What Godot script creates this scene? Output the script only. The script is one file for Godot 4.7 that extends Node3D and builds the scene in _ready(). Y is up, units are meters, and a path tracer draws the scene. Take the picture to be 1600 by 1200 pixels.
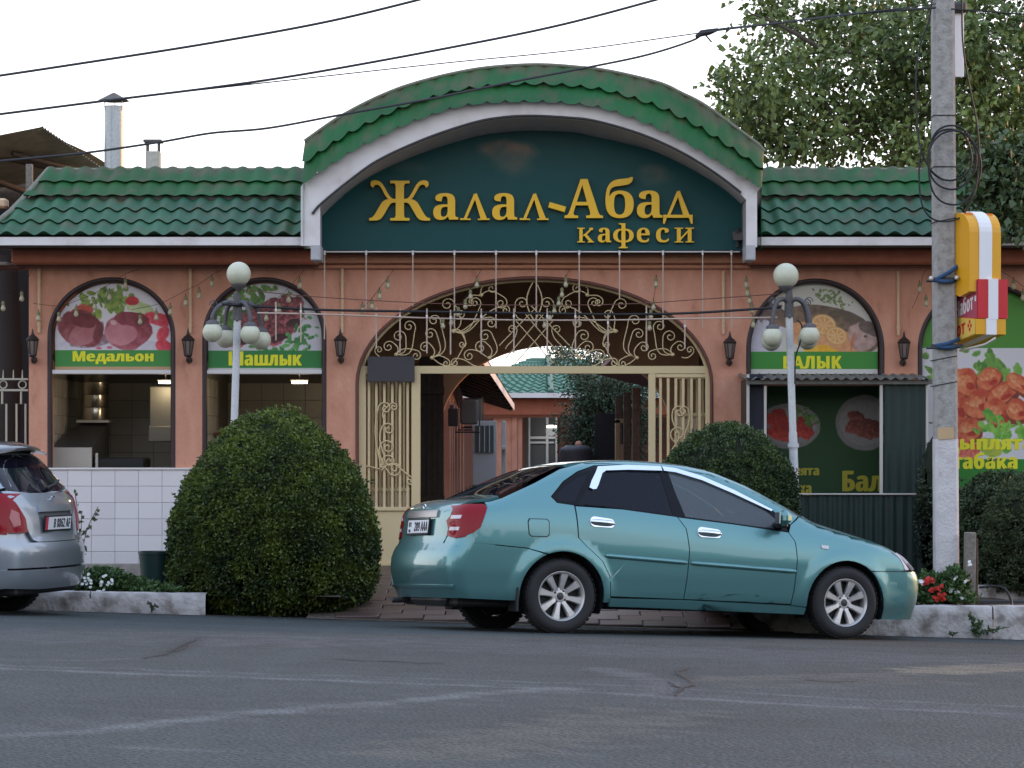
extends Node3D
# Restaurant front with an arched pediment, seen across a street; x right, y up, z towards the viewer.
# The front wall lies on z = 0; a long lens stands 30.67 m away from it.

const LENS := 4600.0
const CAM_Z := 30.67
const EYE := 1.2

# a point of the place at the distance z, found from where it stands in the photograph
func at(px: float, py: float, z: float) -> Vector3:
	var s := LENS / (CAM_Z - z)
	return Vector3((px - 800.0) / s, EYE - (py - 700.0) / s, z)

func atx(px: float, z: float) -> float:
	return at(px, 0, z).x

func aty(py: float, z: float) -> float:
	return at(0, py, z).y

# street level: it falls to the right and towards the kerb
var street_z := [0.0, 4.3, 5.07, 6.67, 9.0, 14.0, 18.0, 60.0]
var street_c := [-0.385, -0.38, -0.368, -0.302, -0.21, -0.10, -0.07, -0.07]
func street(x: float, z: float) -> float:
	var c := -0.07
	for i in 7:
		if z <= street_z[i + 1]:
			c = lerpf(street_c[i], street_c[i + 1], clampf((z - street_z[i]) / (street_z[i + 1] - street_z[i]), 0, 1))
			break
	return c - 0.03 * clampf(x, -30.0, 30.0)

# ---------------------------------------------------------------- mesh collector
class M:
	var v := PackedVector3Array()
	var n := PackedVector3Array()
	var c := PackedColorArray()
	var uv := PackedVector2Array()
	var i := PackedInt32Array()
	var col := Color.WHITE

	func put(p: Vector3, nn: Vector3, t := Vector2.ZERO) -> int:
		v.append(p); n.append(nn); c.append(col); uv.append(t)
		return v.size() - 1

	# a triangle of three vertices, turned so that it faces along its normal
	func tri_i(a: int, b: int, d: int, out: Vector3) -> void:
		if (v[b] - v[a]).cross(v[d] - v[a]).dot(out) > 0:
			i.append(a); i.append(d); i.append(b)
		else:
			i.append(a); i.append(b); i.append(d)

	func tri(a: Vector3, b: Vector3, d: Vector3, out: Vector3) -> void:
		var nn := (b - a).cross(d - a).normalized()
		if nn.dot(out) < 0:
			nn = -nn
		var k := put(a, nn); put(b, nn); put(d, nn)
		tri_i(k, k + 1, k + 2, nn)

	func quad(a: Vector3, b: Vector3, d: Vector3, e: Vector3, out: Vector3) -> void:
		var nn := (d - a).cross(e - b).normalized()
		if nn.dot(out) < 0:
			nn = -nn
		var k := put(a, nn, Vector2(0, 0)); put(b, nn, Vector2(1, 0)); put(d, nn, Vector2(1, 1)); put(e, nn, Vector2(0, 1))
		tri_i(k, k + 1, k + 2, nn)
		tri_i(k, k + 2, k + 3, nn)

	func quad_m(a: Vector3, b: Vector3, d: Vector3, e: Vector3, out: Vector3) -> M:
		quad(a, b, d, e, out)
		return self

	# a chamfered box
	func box(ce: Vector3, s: Vector3, bev := 0.0, b := Basis.IDENTITY) -> M:
		var h := s / 2
		bev = minf(bev, minf(h.x, minf(h.y, h.z)) * 0.9)
		for ax in 3:
			var a1 := (ax + 1) % 3
			var a2 := (ax + 2) % 3
			for sg in [-1.0, 1.0]:
				var q := []
				for k in [[-1, -1], [1, -1], [1, 1], [-1, 1]]:
					var p := Vector3.ZERO
					p[ax] = sg * h[ax]
					p[a1] = k[0] * (h[a1] - bev)
					p[a2] = k[1] * (h[a2] - bev)
					q.append(ce + b * p)
				var o := Vector3.ZERO
				o[ax] = sg
				quad(q[0], q[1], q[2], q[3], b * o)
		if bev <= 0.0:
			return self
		for ax in 3:
			var a1 := (ax + 1) % 3
			var a2 := (ax + 2) % 3
			for s1 in [-1.0, 1.0]:
				for s2 in [-1.0, 1.0]:
					var q := []
					for k in [[-1, 0], [1, 0], [1, 1], [-1, 1]]:
						var p := Vector3.ZERO
						p[ax] = k[0] * (h[ax] - bev)
						p[a1] = s1 * (h[a1] - (bev if k[1] == 0 else 0.0))
						p[a2] = s2 * (h[a2] - (0.0 if k[1] == 0 else bev))
						q.append(ce + b * p)
					var o := Vector3.ZERO
					o[a1] = s1
					o[a2] = s2
					quad(q[0], q[1], q[2], q[3], b * o)
		for sx in [-1.0, 1.0]:
			for sy in [-1.0, 1.0]:
				for sz in [-1.0, 1.0]:
					var sn := Vector3(sx, sy, sz)
					var p := []
					for ax in 3:
						var w := sn * (h - Vector3.ONE * bev)
						w[ax] = sn[ax] * h[ax]
						p.append(ce + b * w)
					tri(p[0], p[1], p[2], b * sn)
		return self

	# a tube along points; r is a number or one radius per point
	func tube(pts: Array, r, sides := 6, closed := false, flat := 1.0) -> M:
		if not r is Array:
			var cl := []
			for p in pts:
				if cl.is_empty() or cl[-1].distance_to(p) > 1e-5:
					cl.append(p)
			pts = cl
		var m := pts.size()
		var up := Vector3.UP
		var first := v.size()
		for k in m:
			var p: Vector3 = pts[k]
			var d: Vector3
			if closed:
				d = pts[(k + 1) % m] - pts[(k - 1 + m) % m]
			else:
				d = pts[mini(k + 1, m - 1)] - pts[maxi(k - 1, 0)]
			d = d.normalized()
			if k == 0:
				up = Vector3.UP if absf(d.y) < 0.9 else Vector3.BACK
			var sd := d.cross(up).normalized()
			up = sd.cross(d).normalized()
			var rr: float = r[k] if r is Array else r
			for j in sides:
				var a := TAU * j / sides
				var nn := sd * cos(a) + up * sin(a)
				put(p + sd * cos(a) * rr + up * sin(a) * rr * flat, nn, Vector2(float(j) / sides, float(k)))
		for k in (m if closed else m - 1):
			for j in sides:
				var a := first + k * sides + j
				var b := first + k * sides + (j + 1) % sides
				var e := first + ((k + 1) % m) * sides + j
				var f := first + ((k + 1) % m) * sides + (j + 1) % sides
				tri_i(a, b, f, n[a] + n[f])
				tri_i(a, f, e, n[a] + n[f])
		if not closed:
			for k in [0, m - 1]:
				var d: Vector3 = (pts[0] - pts[1]) if k == 0 else (pts[m - 1] - pts[m - 2])
				var ce := put(pts[k], d.normalized())
				for j in sides:
					tri_i(ce, first + k * sides + j, first + k * sides + (j + 1) % sides, d)
		return self

	# a turned shape: prof holds (radius, height) pairs
	func lathe(prof: Array, ce: Vector3, sides := 16, b := Basis.IDENTITY, smooth := true) -> M:
		for k in prof.size() - 1:
			var p0: Vector2 = prof[k]
			var p1: Vector2 = prof[k + 1]
			var e := p1 - p0
			if e.length() < 1e-6:
				continue
			var out := Vector2(e.y, -e.x).normalized()
			var o0 := out
			var o1 := out
			if smooth:
				if k > 0:
					var q: Vector2 = p0 - prof[k - 1]
					var oo := Vector2(q.y, -q.x).normalized()
					if oo.dot(out) > 0.6:
						o0 = (oo + out).normalized()
				if k < prof.size() - 2:
					var q: Vector2 = prof[k + 2] - p1
					var oo := Vector2(q.y, -q.x).normalized()
					if oo.dot(out) > 0.6:
						o1 = (oo + out).normalized()
			var f := v.size()
			for j in sides + 1:
				var a := TAU * j / sides
				var rd := Vector3(cos(a), 0, sin(a))
				put(ce + b * (rd * p0.x + Vector3.UP * p0.y), b * (rd * o0.x + Vector3.UP * o0.y), Vector2(float(j) / sides, 0))
				put(ce + b * (rd * p1.x + Vector3.UP * p1.y), b * (rd * o1.x + Vector3.UP * o1.y), Vector2(float(j) / sides, 1))
			for j in sides:
				var a := f + j * 2
				var nn := n[a] + n[a + 1] + n[a + 3]
				if p0.x > 1e-6:
					tri_i(a, a + 2, a + 1, nn)
				if p1.x > 1e-6:
					tri_i(a + 1, a + 2, a + 3, nn)
		return self

	func ball(ce: Vector3, r: float, sides := 20, sq := 1.0) -> M:
		var prof := []
		for k in 13:
			var a := -PI / 2 + PI * k / 12
			prof.append(Vector2(maxf(cos(a) * r, 0.0), sin(a) * r * sq))
		return lathe(prof, ce, sides)

	# a polygon pushed along z, between z0 and z1, in the axes b
	func prism(poly: PackedVector2Array, z0: float, z1: float, o := Vector3.ZERO, b := Basis.IDENTITY) -> M:
		var t := Geometry2D.triangulate_polygon(poly)
		var lo := Vector2(1e9, 1e9)
		var hi := -lo
		for p in poly:
			lo = lo.min(p)
			hi = hi.max(p)
		for z in [z0, z1]:
			var nn := b * Vector3(0, 0, 1 if z == maxf(z0, z1) else -1)
			var f := v.size()
			for p in poly:
				put(o + b * Vector3(p.x, p.y, z), nn, Vector2((p.x - lo.x) / (hi.x - lo.x), 1.0 - (p.y - lo.y) / (hi.y - lo.y)))
			for k in t.size() / 3:
				tri_i(f + t[k * 3], f + t[k * 3 + 1], f + t[k * 3 + 2], nn)
		var sgn := 1.0 if Geometry2D.is_polygon_clockwise(poly) else -1.0
		for k in poly.size():
			var p := poly[k]
			var q := poly[(k + 1) % poly.size()]
			var e := (q - p).normalized()
			quad(o + b * Vector3(p.x, p.y, z0), o + b * Vector3(q.x, q.y, z0), o + b * Vector3(q.x, q.y, z1), o + b * Vector3(p.x, p.y, z1), b * Vector3(-e.y, e.x, 0) * sgn)
		return self

	# a smooth sheet of (nu + 1) x (nv + 1) points; face says which side is out
	func grid(nu: int, nv: int, fn: Callable, face: Vector3) -> M:
		var f := v.size()
		var w := nu + 1
		for b in nv + 1:
			for a in w:
				put(fn.call(float(a) / nu, float(b) / nv), Vector3.ZERO, Vector2(float(a) / nu, float(b) / nv))
		for b in nv + 1:
			for a in w:
				var du := v[f + b * w + mini(a + 1, nu)] - v[f + b * w + maxi(a - 1, 0)]
				var dv := v[f + mini(b + 1, nv) * w + a] - v[f + maxi(b - 1, 0) * w + a]
				var nn := du.cross(dv).normalized()
				n[f + b * w + a] = nn if nn.dot(face) > 0 else -nn
		for b in nv:
			for a in nu:
				var k := f + b * w + a
				tri_i(k, k + 1, k + w + 1, n[k] + n[k + w + 1])
				tri_i(k, k + w + 1, k + w, n[k] + n[k + w + 1])
		return self

	func mesh(m: Material) -> ArrayMesh:
		var arr := []
		arr.resize(Mesh.ARRAY_MAX)
		arr[Mesh.ARRAY_VERTEX] = v
		arr[Mesh.ARRAY_NORMAL] = n
		arr[Mesh.ARRAY_COLOR] = c
		arr[Mesh.ARRAY_TEX_UV] = uv
		arr[Mesh.ARRAY_INDEX] = i
		var am := ArrayMesh.new()
		am.add_surface_from_arrays(Mesh.PRIMITIVE_TRIANGLES, arr)
		am.surface_set_material(0, m)
		return am

# ---------------------------------------------------------------- naming and parenting
func put_under(o: Node3D, parent: Node) -> void:
	(self if parent == null else parent).add_child(o, true)

var used := {}
func numbered(called: String) -> String:
	used[called] = used.get(called, -1) + 1
	return called if used[called] == 0 else "%s_%03d" % [called, used[called]]

func sub_number(parent: Node, called: String) -> String:
	var d: Dictionary = parent.get_meta("_n", {})
	d[called] = d.get(called, -1) + 1
	parent.set_meta("_n", d)
	return called if d[called] == 0 else "%s_%03d" % [called, d[called]]

# one named mesh under its thing or part
func part(called: String, m: M, mt: Material, parent: Node3D, label := "") -> MeshInstance3D:
	var o := MeshInstance3D.new()
	o.name = sub_number(parent, called)
	o.mesh = m.mesh(mt)
	parent.add_child(o, true)
	if label:
		o.set_meta("label", label)
	return o

func tag(o: Node3D, label: String, category: String, group := "") -> Node3D:
	o.set_meta("label", label)
	o.set_meta("category", category)
	if group:
		o.set_meta("group", group)
	return o

# a thing whose children are its parts
func thing(called: String, label: String, category: String, pos := Vector3.ZERO, group := "") -> Node3D:
	var o := Node3D.new()
	o.name = numbered(called)
	add_child(o, true)
	o.position = pos
	return tag(o, label, category, group)

# a thing of one mesh
func solo(called: String, m: M, mt: Material, label: String, category: String, group := "") -> MeshInstance3D:
	var o := MeshInstance3D.new()
	o.name = numbered(called)
	o.mesh = m.mesh(mt)
	add_child(o, true)
	tag(o, label, category, group)
	return o

func struct(called: String, m: M, mt: Material) -> MeshInstance3D:
	var o := MeshInstance3D.new()
	o.name = numbered(called)
	o.mesh = m.mesh(mt)
	add_child(o, true)
	o.set_meta("kind", "structure")
	return o

# ---------------------------------------------------------------- materials (colours are linear base colours)
func lin(r: float, g: float, b: float) -> Color:
	return Color(r, g, b).linear_to_srgb()

func mat(r: float, g: float, b: float, rough := 0.7, metal := 0.0) -> StandardMaterial3D:
	var m := StandardMaterial3D.new()
	m.albedo_color = lin(r, g, b)
	m.roughness = rough
	m.metallic = metal
	return m

func noise_tex(seed_: int, freq: float, stops: Array, size := 512, oct := 4, bump := false, kind := FastNoiseLite.TYPE_SIMPLEX_SMOOTH) -> NoiseTexture2D:
	var f := FastNoiseLite.new()
	f.seed = seed_
	f.noise_type = kind
	f.frequency = freq
	f.fractal_octaves = oct
	var t := NoiseTexture2D.new()
	t.width = size
	t.height = size
	t.seamless = true
	t.noise = f
	if bump:
		t.as_normal_map = true
		t.bump_strength = 4.0
	if stops:
		var g := Gradient.new()
		g.offsets = PackedFloat32Array(stops.map(func(s): return s[0]))
		g.colors = PackedColorArray(stops.map(func(s): return lin(s[1], s[2], s[3])))
		t.color_ramp = g
	return t

# a surface mottled between colours; scale = repeats per metre
func mottled(seed_: int, freq: float, stops: Array, scale: float, rough := 0.8, metal := 0.0, relief := 0.0, relief_freq := 0.05) -> StandardMaterial3D:
	var m := StandardMaterial3D.new()
	m.albedo_texture = noise_tex(seed_, freq, stops)
	m.roughness = rough
	m.metallic = metal
	m.uv1_triplanar = true
	m.uv1_world_triplanar = true
	m.uv1_scale = Vector3.ONE * scale
	if relief > 0:
		m.normal_enabled = true
		m.normal_texture = noise_tex(seed_ + 50, relief_freq, [], 512, 5, true)
		m.normal_scale = relief
	return m

func vcol(rough := 0.85) -> StandardMaterial3D:
	var m := StandardMaterial3D.new()
	m.vertex_color_use_as_albedo = true
	m.roughness = rough
	return m

func glow(r: float, g: float, b: float, e: float) -> StandardMaterial3D:
	var m := mat(0.8, 0.8, 0.8, 0.5)
	m.emission_enabled = true
	m.emission = lin(r, g, b)
	m.emission_energy_multiplier = e
	return m

func pane(r: float, g: float, b: float, alpha: float, rough := 0.03) -> StandardMaterial3D:
	var m := mat(r, g, b, rough)
	m.transparency = BaseMaterial3D.TRANSPARENCY_ALPHA
	m.albedo_color.a = alpha
	return m

func font(family: String, weight: int) -> SystemFont:
	var f := SystemFont.new()
	f.font_names = PackedStringArray([family])
	f.font_weight = weight
	return f

# lettering made to fill a box of w x h round the centre ce
func letters(called: String, s: String, f: Font, ce: Vector3, w: float, h: float, deep: float, mt: Material, parent: Node3D, b := Basis.IDENTITY) -> MeshInstance3D:
	var t := TextMesh.new()
	t.text = s
	t.font = f
	t.font_size = 64
	t.pixel_size = 0.01
	t.depth = 0.1
	t.curve_step = 2.0
	t.material = mt
	var bb := t.get_aabb()
	var o := MeshInstance3D.new()
	o.name = sub_number(parent, called)
	o.mesh = t
	parent.add_child(o, true)
	var sc := Vector3(w / bb.size.x, h / bb.size.y, deep / 0.1)
	var bs := b * Basis.from_scale(sc)
	o.transform = Transform3D(bs, ce - bs * bb.get_center())
	return o

func smooth_line(ctrl: Array, per := 8) -> Array:
	var out := []
	for k in ctrl.size() - 1:
		var p0 = ctrl[maxi(k - 1, 0)]
		var p1 = ctrl[k]
		var p2 = ctrl[k + 1]
		var p3 = ctrl[mini(k + 2, ctrl.size() - 1)]
		for j in per:
			out.append(p1.cubic_interpolate(p2, p0, p3, float(j) / per))
	out.append(ctrl[-1])
	return out

var mt := {}

# ---------------------------------------------------------------- car bodies
# A body is the inside of a smooth field: sides, top, tail and nose rounded into each other. x runs forward from the
# rear axle, y up from the ground, z across. Panels are outlines laid onto that one surface, so that they meet.
class Body:
	var x0 := -1.3
	var top := PackedFloat32Array()
	var top_k := PackedFloat32Array()
	var plan := PackedFloat32Array()
	var belt := PackedFloat32Array()
	var sec := PackedFloat32Array()
	var tail := PackedFloat32Array()
	var nose := PackedFloat32Array()
	var tail_c := 0.1
	var nose_c := 0.2
	var half := 0.86
	var base := 0.97
	var crown := 0.05
	var r_top := 0.11
	var r_end := 0.12
	var arches := []
	var mids := []

	static func lut(pts: Array, a: float, b: float, soft := 2) -> PackedFloat32Array:
		var out := PackedFloat32Array()
		var m := int((b - a) * 100) + 1
		out.resize(m)
		for j in m:
			var x := a + j * 0.01
			var k := 0
			while k < pts.size() - 2 and x > pts[k + 1].x:
				k += 1
			out[j] = lerpf(pts[k].y, pts[k + 1].y, clampf((x - pts[k].x) / (pts[k + 1].x - pts[k].x), 0, 1))
		for s in soft:
			var cp := out.duplicate()
			for j in m:
				var sum := 0.0
				for d in range(-3, 4):
					sum += cp[clampi(j + d, 0, m - 1)]
				out[j] = sum / 7.0
		return out

	func setup(tp: Array, pl: Array, be: Array, se: Array, ta: Array, no: Array) -> void:
		top = lut(tp, x0, 4.2, 3)
		plan = lut(pl, x0, 4.2, 8)
		belt = lut(be, x0, 4.2, 4)
		sec = lut(se, 0, 1.8, 2)
		tail = lut(ta, 0, 1.8, 2)
		nose = lut(no, 0, 1.8, 2)
		top_k.resize(top.size())
		for j in top.size():
			var s := (top[mini(j + 2, top.size() - 1)] - top[maxi(j - 2, 0)]) / 0.04
			top_k[j] = 1.0 / sqrt(1.0 + s * s)

	func rd(l: PackedFloat32Array, x: float) -> float:
		x = clampf(x * 100.0, 0.0, l.size() - 1.001)
		var k := int(x)
		return lerpf(l[k], l[k + 1], x - k)

	func side(x: float, y: float) -> float:
		var w := rd(belt, x - x0) - base
		var z := half * rd(plan, x - x0) * rd(sec, y - w * smoothstep(0.45, 0.92, y))
		for a in arches:
			var d := Vector2(x - a.x, y - a.y).length()
			if d < 0.5:
				z += 0.022 * smoothstep(0.5, 0.385, d)
		return z

	func f(x: float, y: float, z: float) -> float:
		z = absf(z)
		var a := z - side(x, y)
		var b := (y - rd(top, x - x0) + crown * z * z) * rd(top_k, x - x0)
		var c := rd(tail, y) + tail_c * z * z - x
		var d := x - rd(nose, y) + nose_c * z * z
		a = mx(a, b, r_top)
		return mx(mx(a, c, r_end), d, r_end)

	func mx(a: float, b: float, k: float) -> float:
		var h := maxf(k - absf(a - b), 0.0) / k
		return maxf(a, b) + h * h * k * 0.25

	func norm(p: Vector3) -> Vector3:
		var e := 0.006
		return Vector3(f(p.x + e, p.y, p.z) - f(p.x - e, p.y, p.z), f(p.x, p.y + e, p.z) - f(p.x, p.y - e, p.z), f(p.x, p.y, p.z + e) - f(p.x, p.y, p.z - e)).normalized()

	# mode 0: outline in (x, y) seen from the side; 1: (x, z) from above; 2: (z, y) from behind; 3: (z, y) from the front
	func on(mode: int, p: Vector2) -> Vector3:
		var lo := 0.0
		var hi := 1.2
		match mode:
			0: lo = 0.0; hi = 1.2
			1: lo = 0.3; hi = 1.75
			2: lo = 0.3; hi = -1.29
			3: lo = 2.9; hi = 4.15
		for k in 15:
			var mid := (lo + hi) / 2
			var v := 0.0
			match mode:
				0: v = f(p.x, p.y, mid)
				1: v = f(p.x, mid, p.y)
				_: v = f(mid, p.y, p.x)
			if v < 0:
				lo = mid
			else:
				hi = mid
		var m := (lo + hi) / 2
		match mode:
			0: return Vector3(p.x, p.y, m)
			1: return Vector3(p.x, m, p.y)
		return Vector3(m, p.y, p.x)

	func lift(mode: int, poly: Array, off := 0.0, step := 0.045, holes := [], ret := 0.022) -> M:
		var r := M.new()
		var loops := []
		var pts := PackedVector2Array()
		var rng := RandomNumberGenerator.new()
		rng.seed = 7
		for lp in [poly] + holes:
			var loop := PackedVector2Array()
			for k in lp.size():
				var a: Vector2 = lp[k]
				var b: Vector2 = lp[(k + 1) % lp.size()]
				var m := maxi(1, int(ceil(a.distance_to(b) / (step * 0.6))))
				for j in m:
					loop.append(a.lerp(b, float(j) / m))
			loops.append([pts.size(), loop.size(), loop])
			pts.append_array(loop)
		var outer: PackedVector2Array = loops[0][2]
		var lo := outer[0]
		var hi := outer[0]
		for p in outer:
			lo = lo.min(p)
			hi = hi.max(p)
		var nx := int((hi.x - lo.x) / step) + 1
		var ny := int((hi.y - lo.y) / step) + 1
		var edge := pts.duplicate()
		for a in nx:
			for b in ny:
				var p := lo + Vector2((a + 0.5 + (0.5 if b % 2 else 0.0)) * step + rng.randf() * 0.004, (b + 0.5) * step + rng.randf() * 0.004)
				if not inside(p, loops):
					continue
				var near := false
				for e in edge:
					if absf(e.x - p.x) < step * 0.5 and absf(e.y - p.y) < step * 0.5:
						near = true
						break
				if not near:
					pts.append(p)
		var nn := PackedVector3Array()
		for p in pts:
			var q := on(mode, p)
			var g := norm(q)
			nn.append(g)
			r.put(q + g * off, g, p)
		var t := Geometry2D.triangulate_delaunay(pts)
		for k in t.size() / 3:
			var a := t[k * 3]
			var b := t[k * 3 + 1]
			var d := t[k * 3 + 2]
			if absf((pts[b] - pts[a]).cross(pts[d] - pts[a])) < 1e-7 or not inside((pts[a] + pts[b] + pts[d]) / 3.0, loops):
				continue
			r.tri_i(a, b, d, nn[a])
		if ret > 0:
			for l in loops:
				for k in l[1]:
					var a: int = l[0] + k
					var b: int = l[0] + (k + 1) % l[1]
					var p := r.v[a]
					var q := r.v[b]
					var mid2: Vector2 = (pts[a] + pts[b]) / 2
					var e2: Vector2 = (pts[b] - pts[a]).orthogonal().normalized() * 0.004
					var o := (q - p).cross(nn[a])
					if not inside(mid2 + e2, loops):
						pass
					r.quad(p, q, q - nn[b] * ret, p - nn[a] * ret, o)
		return r

	func inside(p: Vector2, loops: Array) -> bool:
		if not Geometry2D.is_point_in_polygon(p, loops[0][2]):
			return false
		for k in range(1, loops.size()):
			if Geometry2D.is_point_in_polygon(p, loops[k][2]):
				return false
		return true

	static func flip(m: M) -> M:
		var r := M.new()
		for k in m.v.size():
			r.put(m.v[k] * Vector3(1, 1, -1), m.n[k] * Vector3(1, 1, -1), m.uv[k])
		for k in m.i.size() / 3:
			r.i.append(m.i[k * 3]); r.i.append(m.i[k * 3 + 2]); r.i.append(m.i[k * 3 + 1])
		return r

func arc(cx: float, cy: float, r: float, a0: float, a1: float, m := 14) -> Array:
	var o := []
	for k in m + 1:
		var a := deg_to_rad(lerpf(a0, a1, float(k) / m))
		o.append(Vector2(cx + cos(a) * r, cy + sin(a) * r))
	return o

func V(a: Array) -> Array:
	var o := []
	for k in a.size() / 2:
		o.append(Vector2(a[k * 2], a[k * 2 + 1]))
	return o

func both(called: String, m: M, mtl: Material, car: Node3D, label := "") -> Node3D:
	var o := part(called, m, mtl, car, label)
	part(called, Body.flip(m), mtl, car)
	return o

# wheel at the origin, axle along z, outer side towards +z
func wheel(car: Node3D, pos: Vector3, side: float, r: float, rim_r: float, spokes: int, spin: float) -> void:
	var w := Node3D.new()
	w.name = sub_number(car, "wheel")
	car.add_child(w, true)
	w.position = pos
	w.rotation = Vector3(0, 0.0 if side > 0 else PI, spin)
	var b := Basis(Vector3.RIGHT, PI / 2)       # turns the lathe's y to z
	var t := M.new()
	var wd := 0.10
	t.lathe([Vector2(rim_r - 0.012, -wd + 0.01), Vector2(rim_r + 0.02, -wd), Vector2(r - 0.035, -wd - 0.004), Vector2(r - 0.008, -wd + 0.02), Vector2(r, -0.05), Vector2(r, 0.05), Vector2(r - 0.008, wd - 0.02), Vector2(r - 0.035, wd + 0.004), Vector2(r - 0.055, wd + 0.006), Vector2(rim_r + 0.02, wd), Vector2(rim_r - 0.004, wd - 0.012), Vector2(rim_r - 0.012, wd - 0.03)], Vector3.ZERO, 44, b)
	for k in 44:
		var a := TAU * k / 44
		for z in [-0.065, -0.022, 0.022, 0.065]:
			t.box(Vector3(cos(a) * (r - 0.0), sin(a) * (r - 0.0), z), Vector3(0.005, 0.030, 0.036), 0.0, Basis(Vector3.BACK, a))
	part("tyre", t, mt.tyre, w)
	var m := M.new()
	var R := rim_r
	m.lathe([Vector2(R - 0.006, -0.08), Vector2(R - 0.022, -0.06), Vector2(R - 0.024, 0.055), Vector2(R - 0.018, 0.078), Vector2(R - 0.004, 0.09), Vector2(R + 0.004, 0.088), Vector2(R + 0.004, 0.08)], Vector3.ZERO, 48, b)
	for k in spokes:
		var a := TAU * (k + 0.5) / spokes
		var d := Vector3(cos(a), sin(a), 0)
		var s := Vector3(-sin(a), cos(a), 0)
		var rows := [[0.05, 0.022, 0.055], [0.085, 0.021, 0.062], [R * 0.7, 0.028, 0.07], [R - 0.018, 0.036, 0.074]]
		for q in 3:
			var p0: Array = rows[q]
			var p1: Array = rows[q + 1]
			var z0 := Vector3(0, 0, p0[2])
			var z1 := Vector3(0, 0, p1[2])
			var ch0 := Vector3(0, 0, p0[2] - 0.012)
			var ch1 := Vector3(0, 0, p1[2] - 0.012)
			m.quad(d * p0[0] - s * p0[1] * 0.72 + z0, d * p0[0] + s * p0[1] * 0.72 + z0, d * p1[0] + s * p1[1] * 0.72 + z1, d * p1[0] - s * p1[1] * 0.72 + z1, Vector3.BACK)
			for g in [-1.0, 1.0]:
				m.quad(d * p0[0] + s * p0[1] * 0.72 * g + z0, d * p0[0] + s * p0[1] * g + ch0, d * p1[0] + s * p1[1] * g + ch1, d * p1[0] + s * p1[1] * 0.72 * g + z1, s * g + Vector3.BACK)
				m.quad(d * p0[0] + s * p0[1] * g + ch0, d * p0[0] + s * p0[1] * g + ch0 - Vector3(0, 0, 0.03), d * p1[0] + s * p1[1] * g + ch1 - Vector3(0, 0, 0.03), d * p1[0] + s * p1[1] * g + ch1, s * g)
	m.lathe([Vector2(0.0, 0.058), Vector2(0.034, 0.058), Vector2(0.068, 0.052), Vector2(0.074, 0.03), Vector2(0.074, -0.02)], Vector3.ZERO, 24, b)
	part("rim", m, mt.alloy, w)
	var h := M.new()
	h.lathe([Vector2(0.0, 0.064), Vector2(0.024, 0.064), Vector2(0.031, 0.058)], Vector3.ZERO, 18, b)
	for k in 4:
		var a := TAU * (k + 0.5) / 4
		h.lathe([Vector2(0.0, 0.060), Vector2(0.009, 0.060), Vector2(0.011, 0.05)], Vector3(cos(a) * 0.053, sin(a) * 0.053, 0), 8, b)
	part("hub_cap", h, mt.dark_metal, w)
	var k := M.new()
	k.lathe([Vector2(0.0, 0.0), Vector2(R - 0.03, 0.0), Vector2(R - 0.03, -0.05)], Vector3(0, 0, -0.005), 28, b)
	part("brake_disc", k, mt.black, w)

func plate(car: Node3D, p: Vector3, b: Basis, region: String, number: String) -> void:
	var pl := part("number_plate", M.new().box(p, Vector3(0.52, 0.112, 0.008), 0.002, b), mt.plate_white, car)
	var at_ := func(x: float, y: float, z: float): return p + b * Vector3(x, y, z)
	part("plate_frame", M.new().box(at_.call(0, 0.06, 0), Vector3(0.54, 0.012, 0.014), 0.003, b).box(at_.call(0, -0.062, 0), Vector3(0.54, 0.018, 0.014), 0.003, b).box(at_.call(-0.265, 0, 0), Vector3(0.012, 0.14, 0.014), 0.003, b).box(at_.call(0.265, 0, 0), Vector3(0.012, 0.14, 0.014), 0.003, b), mt.black, pl)
	var f := font("Droid Sans", 700)
	letters("lettering", number, f, at_.call(0.075, 0, 0.0055), 0.33, 0.078, 0.002, mt.ink, pl, b)
	if region:
		letters("lettering", region, f, at_.call(-0.2, 0.018, 0.0055), 0.06, 0.044, 0.002, mt.ink, pl, b)
		letters("lettering", "KG", f, at_.call(-0.2, -0.034, 0.0055), 0.05, 0.024, 0.002, mt.ink, pl, b)

func seats(car: Node3D, floor_y: float) -> void:
	for z in [-0.36, 0.36]:
		var m := M.new()
		m.box(Vector3(1.35, floor_y + 0.22, z), Vector3(0.5, 0.16, 0.5), 0.05)
		m.box(Vector3(1.06, floor_y + 0.55, z), Vector3(0.15, 0.62, 0.48), 0.06, Basis(Vector3.BACK, 0.22))
		m.box(Vector3(0.96, floor_y + 0.95, z), Vector3(0.10, 0.19, 0.26), 0.045, Basis(Vector3.BACK, 0.15))
		part("front_seat", m, mt.seat, car)
	var q := M.new()
	q.box(Vector3(0.36, floor_y + 0.22, 0), Vector3(0.5, 0.18, 1.24), 0.06)
	q.box(Vector3(0.06, floor_y + 0.5, 0), Vector3(0.16, 0.6, 1.24), 0.06, Basis(Vector3.BACK, 0.3))
	part("rear_bench", q, mt.seat, car)
	part("dashboard", M.new().box(Vector3(2.0, floor_y + 0.62, 0), Vector3(0.4, 0.24, 1.32), 0.08), mt.black, car)
	var ring := []
	for k in 24:
		var a := TAU * k / 24
		ring.append(Vector3(1.68, floor_y + 0.66, -0.36) + Basis(Vector3.BACK, 0.4) * Vector3(0, cos(a) * 0.18, sin(a) * 0.18))
	part("steering_wheel", M.new().tube(ring, 0.013, 6, true), mt.black, car)

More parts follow.
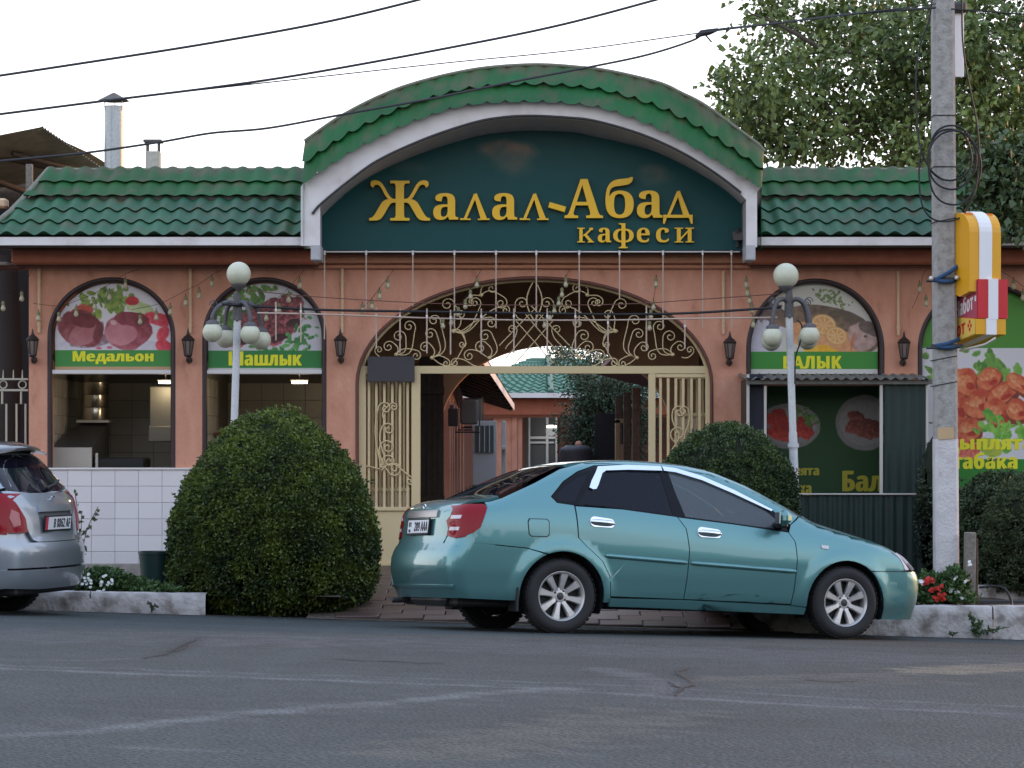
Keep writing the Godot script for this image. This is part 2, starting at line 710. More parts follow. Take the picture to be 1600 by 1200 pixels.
func underbody(car: Node3D, xa: float, xb: float, r: float, w: float) -> void:
	var m := M.new()
	m.box(Vector3((xa + xb - 0.25) / 2, 0.265, 0), Vector3(xb - xa - 0.25, 0.12, w * 2 - 0.44), 0.02)
	m.box(Vector3(1.3, 0.32, 0), Vector3(1.8, 0.14, w * 2 - 0.14), 0.02)
	for x in [0.0, 2.6]:
		m.box(Vector3(x, 0.48, 0), Vector3(0.66, 0.36, w * 2 - 0.56), 0.02)
	part("floor_pan", m, mt.black, car)
	for x in [0.0, 2.6]:
		for s in [-1.0, 1.0]:
			var l := M.new()
			for k in 16:
				var a0 := PI * (k - 1.5) / 13.0
				var a1 := PI * (k - 0.5) / 13.0
				var p0 := Vector3(x + cos(a0) * r, 0.3 + sin(a0) * r, 0)
				var p1 := Vector3(x + cos(a1) * r, 0.3 + sin(a1) * r, 0)
				var zi := Vector3(0, 0, s * (w - 0.30))
				var zo := Vector3(0, 0, s * (w - 0.03))
				l.quad(p0 + zi, p1 + zi, p1 + zo, p0 + zo, Vector3(x, 0.3, 0) - p0)
				l.tri(p0 + zi, p1 + zi, Vector3(x, 0.3, zi.z), Vector3(0, 0, s))
			part("wheel_arch_liner", l, mt.black, car)

func place_car(car: Node3D, contact_rear: Vector3, contact_front: Vector3, lean: float) -> void:
	# contact points of the wheels on the +z side, the ground under them and how much it drops across the car
	var fx := (contact_front - contact_rear).normalized()
	var side := fx.cross(Vector3.UP).normalized()
	side = (side - Vector3.UP * (side.y - lean)).normalized()
	side = (side - fx * side.dot(fx)).normalized()
	var b := Basis(fx, side.cross(fx).normalized(), side)
	car.transform = Transform3D(b, contact_rear)

func sedan() -> void:
	var car := thing("parked_car", "teal green four-door saloon parked at the gate, tail to the left", "car")
	var b := Body.new()
	b.half = 0.8625
	b.arches = [Vector2(0, 0.3), Vector2(2.6, 0.29)]
	b.setup(
		V([-1.3, 1.03, -0.97, 1.045, -0.9, 1.066, -0.75, 1.09, -0.58, 1.108, -0.5, 1.135, -0.22, 1.27, 0.07, 1.395, 0.26, 1.435, 0.46, 1.456, 0.7, 1.466, 0.95, 1.462, 1.22, 1.447, 1.5, 1.4, 1.78, 1.3, 2.06, 1.165, 2.24, 1.075, 2.36, 1.005, 2.65, 0.93, 2.95, 0.85, 3.15, 0.785, 3.35, 0.70, 3.6, 0.6]),
		V([-1.3, 0.86, -0.95, 0.925, -0.6, 0.975, 0.0, 0.995, 0.8, 1.0, 2.0, 1.0, 2.5, 0.985, 2.9, 0.955, 3.3, 0.86, 3.6, 0.78]),
		V([-1.3, 1.06, 0.1, 1.062, 0.6, 1.03, 1.1, 0.985, 1.6, 0.94, 2.1, 0.89, 2.6, 0.86, 3.4, 0.82]),
		V([0.0, 0.9, 0.2, 0.93, 0.26, 0.955, 0.3, 0.968, 0.5, 0.992, 0.66, 1.0, 0.8, 0.99, 0.9, 0.962, 0.96, 0.935, 0.99, 0.915, 1.1, 0.855, 1.25, 0.765, 1.4, 0.67, 1.8, 0.4]),
		V([0.0, -0.9, 0.26, -0.95, 0.36, -1.0, 0.5, -1.03, 0.62, -1.025, 0.69, -0.985, 0.74, -0.955, 0.85, -0.945, 1.0, -0.93, 1.06, -0.9, 1.2, -0.7, 1.8, -0.3]),
		V([0.0, 3.4, 0.2, 3.5, 0.4, 3.56, 0.55, 3.55, 0.62, 3.51, 0.75, 3.42, 0.82, 3.3, 1.0, 2.9, 1.8, 2.0]))
	b.tail_c = 0.14
	b.nose_c = 0.36
	var paint: Material = mt.teal
	var ra := arc(0, 0.3, 0.372, 112, 3)
	# body side
	var quarter := V([0.108, 1.05, -0.04, 1.066, -0.085, 1.118, 0.045, 1.25, 0.19, 1.338, 0.36, 1.396, 0.66, 1.416, 1.1, 1.41, 1.34, 1.35, 1.62, 1.24, 1.93, 1.095, 2.062, 0.97, 2.1, 0.955, 2.2, 1.03, 2.06, 1.125, 1.78, 1.265, 1.5, 1.37, 1.22, 1.428, 0.94, 1.446, 0.6, 1.444, 0.3, 1.42, 0.05, 1.35, -0.2, 1.225, -0.5, 1.09, -0.6, 1.06, -0.652, 1.052, -0.642, 1.01, -0.71, 0.845, -0.752, 0.785, -0.75, 0.722, -0.312, 0.692])
	quarter.append_array(arc(0, 0.3, 0.372, 111, -6))
	quarter.append_array(V([0.418, 0.262, 0.43, 0.3, 0.425, 0.364, 0.412, 0.474, 0.344, 0.598, 0.202, 0.715, 0.128, 0.786]))
	both("quarter_panel", b.lift(0, quarter), paint, car)
	both("door", b.lift(0, V([0.121, 1.043, 0.54, 1.03, 1.033, 0.983, 1.101, 0.888, 1.125, 0.714, 1.113, 0.506, 1.092, 0.304, 0.437, 0.314, 0.433, 0.364, 0.42, 0.474, 0.352, 0.598, 0.21, 0.715, 0.137, 0.786])), paint, car)
	both("door", b.lift(0, V([1.043, 0.98, 1.545, 0.937, 2.064, 0.884, 2.112, 0.81, 2.124, 0.654, 2.106, 0.411, 2.084, 0.284, 1.1, 0.304, 1.121, 0.506, 1.133, 0.714, 1.109, 0.888])), paint, car)
	var fender := V([2.072, 0.883, 2.105, 0.95, 2.21, 1.02, 2.4, 0.975, 2.7, 0.895, 2.95, 0.825, 3.07, 0.77, 3.15, 0.7, 3.19, 0.625, 3.2, 0.588, 2.925, 0.58])
	fender.append_array(arc(2.6, 0.29, 0.372, 51, 184))
	fender.append_array(V([2.215, 0.262, 2.092, 0.276, 2.114, 0.41, 2.132, 0.654, 2.12, 0.81]))
	both("front_wing", b.lift(0, fender), paint, car)
	var fb := V([2.965, 0.17, 3.15, 0.17, 3.2, 0.2, 3.24, 0.4, 3.23, 0.58, 2.93, 0.574])
	fb.append_array(arc(2.6, 0.29, 0.372, 49, -20))
	both("front_bumper", b.lift(0, fb, 0.001), paint, car)
	var rb := V([-0.758, 0.715, -0.318, 0.685])
	rb.append_array(arc(0, 0.3, 0.372, 114, 186))
	rb.append_array(V([-0.46, 0.262, -0.82, 0.27, -0.92, 0.31, -0.945, 0.45, -0.93, 0.62, -0.88, 0.7, -0.85, 0.755, -0.8, 0.79, -0.752, 0.778]))
	both("rear_bumper", b.lift(0, rb, 0.001), paint, car)
	both("sill", b.lift(0, V([0.425, 0.298, 1.1, 0.297, 2.09, 0.27, 2.22, 0.256, 2.21, 0.2, 1.1, 0.222, 0.42, 0.232]), 0.012), paint, car)
	# door lights: black frames with the panes let in
	var g1 := V([-0.045, 1.118, -0.012, 1.088, 0.125, 1.076, 0.2, 1.2, 0.3, 1.335, 0.2, 1.3, 0.08, 1.228, 0.005, 1.168])
	var g2 := V([0.155, 1.066, 0.55, 1.045, 1.0, 1.004, 0.95, 1.375, 0.66, 1.388, 0.42, 1.37, 0.345, 1.31, 0.25, 1.19])
	var g3 := V([1.115, 0.99, 1.5, 0.955, 1.93, 0.915, 1.985, 0.985, 1.88, 1.075, 1.6, 1.205, 1.333, 1.315, 1.1, 1.375, 1.03, 1.378, 1.06, 1.2])
	var dlo := V([-0.079, 1.118, -0.036, 1.07, 0.14, 1.052, 0.54, 1.034, 1.07, 0.983, 1.55, 0.94, 2.066, 0.89, 2.055, 0.966, 1.93, 1.091, 1.62, 1.236, 1.34, 1.345, 1.1, 1.405, 0.66, 1.411, 0.362, 1.391, 0.195, 1.333, 0.05, 1.246])
	both("window_frame", b.lift(0, dlo, -0.003, 0.05, [g1, g2, g3]), mt.gloss_black, car)
	for g in [g1, g2]:
		both("window", b.lift(0, g, -0.006, 0.06, [], 0.0), mt.tint, car)
	both("window", b.lift(0, g3, -0.006, 0.06, [], 0.0), mt.tint_light, car)
	both("wind_deflector", b.lift(0, V([0.268, 1.2, 0.30, 1.26, 0.385, 1.378, 0.66, 1.402, 0.972, 1.402, 0.974, 1.366, 0.66, 1.362, 0.45, 1.348, 0.41, 1.325, 0.355, 1.225, 0.33, 1.19, 0.30, 1.186]), 0.014, 0.03), mt.chrome, car)
	both("wind_deflector", b.lift(0, V([0.986, 1.402, 1.1, 1.394, 1.34, 1.335, 1.62, 1.226, 1.95, 1.07, 1.935, 1.056, 1.605, 1.195, 1.333, 1.299, 1.1, 1.357, 0.99, 1.366]), 0.014, 0.03), mt.chrome, car)
	# top
	var sym := func(xs: Array): # half outline (x, z) mirrored
		var o := V(xs)
		var q := o.duplicate()
		q.reverse()
		for p in q:
			o.append(Vector2(p.x, -p.y))
		return o
	part("roof", b.lift(1, sym.call([0.13, 0.50, 0.3, 0.56, 0.7, 0.585, 1.1, 0.58, 1.42, 0.57]), 0.001, 0.07), paint, car)
	part("rear_window", b.lift(1, sym.call([-0.5, 0.66, -0.2, 0.60, 0.12, 0.51]), -0.003, 0.08, [], 0.0), mt.tint, car)
	part("windscreen", b.lift(1, sym.call([1.43, 0.57, 1.7, 0.62, 2.0, 0.66, 2.27, 0.7]), -0.003, 0.08, [], 0.0), mt.tint_light, car)
	part("bonnet", b.lift(1, sym.call([2.28, 0.72, 2.7, 0.74, 3.0, 0.70, 3.2, 0.6, 3.36, 0.4, 3.42, 0.15]), 0.0015, 0.08), paint, car)
	part("boot_lid", b.lift(1, sym.call([-0.915, 0.2, -0.90, 0.45, -0.87, 0.58, -0.8, 0.66, -0.51, 0.68]), 0.001, 0.07), paint, car)
	var lid := V([-0.585, 0.96, -0.6, 1.02, 0.6, 1.02, 0.585, 0.96, 0.56, 0.775, 0.53, 0.71, -0.53, 0.71, -0.56, 0.775])
	part("boot_lid", b.lift(2, lid, 0.0005, 0.05), paint, car)
	# tail
	part("rear_bumper", b.lift(2, V([-0.78, 0.36, -0.77, 0.27, 0.77, 0.27, 0.78, 0.36, 0.81, 0.5, 0.8, 0.64, 0.74, 0.7, 0.56, 0.715, -0.56, 0.715, -0.74, 0.7, -0.8, 0.64, -0.81, 0.5]), 0.0005, 0.06), paint, car)
	part("rear_panel", b.lift(2, V([-0.79, 0.6, 0.79, 0.6, 0.79, 0.9, 0.72, 0.99, -0.72, 0.99, -0.79, 0.9]), -0.006, 0.05, [], 0.0), paint, car)
	both("rear_corner", b.lift(0, V([-0.93, 0.66, -0.6, 0.66, -0.55, 0.9, -0.6, 1.03, -0.84, 1.02, -0.93, 0.9]), -0.005, 0.04, [], 0.0), paint, car)
	part("bumper_lip", b.lift(2, V([-0.74, 0.375, -0.74, 0.355, 0.74, 0.355, 0.74, 0.375]), 0.012, 0.05), paint, car)
	var tl := b.lift(2, V([0.595, 0.96, 0.63, 1.0, 0.70, 1.005, 0.76, 0.97, 0.79, 0.90, 0.79, 0.765, 0.7, 0.755, 0.57, 0.775]), 0.004, 0.03)
	var tls := b.lift(0, V([-0.86, 1.018, -0.80, 1.03, -0.665, 1.034, -0.65, 1.005, -0.714, 0.845, -0.765, 0.805, -0.83, 0.775, -0.9, 0.765, -0.90, 0.9]), 0.006, 0.03)
	for s in [1.0, -1.0]:
		var tp := part("tail_light", tl if s > 0 else Body.flip(tl), mt.red_lens, car)
		part("lens_side", tls if s > 0 else Body.flip(tls), mt.red_lens, tp)
		for y in [0.83, 0.925]:
			var st := b.lift(2, V([0.61, y + 0.016, 0.74, y + 0.016, 0.735, y - 0.012, 0.6, y - 0.012]), 0.008, 0.03)
			part("clear_lens", st if s > 0 else Body.flip(st), mt.clear_lens, tp)
	part("boot_garnish", b.lift(2, V([-0.36, 0.985, 0.36, 0.985, 0.37, 0.93, -0.37, 0.93]), 0.016, 0.05), mt.chrome_dull, car)
	var pc := b.on(2, Vector2(0.0, 0.855))
	var pn := b.norm(pc)
	var pb := Basis(Vector3(0, 0, 1), Vector3(0, 1, 0), Vector3(-1, 0, 0))
	pb = Basis(Vector3(0, 0, 1), Vector3(-pn.y, -pn.x, 0) * -1.0, pn)
	pb.y = pb.z.cross(pb.x).normalized()
	plate(car, pc + pn * 0.014, pb, "01", "289 AAA")
	var em := M.new()
	var ec := b.on(2, Vector2(0, 1.018))
	var ring := []
	for k in 16:
		ring.append(ec + b.norm(ec) * 0.008 + Vector3(0, cos(TAU * k / 16) * 0.018, sin(TAU * k / 16) * 0.03))
	part("badge", em.tube(ring, 0.005, 5, true), mt.chrome, car)
	# nose
	part("front_bumper", b.lift(3, V([-0.76, 0.17, 0.76, 0.17, 0.79, 0.3, 0.79, 0.5, 0.75, 0.578, 0.4, 0.6, -0.4, 0.6, -0.75, 0.578, -0.79, 0.5, -0.79, 0.3]), 0.0005, 0.05), paint, car)
	part("grille", b.lift(3, V([-0.36, 0.61, 0.36, 0.61, 0.32, 0.69, -0.32, 0.69]), 0.003, 0.06), mt.black, car)
	both("headlight", b.lift(3, V([0.4, 0.61, 0.66, 0.6, 0.70, 0.66, 0.62, 0.745, 0.45, 0.70]), 0.003, 0.05), mt.clear_lens, car)
	both("headlight", b.lift(0, V([3.07, 0.763, 3.15, 0.71, 3.25, 0.60, 3.205, 0.594, 3.16, 0.69]), 0.004, 0.03), mt.clear_lens, car)
	# small things on the side
	both("fuel_flap", b.lift(0, V([-0.288, 0.925, -0.145, 0.925, -0.128, 0.908, -0.128, 0.806, -0.145, 0.79, -0.275, 0.79, -0.295, 0.806, -0.303, 0.9]), 0.003, 0.05), paint, car)
	both("fuel_flap_gap", b.lift(0, V([-0.30, 0.932, -0.14, 0.932, -0.121, 0.914, -0.121, 0.8, -0.14, 0.783, -0.28, 0.783, -0.303, 0.8, -0.311, 0.905]), 0.001, 0.05, [], 0.0), mt.black, car)
	for e in [[0.375, 0.645, 1.105, 0.606], [1.145, 0.604, 2.115, 0.557]]:
		var sp := []
		var sr := []
		for k in 21:
			var t := k / 20.0
			var q := b.on(0, Vector2(lerpf(e[0], e[2], t), lerpf(e[1], e[3], t)))
			sp.append(q + b.norm(q) * 0.004)
			sr.append(0.012 if k == 0 or k == 20 else 0.017)
		both("rub_strip", M.new().tube(sp, sr, 8, false, 1.15), paint, car)
	for h in [[0.345, 0.915], [1.315, 0.857]]:
		var hm := b.lift(0, arc(h[0], h[1] + 0.0, 0.042, 90, 270, 8) .map(func(p): return Vector2(p.x - 0.068, p.y + 0.006)) + arc(h[0], h[1], 0.036, -90, 90, 8).map(func(p): return Vector2(p.x + 0.072, p.y - 0.004)), 0.008, 0.03)
		var q := M.new()
		var pts := []
		for k in 9:
			var t := k / 8.0
			var p := b.on(0, Vector2(h[0] - 0.1 + t * 0.2, h[1] + 0.008 - t * 0.012))
			pts.append(p + Vector3(0, 0, 0.008 + 0.03 * sin(PI * t) ** 0.5))
		q.tube(pts, [0.012, 0.016, 0.017, 0.017, 0.017, 0.017, 0.017, 0.016, 0.012], 8, false, 1.3)
		for s in [1, -1]:
			var hh := part("door_handle", hm if s > 0 else Body.flip(hm), mt.chrome, car)
			part("grip", q if s > 0 else Body.flip(q), mt.chrome, hh)
	var mr := M.new()
	mr.box(Vector3(1.955, 1.0, 0.935), Vector3(0.11, 0.13, 0.19), 0.045, Basis(Vector3.UP, -0.15))
	var ma := M.new().box(Vector3(1.975, 0.945, 0.83), Vector3(0.1, 0.05, 0.12), 0.015)
	for s in [1, -1]:
		var mm := part("door_mirror", mr if s > 0 else Body.flip(mr), paint, car)
		part("mirror_arm", ma if s > 0 else Body.flip(ma), mt.black, mm)
		var gl := M.new().box(Vector3(1.897, 1.0, 0.94), Vector3(0.008, 0.10, 0.14), 0.003, Basis(Vector3.UP, -0.15))
		part("mirror_glass", gl if s > 0 else Body.flip(gl), mt.mirror, mm)
	both("side_repeater", b.lift(0, V([2.36, 0.785, 2.43, 0.78, 2.428, 0.752, 2.365, 0.757]), 0.008, 0.03), mt.clear_lens, car)
	both("mud_flap", M.new().box(Vector3(-0.39, 0.27, 0.76), Vector3(0.02, 0.2, 0.2), 0.006), mt.black, car)
	part("exhaust_silencer", M.new().box(Vector3(-0.75, 0.27, 0.1), Vector3(0.35, 0.14, 0.8), 0.05).tube([Vector3(-0.8, 0.25, -0.5), Vector3(-1.0, 0.24, -0.5)], 0.025, 10), mt.dark_metal, car)
	underbody(car, -0.85, 3.3, 0.37, 0.86)
	seats(car, 0.3)
	for x in [0.0, 2.6]:
		wheel(car, Vector3(x, 0.304, 0.752), 1.0, 0.305, 0.205, 8, 0.2 if x == 0.0 else 0.0)
		wheel(car, Vector3(x, 0.304, -0.752), -1.0, 0.305, 0.205, 8, 0.5)
	var rr := Vector3(0.405, -0.313, 6.67)
	var rf := Vector3(2.829, -0.415, 5.74)
	place_car(car, rr, rf, 0.039)
	car.position = rr - car.basis.z * 0.86

func hatchback() -> void:
	var car := thing("parked_car", "silver hatchback with roof spoiler, cut off by the left edge", "car")
	var b := Body.new()
	b.half = 0.85
	b.base = 0.99
	b.arches = [Vector2(0, 0.3), Vector2(2.6, 0.29)]
	b.setup(
		V([-1.3, 0.9, -0.86, 0.98, -0.8, 1.03, -0.7, 1.13, -0.52, 1.33, -0.42, 1.42, -0.3, 1.45, 0.2, 1.475, 0.7, 1.48, 1.2, 1.44, 1.6, 1.33, 2.1, 1.1, 2.3, 1.02, 2.7, 0.94, 3.1, 0.82, 3.4, 0.66, 3.6, 0.5]),
		V([-1.3, 0.84, -0.8, 0.91, -0.5, 0.955, 0.0, 0.99, 0.8, 1.0, 2.0, 1.0, 2.6, 0.98, 3.0, 0.94, 3.6, 0.78]),
		V([-1.3, 1.06, 0.0, 1.03, 1.0, 0.98, 2.1, 0.93, 3.4, 0.84]),
		V([0.0, 0.9, 0.2, 0.94, 0.3, 0.97, 0.5, 0.992, 0.66, 1.0, 0.8, 0.99, 0.92, 0.965, 1.0, 0.93, 1.1, 0.865, 1.25, 0.785, 1.42, 0.69, 1.8, 0.5]),
		V([0.0, -0.78, 0.24, -0.82, 0.32, -0.87, 0.42, -0.885, 0.6, -0.89, 0.66, -0.86, 0.7, -0.835, 0.8, -0.83, 1.0, -0.8, 1.1, -0.73, 1.3, -0.56, 1.42, -0.44, 1.8, -0.2]),
		V([0.0, 3.3, 0.2, 3.4, 0.5, 3.45, 0.7, 3.35, 0.85, 3.1, 1.8, 2.0]))
	b.tail_c = 0.27
	b.nose_c = 0.3
	b.r_end = 0.16
	var paint: Material = mt.silver
	var side := V([-0.62, 0.68, -0.33, 0.66])
	side.append_array(arc(0, 0.3, 0.37, 104, -4))
	side.append_array(V([0.43, 0.25, 2.2, 0.24]))
	side.append_array(arc(2.6, 0.29, 0.37, 188, 48))
	side.append_array(V([3.2, 0.56, 3.1, 0.72, 2.7, 0.86, 2.3, 0.95, 2.1, 0.92, 1.0, 0.965, 0.0, 1.015, -0.3, 1.04, -0.55, 1.08, -0.6, 1.06, -0.56, 0.9]))
	both("body_side", b.lift(0, side, 0.0, 0.06), paint, car)
	both("roof_rail", b.lift(0, V([-0.55, 1.09, -0.4, 1.2, -0.33, 1.345, 0.0, 1.385, 0.7, 1.4, 1.2, 1.36, 1.6, 1.23, 2.1, 0.98, 2.2, 1.02, 1.62, 1.29, 1.2, 1.415, 0.7, 1.455, 0.0, 1.44, -0.42, 1.39, -0.52, 1.25, -0.62, 1.12]), 0.0, 0.05), paint, car)
	var q1 := V([-0.45, 1.085, -0.05, 1.04, -0.05, 1.37, -0.31, 1.335, -0.38, 1.2])
	var q2 := V([0.0, 1.035, 0.95, 0.99, 0.9, 1.38, 0.0, 1.375])
	var q3 := V([1.0, 0.985, 2.05, 0.94, 1.62, 1.21, 1.2, 1.34, 0.96, 1.375])
	both("window_frame", b.lift(0, V([-0.52, 1.085, -0.3, 1.05, 0.0, 1.02, 1.0, 0.97, 2.1, 0.925, 2.09, 0.98, 1.6, 1.225, 1.2, 1.355, 0.7, 1.395, 0.0, 1.38, -0.33, 1.34, -0.4, 1.2]), -0.002, 0.06, [q1, q2, q3]), mt.gloss_black, car)
	for g in [q1, q2, q3]:
		both("window", b.lift(0, g, -0.005, 0.08, [], 0.0), mt.tint_light, car)
	var sym := func(xs: Array):
		var o := V(xs)
		var q := o.duplicate()
		q.reverse()
		for p in q:
			o.append(Vector2(p.x, -p.y))
		return o
	part("roof", b.lift(1, sym.call([-0.4, 0.54, 0.2, 0.58, 0.8, 0.6, 1.4, 0.58]), 0.001, 0.09), paint, car)
	part("windscreen", b.lift(1, sym.call([1.42, 0.58, 1.8, 0.62, 2.2, 0.68]), -0.003, 0.1, [], 0.0), mt.tint_light, car)
	part("bonnet", b.lift(1, sym.call([2.22, 0.7, 2.8, 0.68, 3.1, 0.55, 3.25, 0.2]), 0.001, 0.1), paint, car)
	var hatch_glass := V([-0.6, 1.09, -0.3, 1.07, 0.3, 1.07, 0.6, 1.09, 0.57, 1.2, 0.5, 1.36, 0.3, 1.385, -0.3, 1.385, -0.5, 1.36, -0.57, 1.2])
	part("rear_window", b.lift(2, hatch_glass, 0.0, 0.07, [], 0.0), mt.tint, car)
	var tg := V([-0.66, 1.08, -0.6, 1.085, -0.3, 1.062, 0.3, 1.062, 0.6, 1.085, 0.66, 1.08, 0.6, 0.99, 0.52, 0.85, 0.5, 0.77, 0.45, 0.67, 0.4, 0.655, -0.4, 0.655, -0.45, 0.67, -0.5, 0.77, -0.52, 0.85, -0.6, 0.99])
	var recess := V([-0.33, 0.905, 0.33, 0.905, 0.33, 0.72, -0.33, 0.72])
	part("tailgate", b.lift(2, tg, 0.001, 0.05, [recess]), paint, car)
	part("rear_panel", b.lift(2, V([-0.78, 0.5, 0.78, 0.5, 0.78, 0.95, 0.7, 1.08, -0.7, 1.08, -0.78, 0.95]), -0.03, 0.06, [], 0.0), paint, car)
	both("rear_corner", b.lift(0, V([-0.7, 0.55, -0.4, 0.55, -0.4, 1.03, -0.66, 1.05]), -0.006, 0.05, [], 0.0), paint, car)
	part("plate_recess", b.lift(2, V([-0.335, 0.91, 0.335, 0.91, 0.335, 0.715, -0.335, 0.715]), -0.02, 0.06), mt.silver_dark, car)
	part("tailgate_handle", b.lift(2, V([-0.31, 0.955, 0.31, 0.955, 0.33, 0.9, -0.33, 0.9]), 0.022, 0.05), paint, car)
	part("rear_bumper", b.lift(2, V([-0.8, 0.44, -0.8, 0.6, -0.72, 0.655, -0.5, 0.648, 0.5, 0.648, 0.72, 0.655, 0.8, 0.6, 0.8, 0.44]), 0.003, 0.05), paint, car)
	part("bumper_skirt", b.lift(2, V([-0.79, 0.425, 0.79, 0.425, 0.78, 0.28, 0.4, 0.26, -0.4, 0.26, -0.78, 0.28]), 0.012, 0.05), paint, car)
	var rb := V([-0.62, 0.668, -0.335, 0.65])
	rb.append_array(arc(0, 0.3, 0.37, 106, 186))
	rb.append_array(V([-0.45, 0.25, -0.66, 0.27, -0.7, 0.45, -0.68, 0.6]))
	both("rear_bumper", b.lift(0, rb, 0.001, 0.05), paint, car)
	var tl := b.lift(2, V([0.515, 0.85, 0.59, 0.985, 0.64, 1.03, 0.72, 1.03, 0.77, 0.9, 0.76, 0.735, 0.505, 0.735]), 0.008, 0.045)
	var ts := b.lift(0, V([-0.68, 1.06, -0.57, 1.065, -0.5, 0.95, -0.5, 0.74, -0.68, 0.72]), 0.004, 0.04)
	var tc := b.lift(2, V([0.585, 0.9, 0.66, 0.93, 0.69, 0.86, 0.66, 0.78, 0.585, 0.8]), 0.012, 0.04)
	for s in [1, -1]:
		var tp := part("tail_light", tl if s > 0 else Body.flip(tl), mt.red_lens, car)
		part("lens_side", ts if s > 0 else Body.flip(ts), mt.red_lens, tp)
		part("clear_lens", tc if s > 0 else Body.flip(tc), mt.pink_lens, tp)
	# spoiler over the rear window
	var sp := M.new()
	sp.grid(24, 8, func(u, w):
		var z: float = lerpf(-0.62, 0.62, u)
		var a: float = TAU * w
		var ed := 1.0 - pow(absf(u * 2 - 1), 6.0)
		var d := 0.5 - 0.5 * cos(a)
		return Vector3(-0.36 + 0.12 * (u * 2 - 1) ** 2 + 0.2 * cos(a), 1.46 - 0.05 * (u * 2 - 1) ** 2 + 0.035 * ed * sin(a) - 0.055 * d * d + 0.02, z), Vector3.UP)
	part("roof_spoiler", sp, mt.spoiler, car)
	var wc := b.on(2, Vector2(0.0, 1.1))
	var w1 := b.on(2, Vector2(0.42, 1.16))
	part("wiper", M.new().tube([wc + Vector3(-0.03, 0, 0), (wc + w1) / 2 + Vector3(-0.05, 0.0, 0), w1 + Vector3(-0.03, 0, 0)], 0.013, 6), mt.black, car)
	var pc := b.on(2, Vector2(0, 0.805))
	var pb := Basis(Vector3(0, 0, 1), Vector3(0, 1, 0), Vector3(-1, 0, 0))
	pb = Basis(Vector3(0, 0, 1), 0.1) * pb
	plate(car, pc + Vector3(0.012, 0, 0), pb, "", "B 8862 AF")
	part("plate_band", M.new().box(pc + pb * Vector3(-0.235, 0, 0.006) + Vector3(0.012, 0, 0), Vector3(0.05, 0.108, 0.004), 0.0, pb), mt.red_paint, car)
	var ec := b.on(2, Vector2(0, 1.012))
	part("badge", M.new().box(ec + Vector3(-0.006, 0, 0), Vector3(0.012, 0.05, 0.06), 0.004, Basis(Vector3.BACK, 0.6)), mt.chrome, car)
	part("front_bumper", b.lift(3, V([-0.72, 0.2, 0.72, 0.2, 0.72, 0.6, -0.72, 0.6]), 0.0, 0.1), paint, car)
	both("headlight", b.lift(3, V([0.4, 0.61, 0.7, 0.61, 0.66, 0.74, 0.45, 0.7]), 0.004, 0.06), mt.clear_lens, car)
	underbody(car, -0.72, 3.2, 0.36, 0.84)
	seats(car, 0.32)
	for x in [0.0, 2.6]:
		wheel(car, Vector3(x, 0.304, 0.74), 1.0, 0.305, 0.205, 5, 0.3)
		wheel(car, Vector3(x, 0.304, -0.74), -1.0, 0.305, 0.205, 5, 0.9)
	# heading left and slightly away; the wheel seen is the far rear one
	var fx := Vector3(-0.963, 0.0, -0.270)
	var side_dir := Vector3(-0.270, 0, 0.963) * -1.0
	car.transform = Transform3D(Basis(fx.normalized(), Vector3.UP, fx.normalized().cross(Vector3.UP)).orthonormalized(), Vector3.ZERO)
	var far := Vector3(-4.44, 0, 4.45)
	far.y = street(far.x, far.z) + 0.0
	var o := far - side_dir * 0.85
	car.position = o

# ---------------------------------------------------------------- the restaurant
func X(px: float) -> float:
	return (px - 800.0) / 150.0

func Y(py: float) -> float:
	return (880.0 - py) / 150.0

# front wall piece with an arched opening, its reveals and its back; everything in photo pixels at z = 0
func arched_wall(m: M, px0: float, px1: float, py_top: float, cx: float, a: float, spring: float, b: float, base: float, depth := 0.35) -> void:
	var n := 48
	var top := Y(py_top)
	for side in [[px0, cx - a], [cx + a, px1]]:
		if side[1] - side[0] > 0.5:
			m.quad(Vector3(X(side[0]), Y(base), 0), Vector3(X(side[1]), Y(base), 0), Vector3(X(side[1]), top, 0), Vector3(X(side[0]), top, 0), Vector3.BACK)
	var prev := Vector2.ZERO
	for k in n + 1:
		var t := PI - PI * k / n
		var p := Vector2(X(cx + cos(t) * a), Y(spring - sin(t) * b))
		if k > 0:
			for z in [0.0, -depth]:
				m.quad(Vector3(prev.x, prev.y, z), Vector3(p.x, p.y, z), Vector3(p.x, top, z), Vector3(prev.x, top, z), Vector3(0, 0, 1 if z == 0.0 else -1))
			var mid := (prev + p) / 2
			m.quad(Vector3(prev.x, prev.y, 0), Vector3(p.x, p.y, 0), Vector3(p.x, p.y, -depth), Vector3(prev.x, prev.y, -depth), Vector3(X(cx) - mid.x, Y(spring) - mid.y, 0))
		prev = p
	for s in [-1.0, 1.0]:
		var x := X(cx + s * a)
		m.quad(Vector3(x, Y(base), 0), Vector3(x, Y(spring), 0), Vector3(x, Y(spring), -depth), Vector3(x, Y(base), -depth), Vector3(-s, 0, 0))

func arch_poly(cx: float, a: float, spring: float, b: float, base: float) -> PackedVector2Array:
	var o := PackedVector2Array()
	o.append(Vector2(X(cx - a), Y(base)))
	for k in 41:
		var t := PI - PI * k / 40.0
		o.append(Vector2(X(cx + cos(t) * a), Y(spring - sin(t) * b)))
	o.append(Vector2(X(cx + a), Y(base)))
	return o

func arch_line(cx: float, a: float, spring: float, b: float, base: float, z: float) -> Array:
	var o := []
	for p in arch_poly(cx, a, spring, b, base):
		o.append(Vector3(p.x, p.y, z))
	return o

